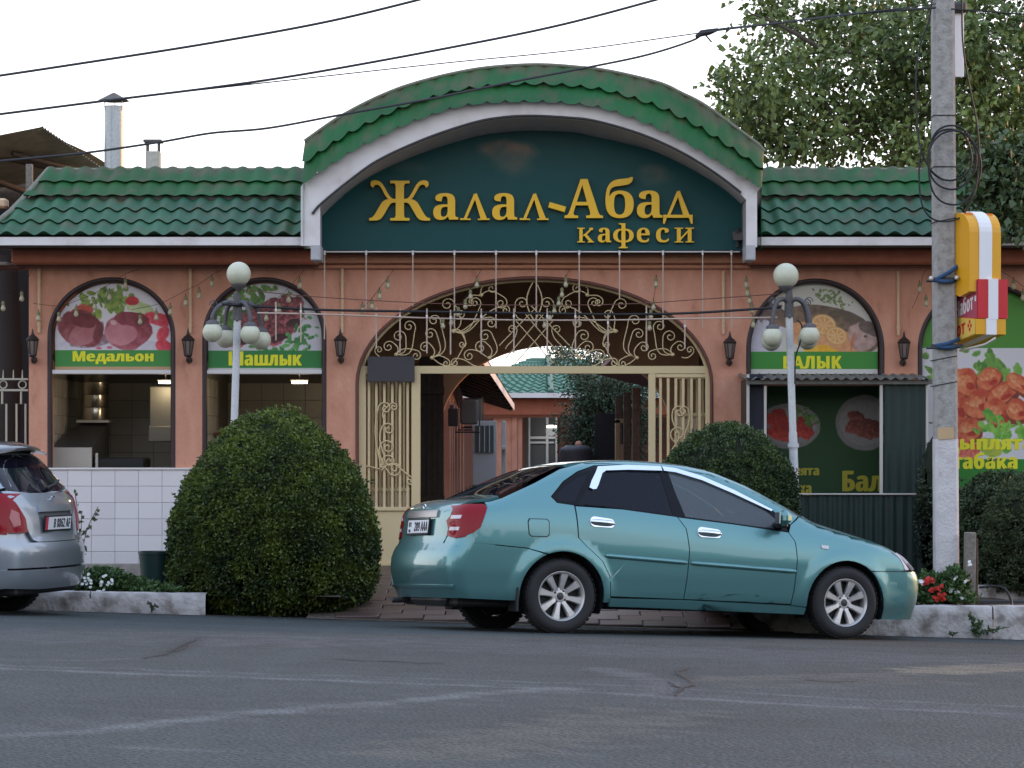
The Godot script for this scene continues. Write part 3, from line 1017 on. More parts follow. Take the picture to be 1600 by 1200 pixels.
# pressed metal roof tiles: fn(u, v) is the bare slope in metres along the eave and up the slope
func tile_sheet(u0: float, u1: float, courses: int, v_len: float, fn: Callable, face: Vector3, base: Color, ridge_dirt: float, form: Vector3) -> M:
	var m := M.new()
	var wave := 0.186
	var ch := v_len / courses
	var nu := int(round((u1 - u0) / wave * 10.0))
	for k in courses:
		var shape := func(uu, vv):
			var u := lerpf(u0, u1, uu)
			var sw := lerpf(0.5 - 0.5 * cos(TAU * u / wave), absf(sin(PI * u / wave)), clampf(form.z * 14.0, 0, 1))
			var v: float = (k + vv) * ch
			v = maxf(v - form.z * sw * (1.0 - minf(vv, 1.0)), -0.06)
			var p: Vector3 = fn.call(u, v)
			var pu: Vector3 = fn.call(u + 0.01, v) - p
			var pv: Vector3 = fn.call(u, v + 0.01) - p
			var nn := pu.cross(pv).normalized()
			if nn.dot(face) < 0:
				nn = -nn
			return p + nn * (form.x * (1.0 - minf(vv, 1.0)) + form.y * sw)
		var dn := FastNoiseLite.new()
		dn.seed = 31
		dn.frequency = 1.3
		dn.fractal_octaves = 4
		var f0 := m.v.size()
		m.grid(nu, 4, func(uu, vv): return shape.call(uu, vv * 1.09), face)
		for q in range(f0, m.v.size()):
			var p := m.v[q]
			var vq := (k + m.uv[q].y) / float(courses)
			var w := dn.get_noise_3d(p.x * 2.0, p.y * 3.0, p.z * 3.0)
			var g: float = 0.5 + 0.5 * cos(TAU * lerpf(u0, u1, m.uv[q].x) / wave)
			var dirt := clampf(w * 1.3 + ridge_dirt * smoothstep(0.62, 1.0, vq) * (0.75 + g * 0.4) - 0.05, 0, 0.85)
			m.c[q] = base.lerp(Color(0.11, 0.092, 0.055), dirt) * (1.0 + dn.get_noise_3d(p.x * 0.7 + 9, p.y, p.z) * 0.3)
		m.col = base * 0.8
		# the pressed step under the course
		for j in nu:
			var q := []
			for jj in [j, j + 1]:
				var p: Vector3 = shape.call(float(jj) / nu, 0.0)
				var u := lerpf(u0, u1, float(jj) / nu)
				var b0: Vector3 = fn.call(u, k * ch - 0.012)
				q.append(p)
				var bb: Vector3 = fn.call(u, k * ch + 0.045)
				q.append(bb + (p - b0) * 0.12)
			m.quad(q[0], q[2], q[3], q[1], face + Vector3.DOWN * 0.8)
	return m

func tiled_roof(called: String, parent: Node3D, u0: float, u1: float, courses: int, v_len: float, fn: Callable, face: Vector3, tones: Array, ridge_dirt: float, form: Vector3, start := 0) -> void:
	var root := Node3D.new()
	root.name = sub_number(parent, called)
	parent.add_child(root, true)
	var w := 0.186 * 6
	var u := u0
	var k := start
	while u < u1 - 0.02:
		var e := minf(u + w, u1)
		part("roof_sheet", tile_sheet(u, e, courses, v_len, fn, face, tones[k % tones.size()], ridge_dirt, form), mt.roof_tile, root)
		u = e
		k += 1

func cafe() -> Node3D:
	var h := thing("cafe_building", "terracotta cafe front with green tiled roof and wide arched pediment", "building")
	var wall: Material = mt.plaster
	# front wall, opening by opening
	var w := M.new()
	arched_wall(w, 45, 295, 405, 174, 98, 526, 91, 733)
	arched_wall(w, 295, 530, 405, 413, 95, 526, 91, 733)
	arched_wall(w, 530, 1140, 388, 835, 278, 600, 167, 900)
	arched_wall(w, 1140, 1408, 405, 1274, 106, 545, 108, 900)
	arched_wall(w, 1408, 1690, 405, 1543, 107, 545, 100, 900)
	w.quad(Vector3(X(1690), -0.3, 0), Vector3(X(1900), -0.3, 0), Vector3(X(1900), Y(405), 0), Vector3(X(1690), Y(405), 0), Vector3.BACK)
	w.quad(Vector3(X(45), -0.3, 0), Vector3(X(45), Y(405), 0), Vector3(X(45), Y(405), -3.5), Vector3(X(45), -0.3, -3.5), Vector3.LEFT)
	part("front_wall", w, wall, h)
	# dark painted lining of the arches, standing just proud of the wall
	for a in [[174, 97, 526, 90, 733], [413, 94, 526, 90, 733], [1274, 105, 545, 107, 586], [1543, 106, 545, 99, 900]]:
		part("arch_lining", M.new().tube(arch_line(a[0], a[1], a[2], a[3], a[4], -0.02), 0.032, 6), mt.dark_paint, h)
	part("arch_lining", M.new().tube(arch_line(835, 277, 600, 166, 900, 0.0), 0.018, 6), mt.brown_paint, h)
	# counter below the two kitchen openings, faced with white tiles
	part("counter_wall", M.new().box(Vector3(X(305), Y(828), -0.13), Vector3(3.34, 1.27, 0.34), 0.01), mt.grout, h)
	var tiles := Node3D.new()
	tiles.name = "tile_facing"
	h.add_child(tiles, true)
	var rng := RandomNumberGenerator.new()
	rng.seed = 3
	var tm := []
	for k in 3:
		tm.append(M.new().box(Vector3.ZERO, Vector3(0.2418, 0.1668, 0.012), 0.003).mesh(mt.white_tile[k]))
	for r in 6:
		for c in 14:
			var o := MeshInstance3D.new()
			o.name = sub_number(tiles, "tile")
			o.mesh = tm[rng.randi() % 3]
			tiles.add_child(o, true)
			o.position = Vector3(X(52) + 0.245 * c, Y(747) - 0.17 * r, 0.047 + rng.randf() * 0.0015)
			o.rotation = Vector3(rng.randf_range(-0.004, 0.004), rng.randf_range(-0.006, 0.006), rng.randf_range(-0.004, 0.004))
	part("counter_top", M.new().box(Vector3(X(305), Y(732.5), -0.12), Vector3(3.36, 0.022, 0.38), 0.005), mt.white_paint, h)
	part("plinth", M.new().box(Vector3(X(305), -0.16, 0.0), Vector3(3.36, 0.32, 0.13), 0.01), mt.concrete, h)
	# ledges under the two printed arches
	for x in [174, 413]:
		part("window_ledge", M.new().box(Vector3(X(x), Y(581), -0.07), Vector3(1.27, 0.045, 0.11), 0.006), mt.white_paint, h)
	# closed wall behind the stall and the right banner
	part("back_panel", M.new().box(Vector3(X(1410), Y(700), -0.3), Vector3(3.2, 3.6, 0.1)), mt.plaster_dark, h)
	# kitchen behind the counter
	kitchen(h)
	passage(h)
	# cornice, gutters, soffit, fascia
	for e in [[28, 501], [1166, 1780]]:
		var x0: float = X(e[0])
		var x1: float = X(e[1])
		var mid := (x0 + x1) / 2
		part("cornice_beam", M.new().box(Vector3(mid, aty(400, 0.42), 0.2), Vector3(x1 - x0, 0.155, 0.46), 0.02), mt.beam, h)
		part("cornice_strip", M.new().box(Vector3(mid, aty(412, 0.2), 0.08), Vector3(x1 - x0 - 0.02, 0.055, 0.3), 0.01), mt.brown_paint, h)
	var eave := [[-90, 474], [1180, 1790]]
	for e in eave:
		var a := at(e[0], 377, 0.94)
		var c := at(e[1], 377, 0.94)
		part("fascia_board", M.new().box(Vector3((a.x + c.x) / 2, a.y, 0.94), Vector3(c.x - a.x, 0.085, 0.022), 0.004), mt.fascia, h)
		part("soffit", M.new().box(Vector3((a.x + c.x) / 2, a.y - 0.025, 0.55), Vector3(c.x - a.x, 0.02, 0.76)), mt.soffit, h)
	part("wall_strip", M.new().box(Vector3(X(833), Y(402), 0.05), Vector3(4.42, 0.135, 0.11), 0.012), mt.peach_paint, h)
	part("wall_pipe", M.new().tube([Vector3(X(492), Y(417), 0.045), Vector3(X(1172), Y(417), 0.045)], 0.022, 8), mt.peach_paint, h)
	for e in [[62, 420, 520], [298, 420, 520], [535, 420, 520], [1130, 424, 522], [1403, 424, 524]]:
		var t := M.new().tube([Vector3(X(e[0]), Y(e[1]), 0.03), Vector3(X(e[0]), Y(e[2]), 0.03)], 0.017, 8)
		for y in [e[1] + 20, e[2] - 12]:
			t.tube([Vector3(X(e[0]), Y(y) - 0.012, 0.03), Vector3(X(e[0]), Y(y) + 0.012, 0.03)], 0.023, 8)
		part("cable_conduit", t, mt.cream, h)
	# the two wings of the roof, each a shallow lower slope and a steeper upper one
	var y0 := aty(370, 0.96)
	var y1 := aty(314, -0.06)
	var y2 := aty(266, -0.64)
	var L1 := Vector2(1.02, y1 - y0).length()
	var L2 := Vector2(0.58, y2 - y1 - 0.03).length()
	for e in [[-90.0, 472.0, 0], [1182.0, 1790.0, 1]]:
		var xa := atx(e[0], 0.96)
		var xb := atx(e[1], 0.96)
		var cut: bool = e[2] == 0
		var low := func(u: float, v: float):
			var t := v / L1
			var z := lerpf(0.96, -0.06, t)
			var x := xa + u
			if cut:
				x = maxf(x, lerpf(atx(-30, 0.96), atx(38, -0.06), pow(clampf(t, 0, 1), 0.8)))
			return Vector3(x, lerpf(y0, y1, t), z)
		var high := func(u: float, v: float):
			var t := v / L2
			var z := lerpf(-0.06, -0.64, t)
			var x := xa + u
			if cut:
				x = maxf(x, lerpf(atx(38, -0.06), atx(76, -0.64), clampf(t, 0, 1)))
			return Vector3(x, lerpf(y1 + 0.03, y2, t), z)
		tiled_roof("roof", h, 0.0, xb - xa, 3, L1, low, Vector3(0, 1, 0.4), [Color(0.032, 0.125, 0.058), Color(0.04, 0.13, 0.066), Color(0.036, 0.112, 0.06)], 0.1, Vector3(0.02, 0.042, 0.0), e[2])
		tiled_roof("roof", h, 0.0, xb - xa, 2, L2, high, Vector3(0, 1, 0.8), [Color(0.016, 0.11, 0.026), Color(0.021, 0.1, 0.024)], 0.75, Vector3(0.026, 0.034, 0.03), e[2])
		var xl := atx(76, -0.64) if cut else xa
		var rl := M.new()
		rl.tube([Vector3(xl, y2 + 0.0, -0.66), Vector3(xb, y2 + 0.0, -0.66)], 0.028, 8)
		if cut:
			rl.tube([Vector3(atx(-30, 0.96), y0 + 0.02, 0.96), Vector3(atx(18, 0.3), lerpf(y0, y1, 0.62) + 0.035, 0.33), Vector3(atx(38, -0.06), y1 + 0.04, -0.06), Vector3(xl, y2 + 0.01, -0.64)], 0.03, 8)
		part("ridge_cap", rl, mt.tile_grey, h)
		var hx := func(p): return atx(p[0], p[1]) if cut else xa
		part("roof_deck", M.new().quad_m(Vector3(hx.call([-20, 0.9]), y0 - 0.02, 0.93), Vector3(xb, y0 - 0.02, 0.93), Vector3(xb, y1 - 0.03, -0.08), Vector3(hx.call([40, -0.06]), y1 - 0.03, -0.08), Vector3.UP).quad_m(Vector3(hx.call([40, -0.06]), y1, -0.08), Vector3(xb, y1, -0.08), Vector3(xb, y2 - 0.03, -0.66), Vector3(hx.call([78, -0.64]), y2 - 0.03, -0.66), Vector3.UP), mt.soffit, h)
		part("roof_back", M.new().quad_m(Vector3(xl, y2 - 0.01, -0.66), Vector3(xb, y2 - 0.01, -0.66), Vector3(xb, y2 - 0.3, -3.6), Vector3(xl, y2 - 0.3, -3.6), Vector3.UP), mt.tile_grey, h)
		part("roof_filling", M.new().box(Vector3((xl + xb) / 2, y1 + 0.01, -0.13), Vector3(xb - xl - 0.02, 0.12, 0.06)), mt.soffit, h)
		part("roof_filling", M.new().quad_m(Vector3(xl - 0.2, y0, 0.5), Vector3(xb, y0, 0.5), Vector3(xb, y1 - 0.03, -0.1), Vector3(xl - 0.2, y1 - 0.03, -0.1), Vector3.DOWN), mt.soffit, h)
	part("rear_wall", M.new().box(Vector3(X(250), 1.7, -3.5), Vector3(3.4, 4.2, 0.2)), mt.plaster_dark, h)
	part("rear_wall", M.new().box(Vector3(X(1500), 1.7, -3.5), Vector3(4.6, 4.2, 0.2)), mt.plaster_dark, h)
	pediment(h)
	return h

func pediment(h: Node3D) -> void:
	var zf := 1.06
	# drip edge of the tiles, upper edge of the tiles, inner edge of the white band, edge of the board (pixels)
	var drip := smooth_line(V([474, 289, 497, 274, 550, 239, 590, 218, 641, 194, 710, 171, 763, 163, 830, 160.5, 897, 164, 950, 173, 1020, 198, 1070, 223, 1115, 250, 1160, 278, 1190, 296]), 10)
	var crest := smooth_line(V([476, 224, 520, 193, 560, 170, 600, 151, 640, 136, 700, 120, 763, 109, 840, 104.5, 910, 109, 960, 116, 1030, 133, 1065, 149, 1100, 167, 1150, 203, 1194, 236]), 10)
	var inner := smooth_line(V([488, 336, 500, 322, 545, 285, 592, 252, 664, 219, 735, 195, 780, 186, 830, 183, 890, 186, 925, 190, 975, 203, 1020, 219, 1070, 243, 1115, 271, 1150, 297, 1166, 311]), 10)
	var board := smooth_line(V([503, 338, 545, 299, 592, 269, 664, 238, 735, 216, 780, 208, 830, 205, 890, 207, 925, 213, 975, 224, 1020, 236, 1070, 259, 1115, 285, 1140, 303, 1158, 319]), 10)
	var walk := func(line: Array, t: float) -> Vector2:
		# by share of the width, so that the four edges stay abreast
		var x := lerpf(line[0].x, line[-1].x, t)
		for k in line.size() - 1:
			if x <= line[k + 1].x + 0.001:
				return line[k].lerp(line[k + 1], clampf((x - line[k].x) / (line[k + 1].x - line[k].x), 0, 1))
		return line[-1]
	# share of the arc length along the drip edge -> share of width
	var lens := [0.0]
	var last: Vector2 = walk.call(drip, 0.0)
	for k in 200:
		var p: Vector2 = walk.call(drip, (k + 1) / 200.0)
		lens.append(lens[-1] + last.distance_to(p) / 155.0)
		last = p
	var total: float = lens[-1]
	var share := func(u: float) -> float:
		u = clampf(u, 0, total)
		var lo := 0
		var hi := 200
		while hi - lo > 1:
			var mid := (lo + hi) / 2
			if lens[mid] < u: lo = mid
			else: hi = mid
		return (lo + (u - lens[lo]) / maxf(lens[hi] - lens[lo], 1e-6)) / 200.0
	var up := func(u: float, v: float):
		var t: float = share.call(u)
		var d: Vector2 = walk.call(drip, t)
		var c: Vector2 = walk.call(crest, t)
		var a := at(d.x, d.y, zf + 0.05)
		var b := at(c.x, c.y, zf - 0.38)
		return a.lerp(b, v / 0.56)
	tiled_roof("arched_roof", h, 0.0, total, 2, 0.56, up, Vector3(0, 0.6, 1), [Color(0.014, 0.105, 0.026), Color(0.019, 0.096, 0.025), Color(0.016, 0.11, 0.03)], 0.7, Vector3(0.042, 0.016, 0.075))
	var n := 80
	var band := M.new()
	var soff := M.new()
	var back := M.new()
	var rim := []
	var trim := []
	for k in n:
		var q := []
		for t in [float(k) / n, float(k + 1) / n]:
			var d: Vector2 = walk.call(drip, t)
			var i: Vector2 = walk.call(inner, t)
			var b: Vector2 = walk.call(board, t)
			var c: Vector2 = walk.call(crest, t)
			q.append([at(d.x, d.y - 5, zf), at(i.x, i.y, zf), at(b.x, b.y, 0.34), at(c.x, c.y, zf - 0.40)])
		band.quad(q[0][0], q[1][0], q[1][1], q[0][1], Vector3.BACK)
		band.quad(q[0][1], q[1][1], q[1][1] + Vector3(0, 0, -0.06), q[0][1] + Vector3(0, 0, -0.06), Vector3.DOWN)
		soff.quad(q[0][1] + Vector3(0, 0, -0.06), q[1][1] + Vector3(0, 0, -0.06), q[1][2], q[0][2], Vector3.DOWN)
		back.quad(q[0][3], q[1][3], q[1][3] + Vector3(0, -0.12, -2.4), q[0][3] + Vector3(0, -0.12, -2.4), Vector3.UP)
		rim.append(q[0][3] + Vector3(0, 0.02, 0.02))
		trim.append(q[0][1] + Vector3(0, 0.012, 0.012))
	rim.append(at(1194, 236, zf - 0.38))
	# upright ends of the band
	for e in [V([470, 292, 476, 283, 490, 276, 506, 316, 500, 323, 500, 384, 470, 384]), V([1160, 306, 1174, 284, 1190, 292, 1183, 300, 1183, 386, 1166, 386, 1166, 312])]:
		var pp := PackedVector2Array()
		for p in e:
			var q := at(p.x, p.y, zf)
			pp.append(Vector2(q.x, q.y))
		band.prism(pp, zf - 0.05, zf - 0.004)
	part("arch_band", band, mt.fascia, h)
	part("arch_soffit", soff, mt.soffit_light, h)
	part("arch_roof_back", back, mt.tile_grey, h)
	part("ridge_cap", M.new().tube(rim, 0.02, 6), mt.tile_grey, h)
	part("band_trim", M.new().tube(trim, 0.014, 6), mt.dark_metal, h)
	# cheeks: side walls of the arch above the wings, and the legs beside the board
	for e in [[474, 289, 476, 224, -1.0], [1190, 296, 1194, 236, 1.0]]:
		var a := at(e[0], e[1], zf + 0.03)
		var b := at(e[2], e[3], zf - 0.38)
		var low := Vector3(a.x, 3.2, zf)
		var ck := M.new()
		ck.quad(a, b, b + Vector3(0, -0.2, -2.4), Vector3(b.x, 3.3, zf - 2.7), Vector3(e[4], 0, 0))
		ck.tri(a, Vector3(b.x, 3.3, zf - 2.7), low, Vector3(e[4], 0, 0))
		part("arch_cheek", ck, mt.tile_d, h)
	for e in [[487, 503, 322, -1.0], [1166, 1160, 311, 1.0]]:
		var a := at(e[0] + (13 if e[3] < 0 else 0), e[2], zf - 0.06)
		var b := at(e[1], e[2] + 8, 0.34)
		var lg := M.new()
		lg.quad(a, b, Vector3(b.x, aty(392, 0.34), b.z), Vector3(a.x, aty(385, zf), a.z), Vector3(-e[3], 0, 0))
		lg.box(Vector3(a.x - e[3] * -0.04, aty(396, 0.9), 0.85), Vector3(0.10, 0.16, 0.42), 0.01)
		part("arch_leg", lg, mt.soffit_light, h)
	part("board_wall", M.new().box(Vector3(X(831), Y(330), 0.1), Vector3(4.4, 0.95, 0.3)), mt.plaster_dark, h)
	# ---- the signboard
	var s := thing("signboard", "big dark teal arched signboard with yellow raised letters above the gate", "sign")
	var poly := PackedVector2Array()
	for p in board:
		var q := at(p.x, p.y, 0.36)
		poly.append(Vector2(q.x, q.y))
	var z := 0.36
	poly.append(Vector2(atx(1160, z), aty(393, z)))
	poly.append(Vector2(atx(501, z), aty(393, z)))
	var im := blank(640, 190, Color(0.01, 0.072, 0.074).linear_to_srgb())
	var bx := func(px: float, py: float) -> Vector2: return Vector2((px - 501.0) / 659.0 * 640.0, (py - 205.0) / 188.0 * 190.0)
	var sky_sheen := Color(0.24, 0.15, 0.11).linear_to_srgb()  # sky reflections painted into the panel colour as paler patches
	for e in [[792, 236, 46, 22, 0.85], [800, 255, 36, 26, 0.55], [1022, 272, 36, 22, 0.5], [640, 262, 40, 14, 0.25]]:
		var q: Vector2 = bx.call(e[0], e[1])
		dab(im, q.x, q.y, e[2], e[3], 0.1, im.get_pixel(2, 180).lerp(sky_sheen, e[4]), im.get_pixel(2, 180).lerp(sky_sheen, e[4] * 0.5), 0.25, 0.03, int(e[0]), 0.05)
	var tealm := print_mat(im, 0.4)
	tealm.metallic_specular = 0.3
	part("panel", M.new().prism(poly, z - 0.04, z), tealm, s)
	var fr := []
	for p in [Vector2(501, 338), Vector2(501, 393), Vector2(1160, 393), Vector2(1160, 322)]:
		fr.append(at(p.x, p.y, z + 0.01))
	part("border", M.new().tube(fr, 0.014, 6), mt.dark_metal, s)
	part("white_edge", M.new().tube([at(507, 393.5, z + 0.03), at(1156, 393.5, z + 0.03)], 0.008, 6), mt.white_paint, s)
	part("wire_clip", M.new().box(at(1152, 372, z + 0.02), Vector3(0.035, 0.2, 0.03), 0.006), mt.dark_metal, s)
	var zl := z + 0.045
	var f := font("Droid Serif", 700)
	var cap := [["Ж", 577, 672, 282, 345], ["а", 677, 716, 302, 344], ["^", 719, 765, 302, 344], ["а", 769, 808, 302, 344], ["^", 812, 857, 302, 344], ["-", 857, 884, 318, 330], ["А", 882, 942, 280, 341], ["б", 946, 990, 277, 341], ["а", 995, 1035, 298, 341], ["д", 1036, 1082, 298, 350]]
	for e in cap:
		var a := at(e[1], e[3], zl)
		var c := at(e[2], e[4], zl)
		if e[0] == "^" or e[0] == "д":
			letter_shape(e[0], (a + c) / 2, c.x - a.x, a.y - c.y, s)
		elif e[0] == "-":
			part("letter", M.new().box((a + c) / 2, Vector3(c.x - a.x, (a.y - c.y) * 0.75, 0.06), 0.004, Basis(Vector3.BACK, -0.28)), mt.sign_yellow, s)
		else:
			letters("letter", e[0], f, (a + c) / 2, c.x - a.x, a.y - c.y, 0.06, mt.sign_yellow, s)
	for e in [["kb", 902, 928, 356, 379], ["ib", 1054, 1084, 356, 379]]:
		var a := at(e[1], e[3], zl - 0.01)
		var c := at(e[2], e[4], zl - 0.01)
		stroke_letter(e[0], (a + c) / 2, c.x - a.x, a.y - c.y, s)
	for e in [["а", 934, 955, 356, 379], ["ф", 958, 990, 349, 388], ["е", 995, 1015, 356, 379], ["с", 1025, 1045, 356, 379]]:
		var a := at(e[1], e[3], zl - 0.01)
		var c := at(e[2], e[4], zl - 0.01)
		letters("letter", e[0], f, (a + c) / 2, c.x - a.x, a.y - c.y, 0.04, mt.sign_yellow, s)

# the small ka and i of the second line
func stroke_letter(kind: String, ce: Vector3, w: float, hh: float, parent: Node3D) -> void:
	var m := M.new()
	var sh := [[0.12, 0, 0.32, 0, 0.32, 1, 0.12, 1], [0, 0, 0.44, 0, 0.44, 0.07, 0, 0.07], [0, 0.93, 0.44, 0.93, 0.44, 1, 0, 1]]
	if kind == "kb":
		sh.append_array([[0.32, 0.44, 0.72, 0.86, 0.86, 0.86, 0.48, 0.44], [0.36, 0.54, 0.52, 0.6, 0.96, 0.05, 0.74, 0.05], [0.62, 0, 1, 0, 1, 0.07, 0.62, 0.07], [0.7, 0.84, 0.92, 0.84, 0.96, 0.98, 0.74, 1]])
	else:
		sh.append_array([[0.68, 0, 0.88, 0, 0.88, 1, 0.68, 1], [0.56, 0, 1, 0, 1, 0.07, 0.56, 0.07], [0.56, 0.93, 1, 0.93, 1, 1, 0.56, 1], [0.3, 0.14, 0.3, 0.3, 0.7, 0.86, 0.7, 0.7]])
	for k in sh.size():
		var q := PackedVector2Array()
		for j in sh[k].size() / 2:
			q.append(Vector2((sh[k][j * 2] - 0.5) * w, (sh[k][j * 2 + 1] - 0.5) * hh))
		m.prism(q, -0.02, 0.02 + 0.0006 * k, ce)
	part("letter", m, mt.sign_yellow, parent)

# the pointed small el and de of the sign, with serifs
func letter_shape(kind: String, ce: Vector3, w: float, hh: float, parent: Node3D) -> void:
	var m := M.new()
	var P := func(a: Array):
		var o := PackedVector2Array()
		for k in a.size() / 2:
			o.append(Vector2((a[k * 2] - 0.5) * w, (a[k * 2 + 1] - 0.5) * hh))
		return o
	var y := 0.0 if kind == "^" else 0.18
	var sc := 1.0 - y
	for a in [[0.10, 0.0, 0.20, 0.0, 0.52, 0.8, 0.48, 1.0], [0.46, 0.93, 0.56, 1.0, 0.93, 0.0, 0.71, 0.0], [0.0, 0.0, 0.36, 0.0, 0.36, 0.05, 0.0, 0.07], [0.6, 0.0, 1.0, 0.0, 1.0, 0.06, 0.6, 0.05]]:
		var q := []
		for k in a.size() / 2:
			q.append(a[k * 2])
			q.append(y + a[k * 2 + 1] * sc)
		m.prism(P.call(q), -0.03, 0.03 + 0.0005 * m.v.size() / 60.0, ce)
	if kind == "д":
		m.prism(P.call([0.0, 0.18, 1.0, 0.18, 1.0, 0.27, 0.0, 0.27]), -0.03, 0.0335, ce)
		m.prism(P.call([0.0, 0.0, 0.05, 0.0, 0.13, 0.19, 0.0, 0.19]), -0.03, 0.029, ce)
		m.prism(P.call([0.95, 0.0, 1.0, 0.0, 1.0, 0.19, 0.87, 0.19]), -0.03, 0.029, ce)
	part("letter", m, mt.sign_yellow, parent)

func kitchen(h: Node3D) -> void:
	var x0 := X(62)
	var x1 := X(548)
	var zb := -3.3
	var top := aty(563, -0.4)
	var m := M.new()
	m.quad(Vector3(x0, 0.0, -0.3), Vector3(x0, top, -0.3), Vector3(x0, top, zb), Vector3(x0, 0.0, zb), Vector3.RIGHT)
	m.quad(Vector3(x1, 0.0, -0.3), Vector3(x1, top, -0.3), Vector3(x1, top, zb), Vector3(x1, 0.0, zb), Vector3.LEFT)
	m.quad(Vector3(x0, 0.0, zb), Vector3(x1, 0.0, zb), Vector3(x1, top, zb), Vector3(x0, top, zb), Vector3.BACK)
	m.box(Vector3(X(300), 1.1, -1.9), Vector3(0.12, 2.2, 2.8))
	part("kitchen_wall", m, mt.grout_grey, h)
	part("kitchen_ceiling", M.new().box(Vector3((x0 + x1) / 2, top + 0.03, -1.8), Vector3(x1 - x0 + 0.1, 0.06, 3.0)), mt.ceiling_dark, h)
	part("kitchen_floor", M.new().box(Vector3((x0 + x1) / 2, -0.02, -1.8), Vector3(x1 - x0 + 0.1, 0.06, 3.0)), mt.concrete, h)
	# glazed wall tiles
	var tl := Node3D.new()
	tl.name = "kitchen_tiling"
	h.add_child(tl, true)
	var ms := []
	for k in 3:
		ms.append(M.new().box(Vector3.ZERO, Vector3(0.245, 0.195, 0.01), 0.002).mesh(mt.wall_tile[k]))
	var rng := RandomNumberGenerator.new()
	rng.seed = 12
	var spots := []
	for r in 7:
		for c in 12:
			spots.append([Vector3(x0 + 0.006, 0.85 + r * 0.2, -0.45 - c * 0.25), PI / 2])
			if c < 6:
				spots.append([Vector3(X(300) + 0.066, 0.85 + r * 0.2, -0.65 - c * 0.25), PI / 2])
		for c in 12:
			spots.append([Vector3(x0 + 0.16 + c * 0.25, 0.85 + r * 0.2, zb + 0.006), 0.0])
	for s in spots:
		if s[0].y + 0.1 > top:
			continue
		var o := MeshInstance3D.new()
		o.name = sub_number(tl, "tile")
		o.mesh = ms[rng.randi() % 3]
		tl.add_child(o, true)
		o.position = s[0]
		o.rotation.y = s[1]
	# grill hood with its round flue
	var g := thing("grill_hood", "steel grill hood with a round shiny flue in left kitchen window", "hood")
	var za := -0.6
	var zc := -1.75
	var bx := [atx(81, za), atx(144, za)]
	var yb := aty(734, za) - 0.1
	var yt := aty(699, za)
	part("front_panel", M.new().box(Vector3((bx[0] + bx[1]) / 2, (yb + yt) / 2, za), Vector3(bx[1] - bx[0], yt - yb, 0.03), 0.006), mt.steel, g)
	var hood := M.new()
	var tx := [atx(127, zc), atx(170, zc)]
	var ty := aty(660, zc)
	var P := [Vector3(bx[0], yt, za), Vector3(bx[1], yt, za), Vector3(tx[1], ty, zc), Vector3(tx[0], ty, zc)]
	hood.quad(P[0], P[1], P[2], P[3], Vector3(0, 1, 1))
	hood.quad(P[1], Vector3(bx[1], yb, za), Vector3(tx[1], yb, zc), P[2], Vector3.RIGHT)
	hood.quad(P[0], Vector3(bx[0], yb, za), Vector3(tx[0], yb, zc), P[3], Vector3.LEFT)
	part("slope", hood, mt.hood_dark, g)
	var fx: float = (tx[0] + tx[1]) / 2
	part("collar", M.new().box(Vector3(fx, ty + 0.01, zc - 0.02), Vector3(tx[1] - tx[0] + 0.06, 0.035, 0.4), 0.006), mt.steel, g)
	var fl := M.new()
	var fy := []
	for k in 5:
		fy.append(Vector2(0.145, k * 0.14))
		fy.append(Vector2(0.151, k * 0.14 + 0.004))
		fy.append(Vector2(0.145, k * 0.14 + 0.012))
	fl.lathe(fy, Vector3(fx, ty + 0.02, zc - 0.04), 28)
	part("flue", fl, mt.steel_bright, g)
	part("edge_post", M.new().box(Vector3(bx[1] + 0.045, (yb + yt) / 2 - 0.03, za - 0.03), Vector3(0.03, yt - yb - 0.06, 0.03), 0.004), mt.steel, g)
	solo("grill_tray", M.new().box(at(190, 729, -0.9), Vector3(0.56, 0.2, 0.5), 0.02), mt.black, "low black grill box beside the steel hood in left kitchen window", "grill")
	# second hood, only its pale duct and lower box show
	var d := thing("extractor_duct", "pale square extractor duct at right side of left kitchen window", "duct")
	part("duct", M.new().box(at(253, 636, -1.3), Vector3(0.24, 0.44, 0.24), 0.01), mt.steel_pale, d)
	part("box", M.new().box(at(256, 678, -1.3), Vector3(0.3, 0.17, 0.32), 0.01), mt.steel_pale, d)
	for e in [[259, 597.5, -1.0, 22, "small lit tube lamp under the ceiling in left kitchen window"], [468, 597.5, -1.0, 24, "small lit tube lamp under the ceiling in second kitchen window"]]:
		var p := at(e[0], e[1], e[2])
		var len_: float = e[3] / (LENS / (CAM_Z - e[2]))
		var l := thing("tube_lamp", e[4], "lamp")
		part("lamp_tube", M.new().tube([p - Vector3(len_ / 2, 0, 0), p + Vector3(len_ / 2, 0, 0)], 0.013, 8), mt.lamp_lit, l)
		part("bracket", M.new().box(p + Vector3(0, 0.025, 0), Vector3(len_ + 0.03, 0.016, 0.04), 0.003), mt.white_paint, l)
		part("hanger", M.new().tube([p + Vector3(0, 0.03, 0), Vector3(p.x, top, p.z)], 0.006, 5), mt.white_paint, l)
		var om := OmniLight3D.new()
		om.name = numbered("lamp_light")
		om.light_color = Color(1, 0.9, 0.72)
		om.light_energy = 0.06
		om.omni_range = 6.0
		om.omni_attenuation = 2.0
		om.light_size = 0.1
		om.shadow_enabled = true
		add_child(om, true)
		om.position = p + Vector3(0, -0.06, 0)
	solo("wall_shelf", M.new().box(at(342, 678, -1.6), Vector3(0.2, 0.03, 0.2), 0.004).box(at(336, 690, -1.6), Vector3(0.03, 0.12, 0.03), 0.003), mt.brown_paint, "short brown shelf on tiles in second kitchen window, beside the bush", "shelf")

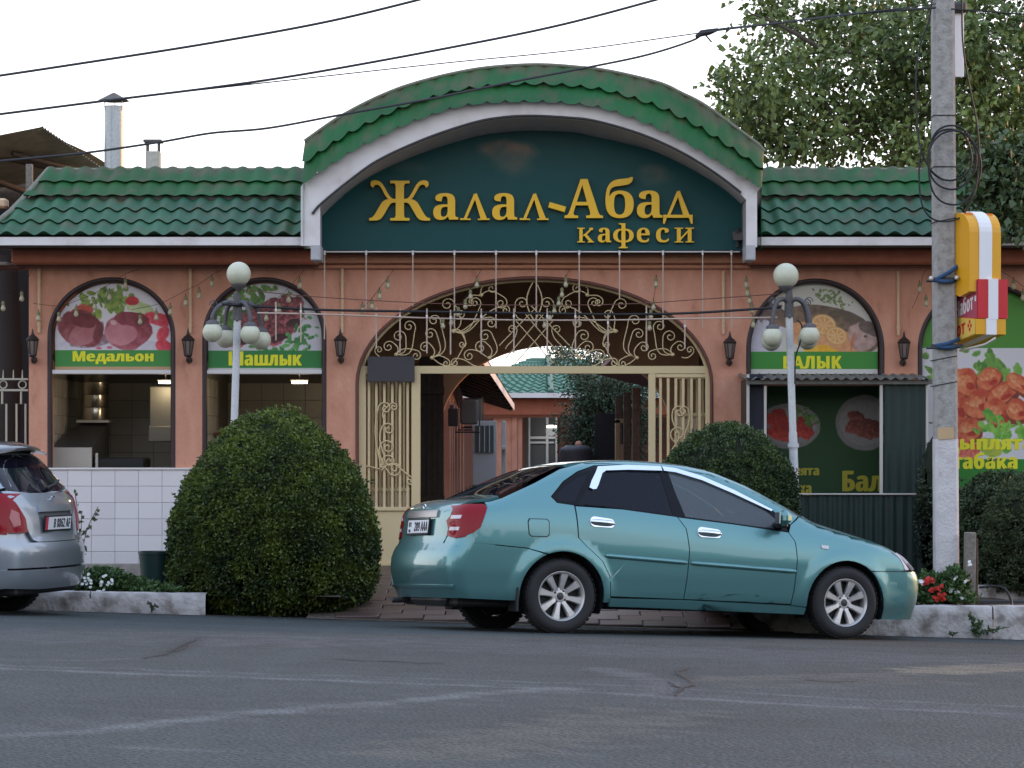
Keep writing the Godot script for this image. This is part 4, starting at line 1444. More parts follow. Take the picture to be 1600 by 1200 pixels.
# the drive-through behind the gate: side walls, ceiling and a lower arch at its far end
func passage(h: Node3D) -> void:
	var zb := -2.6
	var xl := X(553)
	var xr := X(1117)
	for x in [xl - 0.05, xr + 0.05]:
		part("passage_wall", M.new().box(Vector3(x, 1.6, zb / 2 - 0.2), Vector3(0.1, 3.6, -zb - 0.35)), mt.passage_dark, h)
	var dl := thing("door_leaf", "dark wooden door leaf folded against left wall inside the gate passage", "door")
	var dz := -2.3
	for k in 4:
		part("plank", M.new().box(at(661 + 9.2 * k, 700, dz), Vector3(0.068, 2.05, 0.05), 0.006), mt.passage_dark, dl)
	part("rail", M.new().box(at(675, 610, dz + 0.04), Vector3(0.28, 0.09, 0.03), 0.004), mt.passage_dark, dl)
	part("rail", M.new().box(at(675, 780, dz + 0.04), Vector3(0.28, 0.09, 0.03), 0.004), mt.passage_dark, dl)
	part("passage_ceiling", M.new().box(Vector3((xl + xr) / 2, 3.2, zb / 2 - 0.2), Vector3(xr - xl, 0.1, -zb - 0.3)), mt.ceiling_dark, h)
	# rear arch: half width 1.29 m, drawn in metres at z = zb
	var cx := 0.493
	var a := 1.29
	var b := 0.91
	var spring := 1.456
	var w := M.new()
	var prev := Vector2.ZERO
	for k in 41:
		var t := PI - PI * k / 40.0
		var p := Vector2(cx + cos(t) * a, spring + sin(t) * b)
		if k > 0:
			w.quad(Vector3(prev.x, prev.y, zb), Vector3(p.x, p.y, zb), Vector3(p.x, 3.25, zb), Vector3(prev.x, 3.25, zb), Vector3.BACK)
			w.quad(Vector3(prev.x, prev.y, zb), Vector3(p.x, p.y, zb), Vector3(p.x, p.y, zb - 0.4), Vector3(prev.x, prev.y, zb - 0.4), Vector3(cx, spring, zb) - Vector3(p.x, p.y, zb))
			w.quad(Vector3(prev.x, prev.y, zb - 0.4), Vector3(p.x, p.y, zb - 0.4), Vector3(p.x, 3.25, zb - 0.4), Vector3(prev.x, 3.25, zb - 0.4), Vector3.FORWARD)
		prev = p
	w.box(Vector3((xl - 0.1 + cx - a) / 2, 1.6, zb - 0.2), Vector3(cx - a - xl + 0.1, 3.4, 0.4))
	w.box(Vector3((xr + 0.1 + cx + a) / 2, 1.6, zb - 0.2), Vector3(xr + 0.1 - cx - a, 3.4, 0.4))
	part("passage_arch", w, mt.plaster_brown, h)

# ---------------------------------------------------------------- ironwork gate
func curl(p0: Vector2, c: Vector2, r: float, dir: float, bow: float, z: float, turns := 1.35) -> Array:
	var a := (p0 - c).angle() + dir * 1.75
	var e := c + Vector2(cos(a), sin(a)) * r
	var tang := Vector2(-sin(a), cos(a)) * dir
	var d := p0.distance_to(e)
	var ctrl := e - tang * d * 0.55
	var c1 := p0.lerp(ctrl, 0.55) + (e - p0).orthogonal().normalized() * bow * d
	var o := []
	for k in 9:
		var t := k / 9.0
		var q := p0.bezier_interpolate(c1, ctrl, e, t)
		o.append(at(q.x, q.y, z))
	for k in 26:
		var t := k / 25.0
		var q := c + Vector2(cos(a + dir * TAU * turns * t), sin(a + dir * TAU * turns * t)) * r * lerpf(1.0, 0.18, pow(t, 0.8))
		o.append(at(q.x, q.y, z))
	return o

func gate() -> void:
	var g := thing("gate", "cream wrought iron gate with scrollwork under the wide arch, standing open", "gate")
	var z := -0.1
	var iron: Material = mt.iron_cream
	var bar := func(called: String, x0: float, y0: float, x1: float, y1: float, d: float, zz: float):
		var a := at(x0, y0, zz)
		var b := at(x1, y1, zz)
		part(called, M.new().box((a + b) / 2, Vector3(absf(b.x - a.x), absf(a.y - b.y), d), 0.004), iron, g)
	bar.call("arch_beam", 563, 572, 1110, 584, 0.06, z)
	bar.call("upright", 559, 572, 572, 880, 0.07, z + 0.003)
	bar.call("upright", 643, 572, 657, 880, 0.07, z + 0.003)
	bar.call("upright", 1013, 584, 1024, 900, 0.07, z + 0.003)
	bar.call("upright", 1102, 575, 1113, 900, 0.07, z + 0.003)
	bar.call("rail", 1024, 584.5, 1102, 590, 0.05, z)
	bar.call("rail", 572, 792, 643, 798, 0.05, z)
	bar.call("lower_sheet", 572, 798.5, 643, 880, 0.02, z - 0.01)
	bar.call("lower_sheet", 1024, 800, 1102, 890, 0.02, z - 0.01)
	bar.call("threshold", 560, 880, 660, 888, 0.08, z)
	for x in [576.5, 588, 600.5, 613, 625, 637]:
		bar.call("bar", x - 2.1, 584, x + 2.1, 793, 0.02, z)
	for x in [1032, 1044, 1056, 1067.5, 1080.5, 1093]:
		bar.call("bar", x - 2.2, 590, x + 2.2, 800, 0.02, z)
	# folded leaves behind the fixed side panels
	var leaf := func(xs: Array, xa: float, xb: float, ys: float):
		var lf := thing("gate_leaf", "cream barred gate leaf folded back behind %s panel of the arch gate" % ("the left" if xa < 800 else "the right"), "gate leaf", Vector3.ZERO, "folded leaves of the arch gate")
		for x in xs:
			var a := at(x - 1.9, 590, z - 0.42)
			var b := at(x + 1.9, 860, z - 0.42)
			part("bar", M.new().box((a + b) / 2, Vector3(b.x - a.x, a.y - b.y, 0.02), 0.003), mt.iron_cream, lf)
		for yy in [590, ys]:
			var a := at(xa, yy - 3, z - 0.42)
			var b := at(xb, yy + 3, z - 0.42)
			part("rail", M.new().box((a + b) / 2, Vector3(b.x - a.x, a.y - b.y, 0.035), 0.003), mt.iron_cream, lf)
		var a := at(xa, ys, z - 0.44)
		var b := at(xb, 880, z - 0.44)
		part("sheet", M.new().box((a + b) / 2, Vector3(b.x - a.x, a.y - b.y, 0.012), 0.003), mt.pale_sheet, lf)
	leaf.call([570, 582, 594, 607, 619, 631], 566, 640, 765)
	leaf.call([1064, 1076, 1089, 1098], 1058, 1103, 648)
	# arch rim
	part("arch_rim", M.new().tube(arch_line(835, 272, 600, 162, 600, z).map(func(p): return Vector3(at(800 + p.x * 150, 880 - p.y * 150, z).x, maxf(aty(880 - p.y * 150, z), aty(575, z)), z)), 0.02, 6), iron, g)
	# scrolls, left half; the right half is its mirror image about x = 835
	var rows := [[675, 559, 664, 543, 9.4, -1, -0.2], [675, 559, 672, 522, 10, -1, -0.35], [675, 559, 678, 501, 10, -1, -0.42], [675, 559, 697, 568, 7, 1, 0.1],
		[709, 518, 722, 538, 6.5, 1, 0.25], [709, 518, 742, 473, 10, -1, -0.3], [709, 518, 767, 505, 9.5, 1, -0.3], [709, 518, 699, 476, 11, -1, -0.3], [709, 518, 720, 492, 8, 1, -0.25],
		[619, 554, 607, 542, 9.5, -1, -0.2], [619, 554, 623, 526, 11, -1, -0.35], [619, 554, 639, 510, 10.5, -1, -0.45], [619, 554, 650, 556, 8.5, 1, 0.15], [605, 558, 592, 547, 7, 1, 0.1],
		[765, 559, 751, 543, 11, -1, -0.2], [765, 559, 758, 525, 11, -1, -0.35], [765, 559, 733, 556, 9.5, -1, 0.2], [745, 572, 711, 567, 7, -1, 0.2],
		[752, 461, 768, 451, 9, 1, 0.2], [752, 461, 783, 474, 10.5, 1, 0.2], [752, 461, 735, 472, 8, -1, 0.2], [709, 518, 790, 485, 8, 1, -0.4], [820, 500, 816, 474, 11, 1, 0.3], [790, 545, 800, 515, 8, -1, 0.2], [675, 559, 705, 523, 26, -1, -0.5]]
	for r in rows:
		for s in [1.0, -1.0]:
			var fx := func(x: float) -> float: return 835.0 + (x - 835.0) * s
			var turns := 1.35 if r[4] < 20 else 0.35
			var m := M.new().tube(curl(Vector2(fx.call(r[0]), r[1]), Vector2(fx.call(r[2]), r[3]), r[4], r[5] * s, r[6] * s, z, turns), 0.0062, 5)
			part("scroll", m, iron, g)
	for p in [[675, 559], [709, 518], [619, 554], [765, 559], [752, 461]]:
		for s in [1.0, -1.0]:
			part("rosette", M.new().ball(at(835 + (p[0] - 835) * s, p[1], z + 0.006), 0.022, 10, 0.9), iron, g)
	for s in [1.0, -1.0]:
		var leafm := []
		for k in 13:
			var t := k / 12.0
			leafm.append(at(835 + s * 12.0 * sin(PI * t), 437 + 65 * t, z))
		part("scroll", M.new().tube(leafm, 0.0075, 5), iron, g)
		for d in [[790, 560, 850, 490], [805, 568, 865, 500], [780, 540, 840, 478]]:
			part("lattice_bar", M.new().tube([at(835 + s * (d[0] - 835), d[1], z - 0.01 * s), at(835 + s * (d[2] - 835), d[3], z - 0.01 * s)], 0.006, 5), iron, g)
	# ornaments on the side panels
	var left := [[594, 730, 602, 638, 11, 1, -0.1], [594, 730, 607, 671, 11, 1, -0.4], [594, 730, 606, 699, 12, 1, -0.4], [594, 730, 608, 721, 10, 1, -0.3], [594, 732, 566, 737, 7, -1, 0.2], [596, 730, 617, 732, 11, -1, 0.5], [596, 735, 640, 752, 7, 1, 0.45], [600, 655, 615, 636, 7, 1, 0.2]]
	for r in left:
		part("scroll", M.new().tube(curl(Vector2(r[0], r[1]), Vector2(r[2], r[3]), r[4], r[5], r[6], z + 0.025), 0.008, 5), iron, g)
	for r in [[1058, 690, 1062, 644, 11, 1, -0.4], [1058, 700, 1060, 678, 12, 1, -0.4], [1050, 720, 1062, 706, 12, 1, -0.4], [1072, 690, 1068, 642, 8, -1, 0.3]]:
		part("scroll", M.new().tube(curl(Vector2(r[0], r[1]), Vector2(r[2], r[3]), r[4], r[5], r[6], z + 0.025), 0.008, 5), iron, g)
	var pl := thing("plaque", "blank dark slate grey plaque wired to top left corner of the gate", "plaque")
	part("board", M.new().box(at(611, 577, 0.0), Vector3(0.49, 0.265, 0.02), 0.005), mt.slate, pl)
	part("wire", M.new().tube([at(580, 562, 0.015), at(580, 552, -0.06)], 0.004, 4).tube([at(640, 562, 0.015), at(640, 552, -0.06)], 0.004, 4), mt.dark_metal, pl)

# ---------------------------------------------------------------- printed banners
var dab_noise := FastNoiseLite.new()
func dab(img: Image, cx: float, cy: float, rx: float, ry: float, rot: float, a: Color, b: Color, rough := 0.25, freq := 0.06, seed_ := 1, soft := 0.22) -> void:
	dab_noise.seed = seed_
	dab_noise.frequency = freq
	var R := int(maxf(rx, ry) * 1.4) + 2
	var cr := cos(rot)
	var sr := sin(rot)
	for y in range(maxi(0, int(cy) - R), mini(img.get_height(), int(cy) + R)):
		for x in range(maxi(0, int(cx) - R), mini(img.get_width(), int(cx) + R)):
			var dx := x - cx
			var dy := y - cy
			var u := (dx * cr + dy * sr) / rx
			var v := (-dx * sr + dy * cr) / ry
			var d := u * u + v * v
			if d > 1.9:
				continue
			var n := dab_noise.get_noise_2d(x, y)
			var e := sqrt(d) + dab_noise.get_noise_2d(x * 0.35 + 70.0, y * 0.35) * rough * 1.3
			if e < 1.0:
				var col := a.lerp(b, clampf(0.5 + n * 0.8 + v * 0.4 - u * 0.15, 0, 1))
				var al := clampf((1.0 - e) * rx * soft, 0, 1)
				img.set_pixel(x, y, img.get_pixel(x, y).lerp(col, al))

func ring_dab(img: Image, cx: float, cy: float, r: float, a: Color, b: Color) -> void:
	dab(img, cx, cy, r, r * 0.85, 0.3, a, a, 0.03)
	dab(img, cx, cy, r * 0.86, r * 0.72, 0.3, b, a, 0.08, 0.15)
	for k in 8:
		var t := TAU * k / 8
		dab(img, cx + cos(t) * r * 0.45, cy + sin(t) * r * 0.38, r * 0.07, r * 0.3, t + PI / 2, a, a, 0.1)

func print_mat(img: Image, rough := 0.45) -> StandardMaterial3D:
	var m := StandardMaterial3D.new()
	m.albedo_texture = ImageTexture.create_from_image(img)
	m.roughness = rough
	return m

func C(r: int, g: int, b: int) -> Color:
	return Color8(r, g, b)

func blank(w: int, h: int, c: Color) -> Image:
	var i := Image.create(w, h, false, Image.FORMAT_RGB8)
	i.fill(c)
	return i

func greens(img: Image, spots: Array, r: float, seed_: int, dark := C(40, 84, 38), light := C(120, 160, 62)) -> void:
	var rng := RandomNumberGenerator.new()
	rng.seed = seed_
	for s in spots:
		for k in 14:
			dab(img, s[0] + rng.randfn() * r, s[1] + rng.randfn() * r * 0.7, r * rng.randf_range(0.3, 0.7), r * rng.randf_range(0.15, 0.4), rng.randf() * PI, dark.lerp(light, rng.randf()), light.lerp(dark, rng.randf() * 0.6), 0.3, 0.09, rng.randi() % 99)

# thick lettering: each word is laid twice, a few millimetres apart
func bold_letters(s: String, f: Font, ce: Vector3, w: float, h: float, deep: float, mtl: Material, parent: Node3D) -> void:
	var e := h * 0.035
	letters("lettering", s, f, ce - Vector3(e, 0, 0), w - 2 * e, h, deep, mtl, parent)
	letters("lettering", s, f, ce + Vector3(e, e * 0.4, 0.0006), w - 2 * e, h, deep, mtl, parent)

func banners() -> void:
	var f := font("Droid Sans", 700)
	var band := C(62, 140, 62)
	# 1: two fillet medallions
	var im := blank(320, 240, C(222, 214, 218))
	dab(im, 160, 175, 150, 22, 0, C(205, 196, 204), C(216, 208, 214), 0.2)
	greens(im, [[90, 60], [130, 40], [165, 30], [190, 50], [145, 62]], 26, 5, C(52, 92, 34), C(164, 178, 74))
	dab(im, 235, 70, 42, 20, 0.3, C(178, 190, 130), C(200, 208, 160), 0.1)
	dab(im, 212, 48, 20, 14, 0, C(206, 44, 50), C(180, 30, 40), 0.1)
	for t in [[285, 100, 34, 20], [296, 140, 18, 26], [300, 175, 26, 20], [262, 96, 20, 16]]:
		dab(im, t[0], t[1], t[2], t[3], 0.4, C(206, 44, 62), C(226, 84, 100), 0.15)
	dab(im, 70, 82, 36, 22, -0.4, C(196, 84, 58), C(180, 60, 44), 0.2)
	dab(im, 105, 160, 66, 18, -0.15, C(120, 90, 96), C(176, 160, 166), 0.1)
	dab(im, 72, 126, 64, 54, 0.35, C(112, 34, 36), C(160, 84, 88), 0.16, 0.03, 3)
	dab(im, 78, 140, 44, 32, -0.35, C(166, 92, 96), C(184, 118, 120), 0.2, 0.025, 13)
	dab(im, 66, 100, 50, 22, 0.25, C(100, 24, 28), C(132, 48, 50), 0.3, 0.03, 9)
	dab(im, 120, 132, 14, 34, 0.3, C(96, 30, 36), C(124, 50, 54), 0.2, 0.03, 19)
	dab(im, 198, 132, 66, 54, 0.05, C(130, 42, 52), C(178, 96, 106), 0.14, 0.03, 4)
	dab(im, 186, 140, 48, 34, -0.2, C(188, 112, 120), C(202, 136, 142), 0.25, 0.02, 14)
	dab(im, 205, 96, 50, 20, 0.05, C(116, 30, 40), C(146, 60, 70), 0.3, 0.03, 10)
	dab(im, 232, 108, 18, 12, 0.4, C(106, 28, 40), C(120, 40, 50), 0.3, 0.03, 20)
	dab(im, 160, 108, 14, 10, 0.2, C(206, 150, 150), C(214, 170, 168), 0.3, 0.04, 21)
	for t in [[120, 180], [150, 178]]:
		dab(im, t[0], t[1], 10, 5, 0, C(206, 96, 120), C(206, 96, 120), 0.2)
	im.fill_rect(Rect2i(0, 186, 320, 46), band)
	im.fill_rect(Rect2i(0, 232, 320, 8), C(190, 150, 110))
	var b1 := thing("printed_banner", "arched food banner with two raw red medallions and yellow lettering on green", "banner")
	part("print", M.new().prism(arch_poly(175, 91, 526, 84, 577), -0.10, -0.085), print_mat(im), b1)
	bold_letters( "Медальон", f, Vector3(X(175), Y(558.5), -0.082), X(238) - X(111), Y(549) - Y(569), 0.003, mt.print_yellow, b1)
	# 2: skewered meat with herbs
	im = blank(320, 240, C(200, 196, 200))
	greens(im, [[70, 60], [110, 40], [150, 30], [40, 90], [60, 110]], 30, 7, C(34, 66, 26), C(110, 150, 50))
	for t in [[170, 70, 44, 26], [210, 60, 40, 24], [130, 96, 46, 28], [180, 110, 50, 28], [230, 100, 46, 30], [120, 130, 50, 28], [190, 140, 52, 30], [245, 60, 28, 22], [90, 150, 40, 24]]:
		dab(im, t[0], t[1], t[2], t[3], -0.4, C(96, 36, 40), C(186, 104, 106), 0.3, 0.07, int(t[0]))
		dab(im, t[0] + 8, t[1] + 10, t[2] * 0.6, t[3] * 0.4, -0.2, C(50, 22, 26), C(80, 34, 36), 0.35, 0.1, int(t[1]))
	greens(im, [[200, 176], [250, 160], [290, 140], [160, 182], [270, 178]], 22, 8, C(38, 92, 44), C(110, 176, 90))
	im.fill_rect(Rect2i(0, 186, 320, 48), C(44, 124, 58))
	im.fill_rect(Rect2i(0, 234, 320, 6), C(190, 190, 186))
	var b2 := thing("printed_banner", "arched food banner with grilled meat, herbs and yellow lettering, behind left lamp post", "banner")
	part("print", M.new().prism(arch_poly(413, 89, 526, 84, 578), -0.10, -0.085), print_mat(im), b2)
	bold_letters( "Шашлык", f, Vector3(X(413.5), Y(560), -0.082), X(471) - X(356), Y(549) - Y(571), 0.003, mt.print_yellow, b2)
	# 3: baked fish with lemon
	im = blank(360, 260, C(206, 202, 190))
	dab(im, 40, 150, 60, 60, 0, C(214, 210, 220), C(196, 192, 206), 0.2)
	greens(im, [[235, 40], [215, 30], [255, 55]], 14, 11, C(86, 108, 60), C(130, 150, 90))
	for t in [[180, 18], [200, 45], [280, 62], [140, 50]]:
		dab(im, t[0], t[1], 6, 3, 0.8, C(70, 60, 50), C(90, 80, 64), 0.4)
	dab(im, 60, 84, 52, 30, 0.3, C(92, 78, 80), C(130, 112, 112), 0.4, 0.08, 2)
	dab(im, 105, 106, 60, 22, 0.25, C(110, 90, 76), C(140, 112, 90), 0.2, 0.04, 26)
	dab(im, 235, 132, 142, 64, 0.30, C(96, 80, 66), C(150, 120, 92), 0.06, 0.03, 6)
	dab(im, 215, 158, 118, 40, 0.20, C(206, 138, 88), C(226, 170, 124), 0.14, 0.03, 8)
	dab(im, 318, 152, 46, 44, 0.3, C(206, 176, 164), C(168, 136, 126), 0.15, 0.03, 12)
	dab(im, 336, 128, 34, 20, 0.5, C(92, 78, 72), C(120, 100, 90), 0.2)
	dab(im, 326, 150, 8, 7, 0, C(225, 205, 195), C(60, 50, 48), 0.05)
	dab(im, 290, 166, 6, 34, 0.2, C(206, 120, 80), C(190, 100, 66), 0.2)
	for t in [[178, 128, 30], [208, 118, 38], [244, 150, 33]]:
		dab(im, t[0], t[1], t[2], t[2] * 0.84, 0.3, C(214, 160, 92), C(206, 150, 84), 0.02)
		dab(im, t[0], t[1], t[2] * 0.9, t[2] * 0.75, 0.3, C(236, 202, 150), C(232, 196, 140), 0.02)
		dab(im, t[0], t[1], t[2] * 0.8, t[2] * 0.66, 0.3, C(216, 156, 92), C(226, 172, 108), 0.05, 0.05)
		for k in 8:
			var ta := TAU * k / 8 + 0.2
			dab(im, t[0] + cos(ta) * t[2] * 0.42, t[1] + sin(ta) * t[2] * 0.35, t[2] * 0.38, 1.6, ta, C(236, 200, 146), C(236, 200, 146), 0.02)
	for t in [[252, 92], [270, 98], [285, 112], [262, 118], [280, 84], [240, 80]]:
		dab(im, t[0], t[1], 7, 5, 0.5, C(110, 102, 60), C(80, 70, 44), 0.3)
	dab(im, 205, 196, 50, 20, 0.1, C(232, 170, 40), C(240, 196, 70), 0.2)
	im.fill_rect(Rect2i(0, 196, 360, 50), C(58, 142, 52))
	im.fill_rect(Rect2i(0, 246, 360, 14), C(214, 212, 206))
	var b3 := thing("printed_banner", "arched food banner with a baked fish and lemon slices, above the green stall", "banner")
	part("print", M.new().prism(arch_poly(1272, 101, 545, 103, 584), -0.10, -0.085), print_mat(im), b3)
	bold_letters( "БАЛЫК", f, Vector3(X(1271), Y(566), -0.082), X(1317) - X(1225), Y(556) - Y(576), 0.003, mt.print_yellow, b3)
	# 4: tall chicken banner at the right edge
	im = blank(360, 720, C(216, 214, 218))
	im.fill_rect(Rect2i(0, 0, 360, 150), C(74, 142, 44))
	greens(im, [[180, 190], [220, 210], [60, 210], [150, 240]], 34, 21, C(60, 110, 40), C(140, 190, 80))
	dab(im, 190, 330, 150, 84, 0.0, C(206, 200, 206), C(226, 222, 228), 0.05)
	for t in [[124, 236, 46, 36, 0.4], [186, 226, 40, 30, -0.5], [96, 300, 44, 36, 0.9], [160, 290, 44, 38, 0.1], [224, 262, 52, 26, -0.4], [276, 240, 46, 22, 0.5], [214, 316, 44, 34, 0.6], [128, 356, 44, 30, -0.2], [268, 306, 40, 28, 0.2]]:
		dab(im, t[0] + 3, t[1] + 8, t[2] * 1.05, t[3] * 1.05, t[4], C(120, 44, 28), C(140, 60, 36), 0.2, 0.03, int(t[0] + 7))
		dab(im, t[0], t[1], t[2], t[3], t[4], C(190, 70, 40), C(222, 128, 82), 0.25, 0.03, int(t[0] + t[1]))
		dab(im, t[0] - 6, t[1] - 6, t[2] * 0.6, t[3] * 0.5, t[4], C(206, 104, 62), C(228, 160, 110), 0.5, 0.07, int(t[0]))
		dab(im, t[0] + 12, t[1] + 10, t[2] * 0.35, t[3] * 0.3, t[4], C(164, 40, 24), C(190, 64, 40), 0.4, 0.06, int(t[1]))
	greens(im, [[210, 356], [250, 370], [180, 344], [290, 356]], 28, 22, C(70, 140, 40), C(150, 206, 84))
	for t in [[110, 400], [135, 410]]:
		dab(im, t[0], t[1], 30, 28, 0, C(206, 70, 60), C(230, 140, 120), 0.15)
	dab(im, 190, 400, 40, 22, 0.3, C(196, 196, 70), C(150, 180, 60), 0.2)
	im.fill_rect(Rect2i(0, 430, 360, 290), C(36, 128, 34))
	var b4 := thing("printed_banner", "tall banner with roast chicken pieces at the right edge, behind the concrete pole", "banner")
	part("print", M.new().prism(arch_poly(1543, 101, 545, 95, 898), -0.10, -0.085), print_mat(im), b4)
	bold_letters( "Цыплята", f, Vector3(X(1548), Y(695), -0.082), X(1612) - X(1474), Y(681) - Y(709), 0.003, mt.print_yellow, b4)
	bold_letters( "табака", f, Vector3(X(1541), Y(720), -0.082), X(1592) - X(1490), Y(708) - Y(734), 0.003, mt.print_yellow, b4)
	# 5: inside the stall, whose shade is mixed into the darker print
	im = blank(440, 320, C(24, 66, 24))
	for c in [[60, 120, 92, 70], [274, 110, 84, 86]]:
		dab(im, c[0], c[1], c[2], c[3], 0, C(140, 134, 130), C(124, 120, 118), 0.02)
		dab(im, c[0], c[1], c[2] * 0.86, c[3] * 0.82, 0, C(152, 146, 142), C(136, 132, 130), 0.02)
	for t in [[30, 100, 36, 30], [60, 130, 44, 28], [95, 120, 34, 28], [40, 140, 40, 24], [110, 140, 24, 20]]:
		dab(im, t[0], t[1], t[2], t[3], 0.2, C(150, 34, 26), C(206, 70, 52), 0.3, 0.07, int(t[0]))
	greens(im, [[90, 80], [120, 95]], 18, 31)
	for t in [[260, 120, 40, 30], [290, 130, 40, 32], [250, 90, 24, 16]]:
		dab(im, t[0], t[1], t[2], t[3], 0.2, C(90, 40, 34), C(150, 80, 66), 0.3, 0.07, int(t[0]))
	var b5 := thing("printed_banner", "shaded green banner with two plates of meat, hung inside the corrugated stall", "banner")
	var a := at(1199, 603, 0.12)
	var c := at(1442, 770, 0.12)
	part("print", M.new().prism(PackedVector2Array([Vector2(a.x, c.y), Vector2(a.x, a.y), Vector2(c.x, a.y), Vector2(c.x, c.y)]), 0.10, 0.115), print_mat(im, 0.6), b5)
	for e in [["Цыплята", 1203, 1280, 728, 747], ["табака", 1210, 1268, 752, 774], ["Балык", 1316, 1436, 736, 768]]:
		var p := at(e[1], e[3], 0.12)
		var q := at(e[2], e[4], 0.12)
		bold_letters( e[0], f, (p + q) / 2, q.x - p.x, p.y - q.y, 0.003, mt.print_yellow_shaded, b5)

# ---------------------------------------------------------------- lamps, wires and hangings
func lamp_post(called_label: String, top: Vector3, foot: Vector3, globes: Array, r_top: float) -> void:
	var l := thing("lamp_post", called_label, "street lamp")
	var dir := (top - foot).normalized()
	part("post", M.new().tube([foot, foot.lerp(top, 0.55), foot.lerp(top, 0.551), top], [0.042, 0.042, 0.036, 0.036], 14), mt.pale_blue_paint, l)
	part("collar", M.new().lathe([Vector2(0.055, -0.02), Vector2(0.055, 0.02)], foot.lerp(top, 0.5), 14), mt.pale_blue_paint, l)
	part("stem", M.new().tube([top - dir * 0.02, top + Vector3(0, 0.10, 0), top + Vector3(0, 0.24, 0)], [0.05, 0.045, 0.03], 10), mt.lamp_iron, l)
	var gtop: Vector3 = globes[0]
	part("globe", M.new().ball(gtop, r_top, 28), mt.globe, l)
	part("globe_holder", M.new().lathe([Vector2(0.02, -0.17), Vector2(0.03, -0.15), Vector2(0.07, -0.125), Vector2(0.075, -0.1), Vector2(0.05, -0.095)], gtop + Vector3(0, 0.0, 0), 16), mt.lamp_iron, l)
	for k in range(1, globes.size()):
		var g: Vector3 = globes[k]
		var hub := top + Vector3(0, 0.10, 0)
		var up := g + Vector3(0, 0.11, 0)
		var side := (up - hub)
		side.y = 0
		var pts := smooth_line([hub, hub + side * 0.35 + Vector3(0, 0.055, 0), hub + side * 0.8 + Vector3(0, 0.0, 0), up + Vector3(0, 0.05, 0), up], 5)
		part("arm", M.new().tube(pts, 0.021, 8), mt.lamp_iron, l)
		var sc := []
		for j in 22:
			var t := j / 21.0
			var ang := TAU * 1.3 * t
			sc.append(hub + side * 0.95 + Vector3(0, 0.02, 0) + side.normalized() * cos(ang) * 0.05 * (1 - t * 0.7) + Vector3(0, sin(ang) * 0.05 * (1 - t * 0.7), 0))
		part("scroll", M.new().tube(sc, 0.005, 5), mt.lamp_iron, l)
		part("globe", M.new().ball(g, 0.098, 24), mt.globe, l)
		part("globe_holder", M.new().lathe([Vector2(0.03, 0.12), Vector2(0.062, 0.10), Vector2(0.066, 0.075), Vector2(0.04, 0.07)], g, 14), mt.lamp_iron, l)
	var hub2 := top + Vector3(0, 0.06, 0)
	part("finial", M.new().tube([hub2, hub2 + Vector3(0, -0.09, 0.05)], [0.03, 0.012], 8), mt.lamp_iron, l)

func wall_lantern(p: Vector3, label: String) -> void:
	var l := thing("wall_lantern", label, "lantern", p, "lanterns on the piers of the cafe front")
	# p is on the wall at mid height
	var o := Vector3(0, 0, 0.13)
	part("bracket", M.new().tube(smooth_line([Vector3(0, -0.15, 0.0), Vector3(0, -0.17, 0.05), Vector3(0, -0.15, 0.12), Vector3(0, -0.11, 0.13)], 4), 0.017, 7).ball(Vector3(0, -0.145, 0.03), 0.035, 10), mt.lantern_iron, l)
	part("base", M.new().lathe([Vector2(0.0, -0.12), Vector2(0.03, -0.115), Vector2(0.045, -0.1), Vector2(0.04, -0.085)], o, 6, Basis.IDENTITY, false), mt.lantern_iron, l)
	part("glass", M.new().lathe([Vector2(0.036, -0.085), Vector2(0.056, 0.055)], o, 6, Basis.IDENTITY, false), mt.lantern_glass, l)
	var fr := M.new()
	for k in 6:
		var a := TAU * k / 6
		fr.tube([o + Vector3(cos(a) * 0.038, -0.088, sin(a) * 0.038), o + Vector3(cos(a) * 0.058, 0.057, sin(a) * 0.058)], 0.006, 5)
	part("frame", fr, mt.lantern_iron, l)
	part("cap", M.new().lathe([Vector2(0.066, 0.052), Vector2(0.072, 0.062), Vector2(0.045, 0.095), Vector2(0.022, 0.112), Vector2(0.014, 0.13), Vector2(0.008, 0.16), Vector2(0.0, 0.185)], o, 6, Basis.IDENTITY, false), mt.lantern_iron, l)

func cable(label: String, pts: Array, r: float, mtl: Material, cat := "cable", called := "overhead_cable", per := 10) -> void:
	solo(called, M.new().tube(smooth_line(pts, per), r, 6), mtl, label, cat)

func garland(label: String, path: Array, bulbs: Array, z: float) -> void:
	var g := thing("bulb_string", label, "string lights", Vector3.ZERO)
	var pts := path.map(func(p): return at(p[0], p[1], z))
	part("cord", M.new().tube(smooth_line(pts, 5), 0.0025, 5), mt.black, g)
	for b in bulbs:
		var p := at(b[0], b[1], z)
		var o := part("bulb", M.new().lathe([Vector2(0.012, 0.012), Vector2(0.015, 0.0), Vector2(0.024, -0.02), Vector2(0.025, -0.035), Vector2(0.017, -0.05), Vector2(0.0, -0.056)], p, 10), mt.bulb, g)
		part("socket", M.new().lathe([Vector2(0.0, 0.05), Vector2(0.016, 0.048), Vector2(0.019, 0.012), Vector2(0.012, 0.008)], p, 10), mt.socket_green, o)
		part("lead", M.new().tube([p + Vector3(0, 0.045, 0), p + Vector3(0, 0.075, 0)], 0.004, 4), mt.black, o)

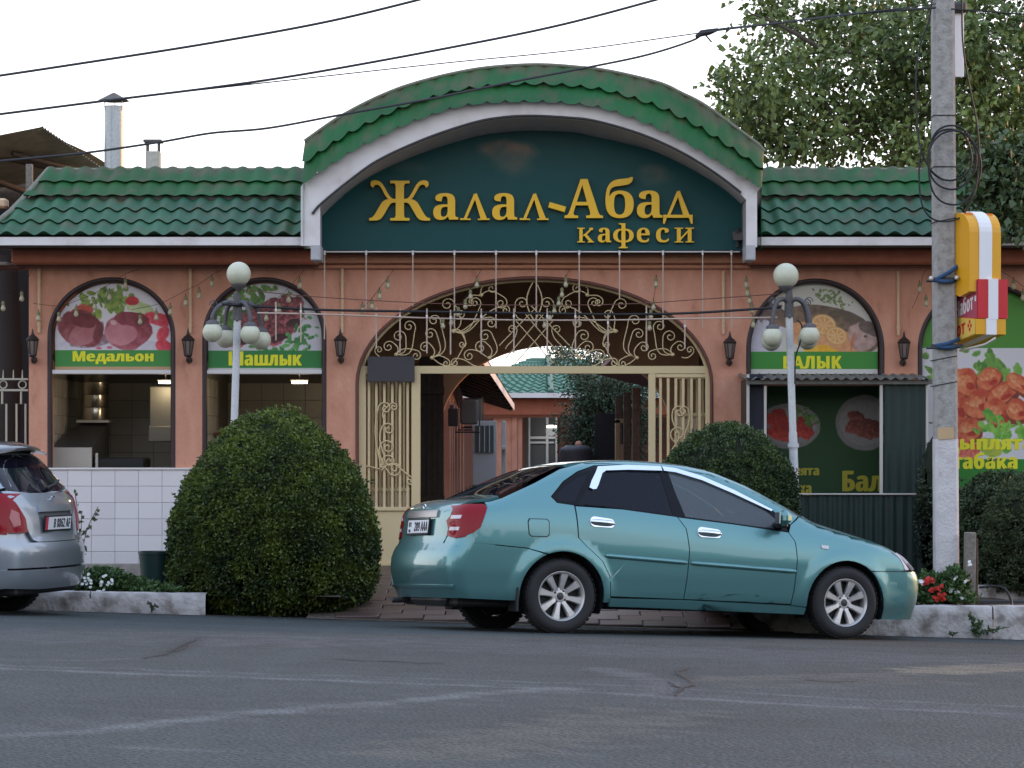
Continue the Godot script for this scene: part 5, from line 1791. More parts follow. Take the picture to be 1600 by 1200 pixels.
func hangings() -> void:
	# long thin light tubes under the signboard
	var names := ["first", "second", "third", "fourth", "fifth", "sixth", "seventh", "eighth", "ninth", "tenth", "eleventh"]
	var xs := [[507, 530], [572, 483], [645, 478], [710, 511], [775, 513], [838, 510], [905, 510], [968, 466], [1036, 512], [1098, 512], [1143, 512]]
	var proto: Node3D = null
	for k in xs.size():
		var p := at(xs[k][0], 396, 0.42)
		var ln: float = p.y - aty(xs[k][1], 0.42)
		var t := thing("hanging_tube", "%s thin white light tube from the left, hanging under the signboard" % names[k], "light tube", p, "light tubes hanging under the signboard")
		part("tube", M.new().tube([Vector3(0, -0.01, 0), Vector3(0, -ln, 0)], 0.0075, 6), mt.tube_white, t)
		part("cap", M.new().tube([Vector3(0, 0.03, 0), Vector3(0, -0.015, 0)], 0.012, 6), mt.white_paint, t)
	# second row on a long white cord between the lamp posts
	var zz := 1.1
	cable("white cord strung between the two lamp posts, carrying short light tubes", [at(402, 489, 1.9), at(500, 491, 1.6), at(640, 496, zz), at(800, 500, zz), at(960, 500, zz), at(1060, 498, 1.4), at(1215, 496, 1.9)], 0.009, mt.tube_white, "wire", "white_cord")
	var short := [[431, 472, 532], [470, 474, 535], [588, 480, 545], [625, 482, 551], [667, 482, 552], [704, 484, 554], [752, 482, 553], [803, 482, 552], [855, 482, 552], [899, 482, 545], [950, 492, 552], [1010, 478, 548], [1070, 497, 545]]
	var nm := ["first", "second", "third", "fourth", "fifth", "sixth", "seventh", "eighth", "ninth", "tenth", "eleventh", "twelfth", "last"]
	for k in short.size():
		var s: Array = short[k]
		var z0: float = 1.7 if s[0] < 500 else zz
		var p := at(s[0], s[1], z0 + 0.02)
		var ln: float = p.y - aty(s[2], z0 + 0.02)
		var t := thing("short_tube", "%s short white light tube from the left, clipped to the white cord" % nm[k], "light tube", p, "short light tubes on the white cord")
		part("tube", M.new().tube([Vector3(0, 0, 0), Vector3(0, -ln, 0)], 0.008, 6), mt.tube_white, t)
		part("clip", M.new().box(Vector3(0, -0.08, 0), Vector3(0.02, 0.03, 0.02), 0.003), mt.white_paint, t)
	cable("thick black cable sagging between the two lamp posts", [at(345, 474, 2.0), at(373, 477, 1.95), at(500, 484, 1.4), at(640, 486.5, zz), at(800, 489, zz), at(960, 491, zz), at(1080, 489, 1.4), at(1220, 480, 2.0)], 0.014, mt.black)
	cable("thin brown wire running above the black cable in front of the arch", [at(385, 453, 1.9), at(460, 461, 1.4), at(560, 468, 1.2), at(700, 475, 1.2), at(840, 477, 1.2), at(980, 475, 1.2), at(1090, 468, 1.4), at(1218, 459, 1.9)], 0.005, mt.brown_paint, "wire", "thin_wire")
	garland("bulb string over the dark opening at the left edge", [[-5, 458], [20, 452], [38, 443], [49, 424]], [[34, 463], [5, 478]], 0.18)
	garland("bulb string over the medallion banner, its left half", [[52, 474], [92, 478], [119, 470], [148, 458], [171, 444], [196, 428], [217, 421]], [[60, 494], [92, 495], [119, 487], [148, 476], [171, 461], [196, 443]], 0.2)
	garland("bulb string over the pier between the two kitchen windows", [[205, 484], [244, 476], [266, 467], [290, 454], [311, 444], [331, 430], [348, 421]], [[219, 499], [244, 493], [266, 484], [290, 470], [311, 459], [331, 440]], 0.2)
	garland("bulb string beside the grilled meat banner, right of left lamp post", [[404, 486], [436, 464], [451, 450], [468, 430], [476, 421]], [[416, 494], [436, 481], [451, 465], [468, 443]], 0.2)
	garland("bulb string on the wall left of the arch top", [[555, 487], [567, 480], [581, 466], [593, 450], [606, 434], [615, 421]], [[566, 482], [581, 476], [593, 460], [606, 443]], 0.2)
	garland("bulb string crossing left half of the arch", [[686, 505], [705, 492], [716, 478], [727, 466], [735, 452], [745, 434], [752, 421]], [[692, 506], [705, 501], [716, 487], [727, 475], [735, 460], [745, 442]], 0.2)
	garland("bulb string crossing the arch right of its middle", [[845, 505], [855, 492], [866, 473], [873, 462], [878, 448], [884, 433], [890, 421]], [[851, 505], [859, 494], [866, 483], [873, 471], [878, 457], [884, 441]], 0.2)
	garland("bulb string hanging down at right shoulder of the arch", [[1026, 430], [1024, 450], [1021, 468], [1015, 495]], [[1025, 441], [1021, 477], [1017, 491], [1015, 509]], 0.2)
	garland("bulb string hanging down left of the fish banner", [[1166, 432], [1170, 455], [1176, 480], [1175, 505]], [[1166, 442], [1168, 455], [1171, 467], [1175, 482], [1177, 504]], 0.2)
	garland("bulb string on the wall just left of the concrete pole", [[1425, 482], [1437, 455], [1442, 430], [1448, 421]], [[1437, 449], [1447, 471]], 0.2)
	garland("bulb string over top right corner of the chicken banner", [[1560, 421], [1584, 436], [1600, 448], [1620, 452]], [[1584, 444], [1598, 462]], 0.2)

# ---------------------------------------------------------------- plants
func many(called: String, base: Mesh, tr: Array, cols: Array, parent: Node3D) -> void:
	var mm := MultiMesh.new()
	mm.transform_format = MultiMesh.TRANSFORM_3D
	mm.use_colors = true
	mm.mesh = base
	mm.instance_count = tr.size()
	for k in tr.size():
		mm.set_instance_transform(k, tr[k])
		mm.set_instance_color(k, cols[k])
	var o := MultiMeshInstance3D.new()
	o.name = sub_number(parent, called)
	o.multimesh = mm
	o.set_meta("kind", "stuff")
	parent.add_child(o, true)

func leaf_mesh(l: float, w: float) -> M:
	var m := M.new()
	var a := Vector3(0, 0, 0)
	var t := Vector3(0, l, -l * 0.12)
	var mid := Vector3(0, l * 0.45, 0.0)
	for s in [-1.0, 1.0]:
		var e := Vector3(s * w / 2, l * 0.4, w * 0.16)
		m.tri(a, e, mid, Vector3.BACK)
		m.tri(mid, e, t, Vector3.BACK)
	return m

func leaf_mat(rough := 0.55) -> StandardMaterial3D:
	var m := vcol(rough)
	m.backlight_enabled = true
	m.backlight = lin(0.10, 0.16, 0.03)
	return m

func sprig(seed_: int, n: int, spread: float, l: float) -> M:
	var rng := RandomNumberGenerator.new()
	rng.seed = seed_
	var m := M.new()
	for k in n:
		var d := Vector3(rng.randfn(), rng.randf() * 1.3, rng.randfn()).normalized()
		var b := Basis.looking_at(d, Vector3(rng.randf(), 0.3, rng.randf()).normalized())
		var o := Vector3(rng.randfn(), rng.randf() * 1.4, rng.randfn()) * spread
		var lm := leaf_mesh(l * rng.randf_range(0.7, 1.2), l * 0.55)
		for q in lm.v.size():
			m.put(o + b * (Basis(Vector3.RIGHT, -PI / 2) * lm.v[q]), b * (Basis(Vector3.RIGHT, -PI / 2) * lm.n[q]))
		var f := m.v.size() - lm.v.size()
		for q in lm.i:
			m.i.append(f + q)
	return m

# clipped bush: rad(dir) is its surface
func bush(label: String, ce: Vector3, rx: float, ry: float, down: float, n: int, seed_: int, dark: Color, light: Color, ragged := 0.03, sq := 2.3, cat := "bush") -> void:
	var b := thing("clipped_bush", label, cat, ce)
	var rng := RandomNumberGenerator.new()
	rng.seed = seed_
	var no := FastNoiseLite.new()
	no.seed = seed_
	no.frequency = 1.4
	no.fractal_octaves = 3
	var surf := func(d: Vector3) -> Vector3:
		var e := sq
		var hy: float = ry if d.y > 0 else down
		if d.y < 0:
			e = 3.0
		var r := 1.0 / pow(pow(Vector2(d.x, d.z).length() / rx, e) + pow(absf(d.y) / hy, e), 1.0 / e)
		return d * r * (1.0 + no.get_noise_3dv(d * 2.0) * ragged * 1.6)
	var core := M.new()
	core.grid(36, 20, func(u, v):
		var a: float = TAU * u
		var c: float = PI * v
		return surf.call(Vector3(sin(c) * cos(a), cos(c), sin(c) * sin(a))) * 0.93, Vector3.UP)
	for k in core.n.size():
		if core.n[k].dot(core.v[k]) < 0:
			core.n[k] = -core.n[k]
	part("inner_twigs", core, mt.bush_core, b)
	var tr := []
	var cols := []
	for k in n:
		var d := Vector3(rng.randfn(), rng.randfn(), rng.randfn()).normalized()
		var p: Vector3 = surf.call(d)
		if p.y < -down * 0.97:
			continue
		var lump := no.get_noise_3dv(p * 1.6)
		if no.get_noise_3dv(p * 3.0 + Vector3(40, 0, 0)) < -0.42:
			continue
		p *= rng.randf_range(0.94, 1.01) + lump * ragged * 0.4 + maxf(0.0, rng.randfn() - 1.7) * ragged * 1.5
		var upd := (d * 1.0 + Vector3(0, 0.5, 0) + Vector3(rng.randfn(), rng.randfn(), rng.randfn()) * 0.35).normalized()
		var sx := upd.cross(Vector3(rng.randfn(), rng.randfn(), rng.randfn())).normalized()
		var s := rng.randf_range(0.7, 1.25)
		tr.append(Transform3D(Basis(sx, upd, sx.cross(upd)) * s, p))
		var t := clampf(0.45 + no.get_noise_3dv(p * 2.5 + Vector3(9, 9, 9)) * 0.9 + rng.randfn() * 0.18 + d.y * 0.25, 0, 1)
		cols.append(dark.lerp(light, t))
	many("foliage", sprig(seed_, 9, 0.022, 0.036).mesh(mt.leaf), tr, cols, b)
	part("stem", M.new().tube([Vector3(0, -down - 0.1, 0), Vector3(0, -down * 0.4, 0)], 0.06, 8), mt.bark, b)

func flower_bed(label: String, ce: Vector3, w: float, dpt: float, hh: float, n: int, seed_: int, blooms: Array, cat := "flowers") -> void:
	var f := thing("flower_clump", label, cat, ce)
	var rng := RandomNumberGenerator.new()
	rng.seed = seed_
	var tr := []
	var cols := []
	for k in n:
		var p := Vector3(rng.randfn() * w * 0.4, 0, rng.randf_range(-dpt, dpt) * 0.5)
		p.y = rng.randf() * hh * maxf(0.15, 1.0 - pow(absf(p.x) / (w * 0.9), 2))
		tr.append(Transform3D(Basis.from_euler(Vector3(rng.randfn() * 0.5, rng.randf() * TAU, rng.randfn() * 0.5)) * rng.randf_range(0.7, 1.4), p))
		cols.append(Color(0.035, 0.075, 0.02).lerp(Color(0.09, 0.16, 0.05), rng.randf()))
	many("leaves", sprig(seed_, 6, 0.02, 0.05).mesh(mt.leaf), tr, cols, f)
	for bl in blooms:
		var p: Vector3 = bl[0]
		var m := M.new()
		for q in bl[2]:
			var c: Vector3 = p + Vector3(rng.randfn(), rng.randfn() * 0.7, rng.randf()) * bl[3] * 0.8
			var up := Vector3(rng.randfn() * 0.5, 0.7, 0.8).normalized()
			var sx := up.cross(Vector3.RIGHT).normalized()
			var bs := Basis(up.cross(sx).normalized(), up, sx)
			for j in 7:
				var a := TAU * j / 7
				var o: Vector3 = c + bs * Vector3(cos(a), 0.25, sin(a)) * bl[4]
				m.tri(c, c + bs * Vector3(cos(a - 0.4), 0.3, sin(a - 0.4)) * bl[4], o + bs * Vector3(0, 0.02 * bl[4], 0), up)
				m.tri(c, c + bs * Vector3(cos(a + 0.4), 0.3, sin(a + 0.4)) * bl[4], o + bs * Vector3(0, 0.02 * bl[4], 0), up)
		part("bloom", m, bl[1], f)

func weed(called: String, label: String, foot: Vector3, stems: Array, col: Color, leaf := 0.06, cat := "plant") -> void:
	var w := thing(called, label, cat, foot)
	var rng := RandomNumberGenerator.new()
	rng.seed = int(absf(foot.x) * 100)
	for s in stems:
		var tip := Vector3(s[0], s[1], s[2])
		var pts := smooth_line([Vector3.ZERO, tip * 0.5 + Vector3(-s[0] * 0.15, s[1] * 0.08, 0), tip], 5)
		var m := M.new().tube(pts, 0.004, 5)
		var st := part("stem", m, mt.bark, w)
		var lv := M.new()
		for k in s[3]:
			var t := rng.randf_range(0.35 if s[3] < 16 else 0.1, 1.0)
			var p: Vector3 = pts[int(t * (pts.size() - 1))]
			var lm := leaf_mesh(leaf * rng.randf_range(0.6, 1.2), leaf * 0.6)
			var b := Basis.from_euler(Vector3(rng.randfn() * 0.6, rng.randfn() * 0.8, rng.randf() * TAU))
			for q in lm.v.size():
				lv.put(p + b * lm.v[q], b * lm.n[q])
			var f := lv.v.size() - lm.v.size()
			for q in lm.i:
				lv.i.append(f + q)
		var mm := leaf_mat()
		mm.vertex_color_use_as_albedo = false
		mm.albedo_color = col.linear_to_srgb()
		part("leaves", lv, mm, st)

func tree(label: String, foot: Vector3, lobes: Array, limbs: Array, n_per: float, leaf_l: float, seed_: int, dark: Color, light: Color, called := "broadleaf_tree", trunk_r := 0.16) -> void:
	var t := thing(called, label, "tree")
	var rng := RandomNumberGenerator.new()
	rng.seed = seed_
	var first := true
	for l in limbs:
		var pts := smooth_line(l, 5)
		var rad := []
		var r0 := trunk_r if first else trunk_r * 0.22
		for k in pts.size():
			rad.append(lerpf(r0, r0 * 0.25, float(k) / (pts.size() - 1)))
		part("trunk" if first else "limb", M.new().tube(pts, rad, 9), mt.bark, t)
		first = false
	var tr := []
	var cols := []
	var tw := M.new()
	for b in lobes:
		var c: Vector3 = b[0]
		var r: Vector3 = b[1]
		var twigs := int(n_per * b[2])
		var lobe_tone := rng.randf_range(-0.2, 0.25)
		for k in twigs:
			var d := Vector3(rng.randfn(), rng.randfn(), rng.randfn()).normalized() * pow(rng.randf(), 0.4)
			var p := c + d * r
			var out := (d + Vector3(rng.randfn() * 0.4, -0.1 + rng.randfn() * 0.3, rng.randfn() * 0.4)).normalized()
			var ln := rng.randf_range(0.22, 0.5)
			if k % 3 == 0:
				tw.tube([p - out * ln * 0.4, p + out * ln * 0.5], 0.005, 4)
			var tone := rng.randf()
			for j in 9:
				var q := p + out * ln * (j / 8.0 - 0.4) + Vector3(rng.randfn(), rng.randfn(), rng.randfn()) * 0.05
				var dn := (Vector3(rng.randfn() * 0.7, -0.5 + rng.randfn() * 0.5, rng.randfn() * 0.7) + out * 0.6).normalized()
				var sx := dn.cross(Vector3(rng.randfn(), rng.randfn(), rng.randfn())).normalized()
				tr.append(Transform3D(Basis(sx, dn, sx.cross(dn)) * rng.randf_range(0.65, 1.25), q))
				cols.append(dark.lerp(light, clampf(lobe_tone + tone * 0.6 + rng.randf() * 0.35, 0, 1)))
	many("crown", leaf_mesh(leaf_l, leaf_l * 0.72).mesh(mt.leaf), tr, cols, t)
	part("twigs", tw, mt.bark, t).set_meta("kind", "stuff")

# ---------------------------------------------------------------- stall, pole, sign, surroundings
func rib_sheet(a: Vector3, b: Vector3, pitch: float, deep: float) -> M:
	# upright corrugated sheet facing +z between two corners
	var m := M.new()
	var n := int((b.x - a.x) / pitch * 8)
	m.grid(n, 1, func(u, v):
		var x := lerpf(a.x, b.x, u)
		var w := clampf(sin(TAU * (x - a.x) / pitch) * 1.8, -1, 1)
		return Vector3(x, lerpf(b.y, a.y, v), a.z + deep * 0.5 * w), Vector3.BACK)
	return m

func stall() -> void:
	var s := thing("market_stall", "dark green corrugated metal stall with banner inside, below the fish banner", "stall")
	var z := 0.85
	var px := func(a, b): return at(a, b, z)
	# front: low wall of four sheets and a tall closed sheet on the right
	var xs := [1198, 1262, 1326, 1390, 1449]
	for k in 4:
		var a: Vector3 = px.call(xs[k] + 0.3, 774)
		var b: Vector3 = px.call(xs[k + 1] - 0.3, 915)
		part("wall_sheet", rib_sheet(Vector3(a.x, a.y, z), Vector3(b.x, b.y, z), 0.1, 0.014), mt.stall_green, s)
	var a: Vector3 = px.call(1381, 600)
	var b: Vector3 = px.call(1446, 770)
	part("wall_sheet", rib_sheet(Vector3(a.x, a.y, z), Vector3(b.x, b.y, z), 0.1, 0.014), mt.stall_green, s)
	for e in [[1168.5, 585, 900, 4.5], [1195.5, 603, 900, 4.0], [1376.5, 600, 772, 5.0], [1448, 600, 915, 3.6]]:
		var p: Vector3 = px.call(e[0], e[1])
		var q: Vector3 = px.call(e[0], e[2])
		part("post", M.new().box(Vector3(p.x, (p.y + q.y) / 2, z + 0.012), Vector3(e[3] / 154.0, p.y - q.y, 0.04), 0.004), mt.stall_white, s)
	var r0: Vector3 = px.call(1198, 772)
	var r1: Vector3 = px.call(1449, 772)
	part("rail", M.new().box((r0 + r1) / 2 + Vector3(0, 0, 0.014), Vector3(r1.x - r0.x, 0.017, 0.044), 0.004), mt.stall_white, s)
	# roof sheet, corrugated front to back
	var q0 := at(1164, 584, 0.05)
	var q1 := at(1456, 598, 0.95)
	var roof := M.new()
	roof.grid(220, 2, func(u, v):
		return Vector3(lerpf(atx(1164, 0.95), atx(1456, 0.95), u), lerpf(aty(585, 0.02), aty(592, 0.98), v) + 0.012 * sin(TAU * u * 19), lerpf(0.02, 0.98, v)), Vector3.UP)
	part("roof_sheet", roof, mt.slate_sheet, s)
	part("roof_edge", M.new().box(Vector3((r0.x + r1.x) / 2 - 0.08, aty(597, 0.93), 0.9), Vector3(1.88, 0.045, 0.03), 0.004), mt.slate_sheet, s)
	# sides and the dark blue strip on the left
	for x in [1169, 1449]:
		part("side_sheet", M.new().box(Vector3(atx(x, z), 0.9, 0.44), Vector3(0.02, 2.0, 0.81)), mt.stall_green, s)
	part("dark_strip", M.new().box(Vector3(atx(1182, z), 0.95, 0.75), Vector3(0.15, 2.0, 0.02)), mt.dark_blue, s)

func utility_pole() -> void:
	var z := 3.75
	var f := at(1478.5, 915, z)
	var t := at(1472, -130, z)
	var p := thing("utility_pole", "grey concrete utility pole, whitewashed below, before the stall", "pole")
	var shaft := func(y0: float, y1: float, k: float) -> M:
		var m := M.new()
		var q := []
		for y in [y0, y1]:
			var u: float = (y - f.y) / (t.y - f.y)
			var c := f.lerp(t, u)
			var h: float = lerpf(0.1055, 0.098, u) + k
			var bv := 0.025
			q.append([Vector3(c.x - h + bv, y, z + h), Vector3(c.x + h - bv, y, z + h), Vector3(c.x + h, y, z + h - bv), Vector3(c.x + h, y, z - h + bv), Vector3(c.x + h - bv, y, z - h), Vector3(c.x - h + bv, y, z - h), Vector3(c.x - h, y, z - h + bv), Vector3(c.x - h, y, z + h - bv)])
		for k2 in 8:
			var n := (k2 + 1) % 8
			m.quad(q[0][k2], q[0][n], q[1][n], q[1][k2], q[0][k2] + q[0][n] - 2 * Vector3(f.x, y0, z))
		return m
	var yw := aty(686, z)
	part("shaft", shaft.call(yw - 0.1, t.y, 0.0), mt.concrete_pole, p)
	part("whitewash", shaft.call(f.y - 0.5, yw, 0.0025), mt.whitewash, p)
	part("paper_notice", M.new().box(at(1478, 677, z + 0.115), Vector3(0.15, 0.105, 0.003), 0.0, Basis(Vector3.BACK, 0.05)), mt.paper, p)
	for y in [182, 262, 345, 560, 600]:
		var c := at(1474.5, y, z)
		var ring := []
		for a in [[-1, 1], [1, 1], [1, -1], [-1, -1]]:
			ring.append(c + Vector3(a[0] * 0.106, 0.02 * a[0] * (1 if y > 300 else 0), a[1] * 0.106))
		part("wire_band", M.new().tube(ring, 0.005, 4, true), mt.dark_metal, p)
	for y in [437, 541]:
		var hw := M.new()
		var c := at(1477, y, z)
		hw.box(c + Vector3(0, 0, 0.12), Vector3(0.3, 0.03, 0.02), 0.004)
		hw.tube([c + Vector3(-0.19, -0.02, 0.12), c + Vector3(0.0, -0.02, 0.125)], 0.012, 6)
		part("clamp", hw, mt.dark_metal, p)
	for e in [[1455, 435], [1495, 434]]:
		part("insulator", M.new().tube([at(e[0], e[1], z + 0.15), at(e[0], e[1], z + 0.19)], [0.022, 0.018], 10), mt.white_paint, p)
	for e in [[1462, 437, 1507, 408], [1462, 438, 1497, 438], [1462, 540, 1498, 530], [1464, 541, 1500, 541]]:
		part("blue_strap", M.new().tube(smooth_line([at(e[0], e[1], z + 0.12), at((e[0] + e[2]) / 2.0, (e[1] + e[3]) / 2.0 + 2, z + 0.15), at(e[2], e[3], z + 0.06)], 4), 0.02, 6), mt.blue_cloth, p)
	# cable coil hung round the pole
	var coil := M.new()
	for k in 3:
		var pts := []
		var c := Vector2([1484, 1487, 1490][k], [242, 246, 262][k])
		for j in 40:
			var a := TAU * j / 40
			var q := at(c.x + cos(a) * ([34, 37, 41][k] + 2.0 * sin(3 * a + k)), c.y + sin(a) * ([42, 52, 60][k] + 2.0 * cos(2 * a)), z + 0.16 + 0.02 * k + 0.03 * cos(a + k))
			pts.append(q)
		coil.tube(pts, 0.009, 6, true)
	solo("cable_coil", coil, mt.black, "coil of black cable hung round upper part of the concrete pole", "cable coil")
	cable("loose black cable looping down beside the concrete pole", [at(1440, 225, z + 0.2), at(1436, 270, z + 0.2), at(1441, 320, z + 0.18), at(1462, 344, z + 0.16), at(1500, 340, z + 0.16), at(1522, 300, z + 0.2), at(1530, 250, z + 0.2), at(1526, 190, z + 0.15), at(1512, 120, z + 0.12), at(1504, 60, z + 0.1), at(1503, -30, z + 0.1)], 0.008, mt.black)
	cable("black cable running down left of the concrete pole through the leaves", [at(1458, -20, z + 0.1), at(1452, 30, z + 0.1), at(1438, 70, z + 0.1), at(1431, 130, z + 0.1), at(1436, 220, z + 0.15), at(1452, 262, z + 0.16), at(1474, 282, z + 0.16)], 0.008, mt.black)
	var w := thing("white_board", "narrow white board hanging behind top of the concrete pole", "board")
	part("board", M.new().box(at(1495, 68, z - 0.3), Vector3(0.13, 0.62, 0.015), 0.004), mt.white_plastic, w)
	part("bracket", M.new().box(at(1494, 12, z - 0.28), Vector3(0.2, 0.1, 0.08), 0.02), mt.dark_metal, w)

func street_sign() -> void:
	var s := thing("street_sign", "yellow and red plastic light-box sign strapped to right side of the concrete pole", "sign")
	var th := 0.32
	var d := Vector3(-sin(th), 0, -cos(th))
	var tdir := Vector3(cos(th), 0, -sin(th))
	var b := Basis(d, Vector3.UP, tdir)
	var z := 4.1
	var T := 0.29
	var scy := func(py: float): return aty(py, z)
	var poly := func(pts: Array): return PackedVector2Array(pts)
	var slab := func(called: String, px: float, thick: float, pts: Array, m1: Material, core: Material, cw: float):
		var o := at(px, 700, z)
		o.y = 0
		var mm := M.new()
		mm.prism(PackedVector2Array(pts), 0.0, thick * (0.5 - cw), o, b)
		mm.prism(PackedVector2Array(pts), thick * (0.5 + cw), thick, o, b)
		var root := part(called, mm, m1, s)
		var mid := Vector2.ZERO
		for p in pts:
			mid += p / pts.size()
		var big := PackedVector2Array()
		for p in pts:
			big.append(p + (p - mid).normalized() * 0.014)
		part("white_band", M.new().prism(big, thick * (0.5 - cw), thick * (0.5 + cw), o, b), core, root)
		return o
	var y := scy
	# rounded upper box
	var up := []
	for k in 15:
		var a := PI * k / 14.0
		up.append(Vector2(0.24 - cos(a) * 0.24, y.call(362) + sin(a) * 0.19))
	up.append(Vector2(0.50, y.call(400)))
	up.append(Vector2(0.46, y.call(450)))
	up.append(Vector2(0.2, y.call(462)))
	up.append(Vector2(0.0, y.call(455)))
	slab.call("upper_box", 1515, 0.315, up, mt.sign_orange, mt.white_plastic, 0.2)
	part("top_lid", M.new().prism(PackedVector2Array([Vector2(0.12, y.call(336)), Vector2(0.34, y.call(336)), Vector2(0.34, y.call(331)), Vector2(0.12, y.call(331))]), 0.02, 0.295, Vector3(atx(1515, z), 0, z), b), mt.sign_orange_dark, s)
	# red middle box with a pink face
	var o: Vector3 = slab.call("middle_box", 1528, 0.30, [Vector2(0.0, y.call(497)), Vector2(0.0, y.call(436)), Vector2(0.3, y.call(448)), Vector2(0.42, y.call(425)), Vector2(0.54, y.call(428)), Vector2(0.56, y.call(502))], mt.sign_red, mt.white_plastic, 0.16)
	var face := PackedVector2Array([Vector2(0.01, y.call(496)), Vector2(0.01, y.call(438)), Vector2(0.3, y.call(450)), Vector2(0.42, y.call(427)), Vector2(0.53, y.call(430)), Vector2(0.55, y.call(501))])
	var mface := part("pink_face", M.new().prism(face, -0.006, -0.001, o, b), mt.sign_pink, s)
	var tb := Basis(-d, Vector3.UP, -tdir)
	var f := font("Droid Sans", 700)
	var sl := Basis(tb.x + Vector3(0, 0.22, 0), tb.y, tb.z)
	letters("lettering", "Набот", f, o + b * Vector3(0.25, y.call(475), -0.008), 0.34, 0.16, 0.003, mt.white_paint, mface, sl)
	part("print_mark", M.new().box(o + b * Vector3(0.035, y.call(466), -0.008), Vector3(0.025, 0.05, 0.003), 0.0, tb), mt.white_paint, mface)
	# lower yellow box
	var o2: Vector3 = slab.call("lower_box", 1525, 0.30, [Vector2(0.0, y.call(522)), Vector2(0.0, y.call(498)), Vector2(0.58, y.call(490)), Vector2(0.60, y.call(538))], mt.sign_orange, mt.white_plastic, 0.17)
	var face2 := part("yellow_face", M.new().prism(PackedVector2Array([Vector2(0.01, y.call(521)), Vector2(0.01, y.call(499)), Vector2(0.57, y.call(491)), Vector2(0.59, y.call(537))]), -0.006, -0.001, o2, b), mt.sign_pale_yellow, s)
	letters("lettering", "Хот", f, o2 + b * Vector3(0.33, y.call(513), -0.008), 0.26, 0.13, 0.003, mt.sign_red, face2, sl)
	for k in 4:
		var c := o2 + b * Vector3(0.11, y.call(508), -0.008) + b * Vector3([0.025, -0.025, 0, 0][k], [0, 0, 0.035, -0.035][k], 0)
		part("print_mark", M.new().box(c, Vector3(0.025, 0.03, 0.003), 0.0, tb), mt.sign_red, face2)
	part("bracket", M.new().tube([at(1500, 548, z - 0.3), at(1540, 538, z), at(1556, 528, z)], 0.012, 6), mt.steel, s)

func wires() -> void:
	cable("upper thick overhead cable crossing the sky at top left", [at(-60, 127, 7), at(120, 100, 7), at(330, 67, 7), at(520, 32, 7), at(700, -12, 7)], 0.0115, mt.cable_black)
	cable("second overhead cable, crossing the sky and passing the chimney cap", [at(-60, 186, 6.5), at(160, 158, 6.5), at(330, 137, 6.5), at(480, 115, 6.5), at(700, 75, 6.5), at(880, 38, 6.5), at(1060, -10, 6.5)], 0.0115, mt.cable_black)
	cable("thin overhead wire leaving the second cable and ending at the pole top", [at(245, 148, 6.4), at(480, 122, 6.0), at(700, 98, 5.4), at(900, 78, 5.0), at(1105, 50, 4.6), at(1300, 26, 4.2), at(1462, 6, 3.95)], 0.006, mt.cable_black, "wire")
	cable("lowest overhead cable, sagging over the left roof and pediment up to the pole", [at(-60, 257, 5.5), at(60, 246, 5.5), at(140, 238, 5.5), at(250, 222, 5.4), at(330, 208, 5.3), at(420, 200, 5.2), at(540, 178, 5.0), at(680, 153, 4.9), at(800, 128, 4.8), at(920, 105, 4.7), at(1010, 86, 4.6), at(1080, 64, 4.4), at(1112, 48, 4.3), at(1200, 38, 4.2), at(1330, 22, 4.1), at(1462, 12, 3.95)], 0.011, mt.cable_black)
	var j := thing("cable_joint", "small dark taped joint where two overhead wires meet, left of the tree", "cable joint")
	part("tape", M.new().tube([at(1088, 57, 4.45), at(1096, 52, 4.42), at(1108, 50, 4.4), at(1122, 46, 4.38)], [0.016, 0.03, 0.028, 0.014], 8), mt.black, j)
	part("tail", M.new().tube([at(1100, 52, 4.42), at(1112, 66, 4.42)], 0.008, 5), mt.black, j)
	cable("overhead wire leaving the pole to the right among the leaves", [at(1486, 14, 3.9), at(1540, 18, 3.9), at(1600, 22, 3.9), at(1700, 26, 3.9)], 0.008, mt.black, "wire")

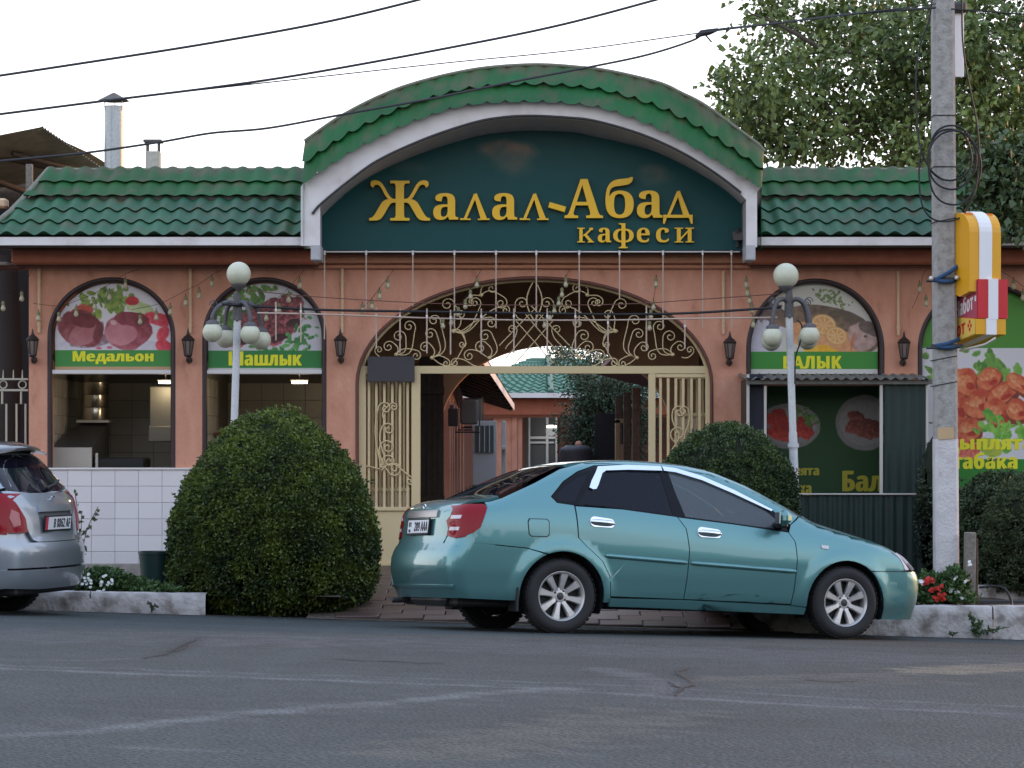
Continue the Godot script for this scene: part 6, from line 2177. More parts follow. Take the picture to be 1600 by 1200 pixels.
func left_side() -> void:
	# dark yard behind an iron fence at the left edge
	var f := thing("iron_fence", "cream iron fence with rings and spear bars before the dark left opening", "fence")
	var z := -0.08
	for e in [[-40, 44, 591, 594], [-40, 44, 608, 611.5]]:
		var a := at(e[0], e[2], z)
		var b := at(e[1], e[3], z)
		part("rail", M.new().box((a + b) / 2, Vector3(b.x - a.x, a.y - b.y, 0.03), 0.003), mt.iron_pale, f)
	for x in [-25, -8, 5, 21, 35]:
		part("spear", M.new().tube([at(x, 591, z), at(x, 578 if int(x) % 2 else 566, z)], [0.009, 0.004], 6), mt.iron_pale, f)
	for x in [-26, 5, 35]:
		var ring := []
		for k in 18:
			ring.append(at(x + cos(TAU * k / 18) * 6.0, 601 + sin(TAU * k / 18) * 6.0, z))
		part("ring", M.new().tube(ring, 0.008, 5, true), mt.iron_pale, f)
	for e in [[-34, -20], [-3, 10], [26, 40]]:
		part("bar_frame", M.new().tube([at(e[0], 880, z), at(e[0], 631, z), at(e[1], 631, z), at(e[1], 880, z)], 0.011, 6), mt.iron_pale, f)
		part("bar", M.new().tube([at((e[0] + e[1]) / 2.0, 631, z), at((e[0] + e[1]) / 2.0, 611, z)], 0.011, 6), mt.iron_pale, f)
	var s := thing("neighbour_building", "brown shed roof of corrugated sheets over a dark yard, left behind the cafe", "building")
	# roof seen from below, falling to the right; corrugated edge
	var zr := -2.4
	var w := M.new()
	var c := [at(-260, 262, -1.6), at(66, 198, -1.6), at(175, 262, -3.6), at(-200, 330, -3.9)]
	w.grid(90, 6, func(u, v):
		var p: Vector3 = c[0].lerp(c[1], u).lerp(c[3].lerp(c[2], u), v)
		return p + Vector3(0, 0.02 * sin(TAU * v * 5.0), 0), Vector3.DOWN)
	part("roof_sheet", w, mt.rust_roof, s)
	var ribs := M.new()
	ribs.grid(8, 120, func(u, v):
		var a: Vector3 = at(66, 198, -1.55).lerp(at(168, 268, -3.4), v)
		var e: Vector3 = at(22, 214, -1.9).lerp(at(100, 268, -3.4), v)
		return a.lerp(e, u) + Vector3(0, 0.014 * sin(TAU * v * 24.0), 0), Vector3.DOWN)
	part("roof_sheet", ribs, mt.rust_roof, s)
	for e in [[-40, 236, 80, 262], [-60, 262, 40, 300], [20, 240, 120, 266]]:
		part("rafter", M.new().tube([at(e[0], e[1], -2.2), at(e[2], e[3], -2.9)], 0.035, 4), mt.brown_wood, s)
	part("wall", M.new().box(at(-120, 340, -3.9), Vector3(2.6, 1.0, 0.15)), mt.brown_wood, s)
	part("post", M.new().box(at(46, 300, -1.2), Vector3(0.07, 0.6, 0.07), 0.005), mt.grey_wood, s)
	part("yard_wall", M.new().box(at(-60, 640, -3.0), Vector3(2.4, 4.6, 0.2)), mt.dark_wall, s)
	part("yard_lintel", M.new().box(at(-20, 417, -0.1), Vector3(0.82, 0.06, 0.25), 0.01), mt.brown_paint, s)
	part("eave_board", M.new().box(at(-25, 412, 0.1), Vector3(0.5, 0.03, 0.12), 0.004), mt.stall_white, s)
	var t := thing("tree_trunk", "dark tree trunk standing in the yard behind the left iron fence", "tree")
	part("trunk", M.new().tube([at(12, 900, -1.6), at(8, 700, -1.6), at(14, 560, -1.6), at(6, 400, -1.6)], [0.2, 0.16, 0.15, 0.14], 12), mt.bark_dark, t)
	solo("neighbour_fence_top", M.new().box(at(-10, 318, -0.9), Vector3(0.3, 0.1, 0.2), 0.02), mt.cream, "pale end of a beam under the shed roof at the left edge", "beam")
	# chimneys
	var ch := thing("metal_chimney", "tall galvanised round chimney with a tin hat on the left roof", "chimney")
	var cz := -1.6
	var b := at(178, 275, cz)
	var r := 15.0 / (LENS / (CAM_Z - cz))
	var hh := aty(166, cz) - b.y
	part("pipe", M.new().lathe([Vector2(r, -0.3), Vector2(r, hh - 0.01), Vector2(r + 0.004, hh - 0.008), Vector2(r + 0.004, hh), Vector2(r - 0.004, hh)], b, 24), mt.galvanised, ch)
	part("seam", M.new().box(b + Vector3(-0.02, hh / 2, r), Vector3(0.012, hh, 0.006)), mt.galvanised, ch)
	for k in 3:
		var a := TAU * k / 3 + 0.5
		part("hat_leg", M.new().tube([b + Vector3(cos(a) * r, hh - 0.05, sin(a) * r), b + Vector3(cos(a) * r * 1.05, hh + 0.09, sin(a) * r)], 0.006, 4), mt.galvanised, ch)
	part("hat", M.new().lathe([Vector2(0.17, hh + 0.055), Vector2(0.175, hh + 0.062), Vector2(0.02, hh + 0.145), Vector2(0.0, hh + 0.147)], b, 8, Basis(Vector3.UP, 0.3), false).lathe([Vector2(0.0, hh + 0.08), Vector2(0.17, hh + 0.055)], b, 8, Basis(Vector3.UP, 0.3), false), mt.brown_tin, ch)
	var c2 := thing("brick_chimney", "short pale square chimney with a flat lid, right of metal chimney", "chimney")
	var d := at(239.5, 268, cz)
	var h2 := aty(237, cz) - d.y
	part("stack", M.new().box(d + Vector3(0, h2 / 2 - 0.1, 0), Vector3(0.155, h2 + 0.2, 0.155), 0.008), mt.pale_plaster, c2)
	var y3 := aty(222, cz)
	for x in [-0.062, 0.062]:
		for zz in [-0.062, 0.062]:
			part("lid_leg", M.new().box(Vector3(d.x + x, (d.y + h2 + y3) / 2, cz + zz), Vector3(0.018, y3 - d.y - h2, 0.018)), mt.brown_tin, c2)
	part("lid", M.new().box(Vector3(d.x, y3 + 0.006, cz), Vector3(0.2, 0.03, 0.2), 0.005), mt.brown_tin, c2)

func courtyard() -> void:
	# wing along the left side of the yard, seen almost edge on
	var l := thing("courtyard_wing", "terracotta courtyard wing with overhanging eave, on left side beyond the gate", "building")
	var xw := -0.88
	var m := M.new()
	m.box(Vector3(xw - 0.6, 1.1, -13.6), Vector3(1.2, 2.9, 17.0))
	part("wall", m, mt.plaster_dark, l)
	var e0 := at(742, 548, -5.4)
	var e1 := at(803, 640, -22.0)
	part("eave", M.new().quad_m(Vector3(xw, e0.y + 0.28, -5.2), e0, e1, Vector3(xw, e1.y + 0.28, -22), Vector3.DOWN), mt.brown_wood, l)
	part("eave_board", M.new().quad_m(e0 + Vector3(0.01, 0.10, 0), e1 + Vector3(0.01, 0.10, 0), e1 + Vector3(0.01, -0.02, 0), e0 + Vector3(0.01, -0.02, 0), Vector3.RIGHT).quad_m(e0 + Vector3(0.01, 0.10, 0.001), e0 + Vector3(0.01, -0.02, 0.001), Vector3(xw - 0.3, e0.y + 0.3, -5.2), Vector3(xw - 0.3, e0.y + 0.42, -5.2), Vector3.BACK), mt.fascia, l)
	part("roof", M.new().quad_m(e0 + Vector3(0.02, 0.11, 0), e1 + Vector3(0.02, 0.11, 0), e1 + Vector3(-1.5, 0.9, 0), e0 + Vector3(-1.5, 0.9, 0), Vector3.UP), mt.tile_a, l)
	for k in 14:
		var t := (k + 0.5) / 14.0
		var a := Vector3(xw, lerpf(e0.y, e1.y, t) + 0.25, lerpf(-5.4, -22, t))
		var b := e0.lerp(e1, t) + Vector3(-0.02, -0.02, 0)
		part("rafter", M.new().tube([a, b], 0.03, 4), mt.brown_wood, l)
	for z in [-6.2, -7.5, -9.0, -11.0, -13.5, -16.5]:
		part("pilaster", M.new().box(Vector3(xw + 0.05, 0.7, z), Vector3(0.12, 2.2, 0.22), 0.01), mt.plaster, l)
	for z in [-6.8, -8.2, -10.0, -12.2]:
		var wf := part("window", M.new().box(Vector3(xw + 0.012, 0.9, z), Vector3(0.03, 1.3, 0.8), 0.004), mt.brown_wood, l)
		part("pane", M.new().box(Vector3(xw + 0.03, 0.9, z), Vector3(0.008, 1.16, 0.66)), mt.tint, wf)
	var dr := part("white_door", M.new().box(at(757, 710, -11.0), Vector3(0.34, 0.95, 0.05), 0.006), mt.white_door, l, "white half-glazed door standing open")
	part("door_glass", M.new().box(at(757, 686, -10.96), Vector3(0.26, 0.38, 0.02)), mt.door_glass, dr)
	for x in [-0.07, 0.0, 0.07]:
		part("glazing_bar", M.new().box(at(757, 686, -10.94) + Vector3(x, 0, 0), Vector3(0.014, 0.38, 0.02)), mt.white_door, dr)
	var d2 := part("white_door", M.new().box(at(787, 706, -12.5), Vector3(0.06, 0.9, 0.4), 0.006), mt.white_door, l)
	part("door_rail", M.new().box(at(787, 700, -12.3) + Vector3(0.0, 0.0, 0.02), Vector3(0.065, 0.05, 0.4), 0.004), mt.white_door, d2)
	var spots := [[748, 644, -10.4, 0.26], [756, 642, -12.4, 0.22], [766, 640, -14.6, 0.2], [776, 640, -17.0, 0.18]]
	var nm := ["nearest", "second", "third", "farthest"]
	for k in 4:
		var s: Array = spots[k]
		var p := at(s[0], s[1], s[2])
		p.x = -0.6
		var a := thing("air_conditioner", "%s grey air conditioner box on the wall of left courtyard wing" % nm[k], "air conditioner", p, "air conditioners on the courtyard wing")
		part("case", M.new().box(Vector3.ZERO, Vector3(0.24, 0.34, 0.5), 0.02), mt.steel_pale, a)
		part("fan_grille", M.new().lathe([Vector2(0.2, 0), Vector2(0.2, 0.012), Vector2(0.17, 0.014), Vector2(0.0, 0.014)], Vector3(0.14, 0, 0), 20, Basis(Vector3.BACK, -PI / 2)), mt.dark_metal, a)
		part("bracket", M.new().box(Vector3(-0.1, -0.28, 0), Vector3(0.5, 0.02, 0.3), 0.003), mt.dark_metal, a)
	var bx := thing("wall_speaker", "dark box hung on the wall of left courtyard wing, near the gate", "speaker")
	part("box", M.new().box(at(708, 652, -5.6), Vector3(0.12, 0.22, 0.2), 0.01), mt.black, bx)
	part("bracket", M.new().box(at(706, 636, -5.6), Vector3(0.05, 0.05, 0.2), 0.003), mt.dark_metal, bx)
	# building at the far end
	var z := -24.0
	var b := thing("courtyard_building", "terracotta building with green hipped roof across the courtyard, seen through the gate", "building")
	var roof := M.new()
	var xa := atx(690, z)
	var xb := atx(1120, z)
	var apex := at(857, 560, z - 3.2)
	var ye := aty(616, z + 0.6)
	var Lh := 2.0
	for half in 2:
		var fn := func(u: float, v: float):
			var x := lerpf(xa, apex.x, u) if half == 0 else lerpf(apex.x, xb, u)
			var p0 := Vector3(x, ye, z + 0.6 - 0.0)
			var p1 := Vector3(lerpf(x, apex.x, 0.85), apex.y, apex.z)
			return p0.lerp(p1, v)
		var nu := 60
		var nv := 12
		var g := M.new()
		for k in nv:
			g.grid(nu, 1, func(uu, vv):
				var p: Vector3 = fn.call(uu, (k + vv) / nv)
				return p + Vector3(0, 0.03 * (1 - vv) + 0.02 * sin(TAU * uu * 10), 0.01), Vector3(0, 1, 1))
			for j in nu:
				var s0: Vector3 = fn.call(float(j) / nu, float(k) / nv) + Vector3(0, 0.02 * sin(TAU * j * 10.0 / nu), 0.01)
				var s1: Vector3 = fn.call(float(j + 1) / nu, float(k) / nv) + Vector3(0, 0.02 * sin(TAU * (j + 1) * 10.0 / nu), 0.01)
				g.quad(s0, s1, s1 + Vector3(0, 0.03, 0), s0 + Vector3(0, 0.03, 0), Vector3.BACK)
		part("roof_slope", g, mt.tile_b, b)
	part("hip_cap", M.new().tube([Vector3(apex.x, ye + 0.05, z + 0.62), apex + Vector3(0, 0.04, 0)], 0.05, 6), mt.tile_c, b)
	part("fascia_board", M.new().box(Vector3((xa + xb) / 2, ye - 0.02, z + 0.6), Vector3(xb - xa, 0.09, 0.03)), mt.fascia, b)
	part("cornice", M.new().box(Vector3((xa + xb) / 2, aty(636, z), z + 0.15), Vector3(xb - xa, 0.32, 0.3), 0.02), mt.beam, b)
	part("beam", M.new().box(Vector3((xa + xb) / 2, aty(648, z), z + 0.05), Vector3(xb - xa, 0.10, 0.25), 0.02), mt.peach_paint, b)
	for x in [[800, 808], [808, 816]]:
		var p := at(x[0], 700, z)
		var q := at(x[1], 700, z)
		part("column", M.new().box(Vector3((p.x + q.x) / 2, 0.9, z + (0.04 if x[0] == 800 else 0.0)), Vector3(q.x - p.x, 1.9, 0.2), 0.01), mt.plaster, b)
	part("left_wall", M.new().box(Vector3(atx(786, z), 1.0, z), Vector3(0.35, 2.2, 0.2)), mt.plaster, b)
	part("back_wall", M.new().box(Vector3((xa + xb) / 2, 1.0, z - 1.3), Vector3(xb - xa, 2.8, 0.2)), mt.plaster_dark, b)
	part("door_window", M.new().box(at(847, 690, z - 1.15), Vector3(0.6, 1.5, 0.03)), mt.door_glass, b)
	var fm := M.new()
	for e in [[826, 828.5, 650, 750], [853, 857, 650, 750], [868, 871, 650, 750]]:
		var p := at(e[0], e[2], z - 1.1)
		var q := at(e[1], e[3], z - 1.1)
		fm.box((p + q) / 2, Vector3(q.x - p.x, p.y - q.y, 0.06), 0.004)
	for e in [[826, 871, 682, 686], [826, 871, 690, 693]]:
		var p := at(e[0], e[2], z - 1.097)
		var q := at(e[1], e[3], z - 1.097)
		fm.box((p + q) / 2, Vector3(q.x - p.x, p.y - q.y, 0.05), 0.004)
	part("door_frame", fm, mt.white_door, b)
	var lp := thing("tube_lamp", "lit white tube lamp under the porch across the courtyard", "lamp")
	var p1 := at(862, 666.5, z - 0.6)
	part("lamp_tube", M.new().tube([p1 - Vector3(0.09, 0, 0), p1 + Vector3(0.09, 0, 0)], 0.022, 8), mt.lamp_lit, lp)
	part("bracket", M.new().box(p1 + Vector3(0, 0.034, 0), Vector3(0.22, 0.02, 0.06), 0.003), mt.white_paint, lp)
	var om := OmniLight3D.new()
	om.name = numbered("lamp_light")
	om.light_energy = 0.03
	om.omni_range = 8.0
	om.omni_attenuation = 2.0
	om.light_size = 0.1
	om.shadow_enabled = true
	add_child(om, true)
	om.position = p1 + Vector3(0, -0.08, 0)
	# right side of the yard: dark lean-to and a few tables
	var r := thing("courtyard_shelter", "dark timber shelter with red roof on right side beyond the gate", "shelter")
	part("roof", M.new().box(Vector3(2.3, 2.05, -9), Vector3(2.2, 0.08, 7), 0.01, Basis(Vector3.BACK, -0.25)), mt.red_roof, r)
	part("back", M.new().box(Vector3(2.6, 0.9, -9), Vector3(0.1, 2.2, 7)), mt.brown_wood, r)
	for zz in [-6.0, -9.0, -12.0]:
		part("post", M.new().box(Vector3(1.55, 0.9, zz), Vector3(0.1, 2.1, 0.1), 0.006), mt.brown_wood, r)
	part("panel", M.new().box(Vector3(1.45, 0.75, -12.2), Vector3(0.5, 1.9, 0.06)), mt.dark_wall, r)
	part("yard_wall", M.new().box(Vector3(3.6, 1.1, -16), Vector3(0.2, 2.8, 24)), mt.plaster_dark, r)
	var cb := thing("wooden_cupboard", "small tan wooden cupboard at the foot of the courtyard tree", "cupboard")
	var cp := at(978, 700, -11.0)
	part("frame", M.new().box(cp + Vector3(-0.12, 0.05, 0), Vector3(0.06, 0.7, 0.4), 0.004).box(cp + Vector3(0.12, 0.05, 0), Vector3(0.06, 0.7, 0.4), 0.004).box(cp + Vector3(0, 0.38, 0), Vector3(0.3, 0.06, 0.4), 0.004), mt.tan_wood, cb)
	part("door", M.new().box(cp + Vector3(0, -0.12, 0.18), Vector3(0.2, 0.34, 0.03), 0.004), mt.tan_wood, cb)
	var tb := thing("dark_tarpaulin", "dark cloth-covered heap standing in the courtyard before the tree", "tarpaulin")
	part("cloth", M.new().grid(20, 10, func(u, v):
		var a: float = TAU * u
		return at(900, 740, -12.0) + Vector3(cos(a) * (0.3 - 0.08 * v), v * 0.4 + 0.05 * sin(5 * a) * (1 - v), sin(a) * 0.3) * Vector3(1, 1, 1) if v < 0.95 else at(900, 740, -12.0) + Vector3(cos(a) * 0.15, 0.41, sin(a) * 0.2), Vector3.UP), mt.slate, tb)
	part("knot", M.new().ball(at(904, 740, -12.0) + Vector3(0, 0.42, 0), 0.055, 10), mt.plaster, tb)
	tree("dense dark green tree standing in the courtyard, seen through the gate", at(945, 800, -14.0),
		[[at(945, 640, -14), Vector3(0.52, 0.55, 0.6), 1.0], [at(930, 610, -14), Vector3(0.38, 0.4, 0.5), 0.6], [at(980, 625, -14), Vector3(0.36, 0.5, 0.5), 0.7], [at(910, 670, -13.8), Vector3(0.28, 0.35, 0.4), 0.4], [at(975, 690, -13.8), Vector3(0.4, 0.35, 0.5), 0.6], [at(940, 705, -13.8), Vector3(0.4, 0.3, 0.4), 0.5], [at(930, 560, -17), Vector3(0.55, 0.35, 0.6), 0.5], [at(880, 552, -19), Vector3(0.3, 0.25, 0.4), 0.18]],
		[[at(945, 860, -14.0), at(944, 740, -14.0), at(946, 640, -14.0)], [at(944, 720, -14), at(920, 650, -14), at(912, 610, -14)], [at(945, 700, -14), at(975, 650, -14), at(985, 610, -14)]], 420, 0.05, 41, Color(0.03, 0.055, 0.03), Color(0.075, 0.12, 0.06), "courtyard_tree", 0.09)
	var pp := thing("potted_plant", "leafy plant in a pot by left courtyard wall, above the car boot", "plant")
	var pc := at(742, 770, -6.6)
	part("pot", M.new().lathe([Vector2(0.1, -0.5), Vector2(0.14, -0.2), Vector2(0.13, -0.2)], pc, 14), mt.plaster_brown, pp)
	var lv := M.new()
	var rng := RandomNumberGenerator.new()
	rng.seed = 17
	for k in 26:
		var lm := leaf_mesh(0.22, 0.09)
		var bs := Basis(Vector3.UP, rng.randf() * TAU) * Basis(Vector3.RIGHT, rng.randf_range(0.2, 1.2))
		for q in lm.v.size():
			lv.put(pc + Vector3(0, -0.2 + rng.randf() * 0.0, 0) + bs * (lm.v[q] + Vector3(0, 0.1, 0)), bs * lm.n[q])
		var ff := lv.v.size() - lm.v.size()
		for q in lm.i:
			lv.i.append(ff + q)
	part("leaves", lv, mt.plant_green, pp)

func ground() -> void:
	# wide sheet under everything
	struct("ground", M.new().quad_m(Vector3(-300, -1.6, 120), Vector3(300, -1.6, 120), Vector3(300, -1.6, -400), Vector3(-300, -1.6, -400), Vector3.UP), mt.soil)
	var r := M.new()
	var no := FastNoiseLite.new()
	no.seed = 4
	no.frequency = 0.35
	no.fractal_octaves = 4
	var fine := FastNoiseLite.new()
	fine.seed = 14
	fine.frequency = 3.0
	fine.fractal_octaves = 3
	var xs := [-80.0, -30.0, -12.0, -8.0]
	for k in 211:
		xs.append(lerpf(-5.3, 5.3, k / 210.0))
	xs.append_array([8.0, 12.0, 30.0, 80.0])
	var zs := []
	for k in 301:
		zs.append(lerpf(4.2, 19.4, k / 300.0))
	zs.append_array([20.5, 23.0, 26.0, 34.0, 60.0])
	# tones in the asphalt: warm low sun put into the colour, rubbed-out painted lines, sealed cracks (photo points, half width, colour, strength, raggedness)
	var pale := Color(0.155, 0.17, 0.18)
	var tar := Color(0.006, 0.007, 0.008)
	var sun_patch := Color(0.125, 0.12, 0.105)  # patches of low sunlight painted onto the road
	var marks := []
	for e in [
		[[[690, 1174], [850, 1150], [1000, 1116]], 0.42, sun_patch, 0.55, 1.0], [[[1100, 1062], [1300, 1056], [1480, 1050]], 0.2, sun_patch, 0.6, 0.8], [[[1470, 1049], [1600, 1041], [1700, 1036]], 0.38, Color(0.24, 0.21, 0.15), 0.8, 0.7], [[[1190, 1068], [1390, 1062]], 0.5, sun_patch, 0.35, 0.8], [[[420, 1006], [470, 1004]], 0.6, Color(0.12, 0.105, 0.1), 0.5, 0.8],
		[[[-60, 1040], [200, 1050], [480, 1060], [800, 1072], [1050, 1087], [1300, 1102], [1660, 1118]], 0.28, Color(0.085, 0.098, 0.112), 0.5, 0.8], [[[-60, 992], [500, 1000], [900, 1014], [1660, 1034]], 1.0, Color(0.085, 0.096, 0.108), 0.55, 0.8], [[[-60, 1148], [330, 1119], [860, 1077]], 0.3, Color(0.08, 0.09, 0.10), 0.5, 0.8],
		[[[-60, 1042], [200, 1052], [480, 1062], [800, 1074], [1050, 1089], [1300, 1104], [1660, 1119]], 0.075, pale, 0.85, 0.5], [[[-60, 1037], [300, 1049], [700, 1061], [1000, 1072], [1300, 1091], [1660, 1107]], 0.045, pale, 0.55, 0.6],
		[[[60, 1148], [140, 1144], [200, 1137], [330, 1120], [480, 1107], [640, 1095], [780, 1082], [880, 1076]], 0.105, pale, 0.85, 0.5], [[[-60, 1150], [60, 1148], [140, 1144]], 0.07, pale, 0.6, 0.6], [[[180, 1167], [300, 1172], [440, 1178]], 0.06, pale, 0.4, 0.6], [[[310, 992], [500, 997], [800, 1009]], 0.07, pale, 0.35, 0.7], [[[0, 1031], [150, 1032], [230, 1028]], 0.06, pale, 0.4, 0.6], [[[940, 1045], [1010, 1060], [1060, 1090]], 0.16, Color(0.11, 0.12, 0.13), 0.7, 0.5],
		[[[225, 1029], [262, 1023], [276, 1012], [290, 1006], [312, 995]], 0.10, tar, 0.3, 0.5], [[[262, 1019], [286, 1016], [298, 1001]], 0.07, tar, 0.2, 0.5], [[[1057, 1088], [1066, 1076], [1083, 1071], [1070, 1059], [1058, 1051], [1076, 1044]], 0.10, tar, 0.3, 0.5], [[[520, 1030], [620, 1034], [700, 1036]], 0.03, tar, 0.5, 0.7]]:
		var l := []
		var lo := 1e9
		var hi := -1e9
		for p in e[0]:
			var w3 := on_road(p[0], p[1])
			l.append(Vector2(w3.x, w3.z))
			lo = minf(lo, w3.z - e[1])
			hi = maxf(hi, w3.z + e[1])
		marks.append([l, e[1], e[2], e[3], e[4], lo, hi])
	var w := xs.size()
	for z in zs:
		var here := marks.filter(func(m): return z > m[5] and z < m[6])
		for x in xs:
			var n := no.get_noise_2d(x * 0.6, z * 1.3)
			var n2 := no.get_noise_2d(x * 2.4 + 40, z * 3.2)
			var n3 := fine.get_noise_2d(x, z)
			var t := 0.97 + n * 0.30 + n2 * 0.10 + n3 * 0.22
			var edge := 1.0 - smoothstep(4.3, 4.85 + n2 * 0.4, z)
			var a := Color(0.055, 0.070, 0.071) * t
			for m in here:
				var pt := Vector2(x + n2 * 0.05, z)
				var best := 9.0
				for q in m[0].size() - 1:
					best = minf(best, Geometry2D.get_closest_point_to_segment(pt, m[0][q], m[0][q + 1]).distance_to(pt))
				var dd: float = best / (m[1] * (1.0 + n3 * m[4]))
				if dd < 1.0:
					a = a.lerp(m[2] * (1.0 + n3 * 0.4), clampf((1.0 - dd * dd) * 1.4, 0, 1) * m[3] * clampf(0.95 + n2 * m[4] * 0.9 + n3 * m[4] * 0.5, 0.0, 1.0))
			r.col = a.lerp(Color(0.032, 0.028, 0.025) * (1.0 + n3 * 0.4), edge * 0.85)
			r.put(Vector3(x, street(x, z), z), Vector3.UP)
	for b in zs.size() - 1:
		for a in w - 1:
			var k := b * w + a
			r.tri_i(k, k + 1, k + w + 1, Vector3.UP)
			r.tri_i(k, k + w + 1, k + w, Vector3.UP)
	var rd := struct("road", r, mt.asphalt)
	# open cracks: narrow jagged strips of tar and shadowed gap
	for e in [[[225, 1029], [245, 1025], [262, 1023], [270, 1017], [276, 1012], [284, 1010], [290, 1006], [300, 1003], [312, 995]], [[262, 1019], [274, 1018], [286, 1015], [292, 1008], [298, 1001]], [[1057, 1088], [1060, 1080], [1066, 1076], [1079, 1073], [1083, 1070], [1072, 1062], [1070, 1059], [1060, 1055], [1058, 1051], [1068, 1047], [1076, 1044]], [[520, 1030], [570, 1033], [620, 1034], [660, 1037], [700, 1037]], [[1060, 1075], [1051, 1071], [1046, 1064]], [[1260, 1063], [1300, 1066], [1345, 1065]]]:
		var cg := RandomNumberGenerator.new()
		cg.seed = int(e[0][0])
		var m := M.new()
		var line := []
		for k in e.size() - 1:
			var p := on_road(e[k][0], e[k][1])
			var q := on_road(e[k + 1][0], e[k + 1][1])
			for j in 5:
				line.append(p.lerp(q, j / 5.0) + Vector3(cg.randf_range(-0.012, 0.012), 0, cg.randf_range(-0.02, 0.02)))
		for k in line.size() - 1:
			var p: Vector3 = line[k]
			var q: Vector3 = line[k + 1]
			var d := (q - p).normalized()
			var s := Vector3(-d.z, 0, d.x) * lerpf(0.006, 0.024, absf(d.x)) * cg.randf_range(0.5, 1.2)
			var c: Array[Vector3] = [p + s, p - s, q - s, q + s]
			for j in 4:
				c[j].y = street(c[j].x, c[j].z) + 0.004
			m.quad(c[0], c[1], c[2], c[3], Vector3.UP)
		part("road_crack", m, mt.crack, rd)
	# kerbs
	var kerb := func(x0: float, x1: float, top0: float, top1: float, z: float, mtl: Material):
		var g := RandomNumberGenerator.new()
		g.seed = 6
		var kn := FastNoiseLite.new()
		kn.seed = 8
		kn.frequency = 1.6
		var root := Node3D.new()
		root.name = numbered("kerb")
		add_child(root, true)
		root.set_meta("kind", "structure")
		var x := x0
		while x < x1 - 0.01:
			var e := minf(x + 1.15, x1)
			var m := M.new()
			m.grid(16, 8, func(u, v):
				var xx := lerpf(x + 0.006, e - 0.006, u)
				var tp := lerpf(top0, top1, (xx - x0) / (x1 - x0))
				var bo := street(xx, z) - 0.1
				var nn := kn.get_noise_2d(xx * 2.0, v * 3.0) * 0.016
				if v <= 0.6:
					return Vector3(xx, lerpf(bo, tp - 0.025, v / 0.6), z + nn)
				if v <= 0.72:
					return Vector3(xx, tp - 0.008 + nn * 0.3, z - 0.014)
				return Vector3(xx, tp + nn * 0.5, z - 0.03 - 0.17 * (v - 0.72) / 0.28), Vector3(0, 0.6, 1))
			part("kerb_stone", m, mtl, root)
			x = e
	kerb.call(atx(-60, 4.32), atx(322, 4.32), aty(921, 4.3), aty(928, 4.3), 4.32, mt.kerb_white)
	kerb.call(atx(1150, 4.32), atx(1720, 4.32), aty(945, 4.3), aty(948, 4.3), 4.32, mt.kerb_white)
	# planting beds behind the kerbs
	var bed := func(x0: float, x1: float, y0: float, y1: float):
		var m := M.new()
		var bn := FastNoiseLite.new()
		bn.seed = 5
		bn.frequency = 2.0
		m.grid(40, 30, func(u, v):
			var x := lerpf(x0, x1, u)
			var z := lerpf(4.2, -0.02, v)
			return Vector3(x, lerpf(y0, y1, v) + bn.get_noise_2d(x * 2, z * 2) * 0.03, z), Vector3.UP)
		struct("planting_bed", m, mt.soil)
	bed.call(-12.0, atx(552, 2.0), aty(932, 4.2), -0.16)
	bed.call(atx(1080, 2.0), 14.0, aty(950, 4.2), -0.22)
	# paved ramp to the gate, slab by slab
	var pv := Node3D.new()
	pv.name = "driveway"
	add_child(pv, true)
	pv.set_meta("kind", "structure")
	var base := M.new()
	var xg0 := atx(545, 2.0)
	var xg1 := atx(1172, 2.0)
	var hy := func(x: float, z: float): return lerpf(-0.01, street(x, 4.25) + 0.03, clampf(z / 4.25, 0, 1))
	base.grid(8, 8, func(u, v):
		var x := lerpf(xg0 - 0.25, xg1 + 0.2, u)
		var z := lerpf(4.4, -4.6, v)
		return Vector3(x, hy.call(x, z) - 0.025, z), Vector3.UP)
	part("mortar_bed", base, mt.soil, pv)
	var sm := []
	for k in 3:
		sm.append(M.new().box(Vector3.ZERO, Vector3(0.385, 0.05, 0.285), 0.006).mesh(mt.wet_paving[k]))
	var g2 := RandomNumberGenerator.new()
	g2.seed = 77
	for b in 14:
		for a in 12:
			var x := xg0 + 0.2 + a * 0.395 + (0.19 if b % 2 else 0.0)
			var z := 4.18 - b * 0.295
			if x > xg1:
				continue
			var o := MeshInstance3D.new()
			o.name = sub_number(pv, "paving_slab")
			o.mesh = sm[g2.randi() % 3]
			pv.add_child(o, true)
			o.position = Vector3(x, hy.call(x, z) - 0.02 + g2.randf_range(0, 0.006), z)
			o.rotation = Vector3(atan2(hy.call(x, 0.0) - hy.call(x, 4.25), 4.25) + g2.randf_range(-0.008, 0.008), g2.randf_range(-0.01, 0.01), g2.randf_range(-0.006, 0.006))
	struct("courtyard_ground", M.new().quad_m(Vector3(-2.4, -0.04, -4.3), Vector3(4.5, -0.04, -4.3), Vector3(4.5, -0.1, -30), Vector3(-2.4, -0.1, -30), Vector3.UP), mt.concrete)

# where the line of sight through a photo pixel meets the road
func on_road(px: float, py: float) -> Vector3:
	var z := 12.0
	for k in 30:
		var p := at(px, py, z)
		var q := at(px, py, z + 0.1)
		var e := p.y - street(p.x, z)
		var e2 := q.y - street(q.x, z + 0.1)
		if absf(e2 - e) < 1e-7:
			break
		z = clampf(z - e * 0.1 / (e2 - e) * 0.7, 4.3, 26.0)
	var o := at(px, py, z)
	o.y = street(o.x, z)
	return o

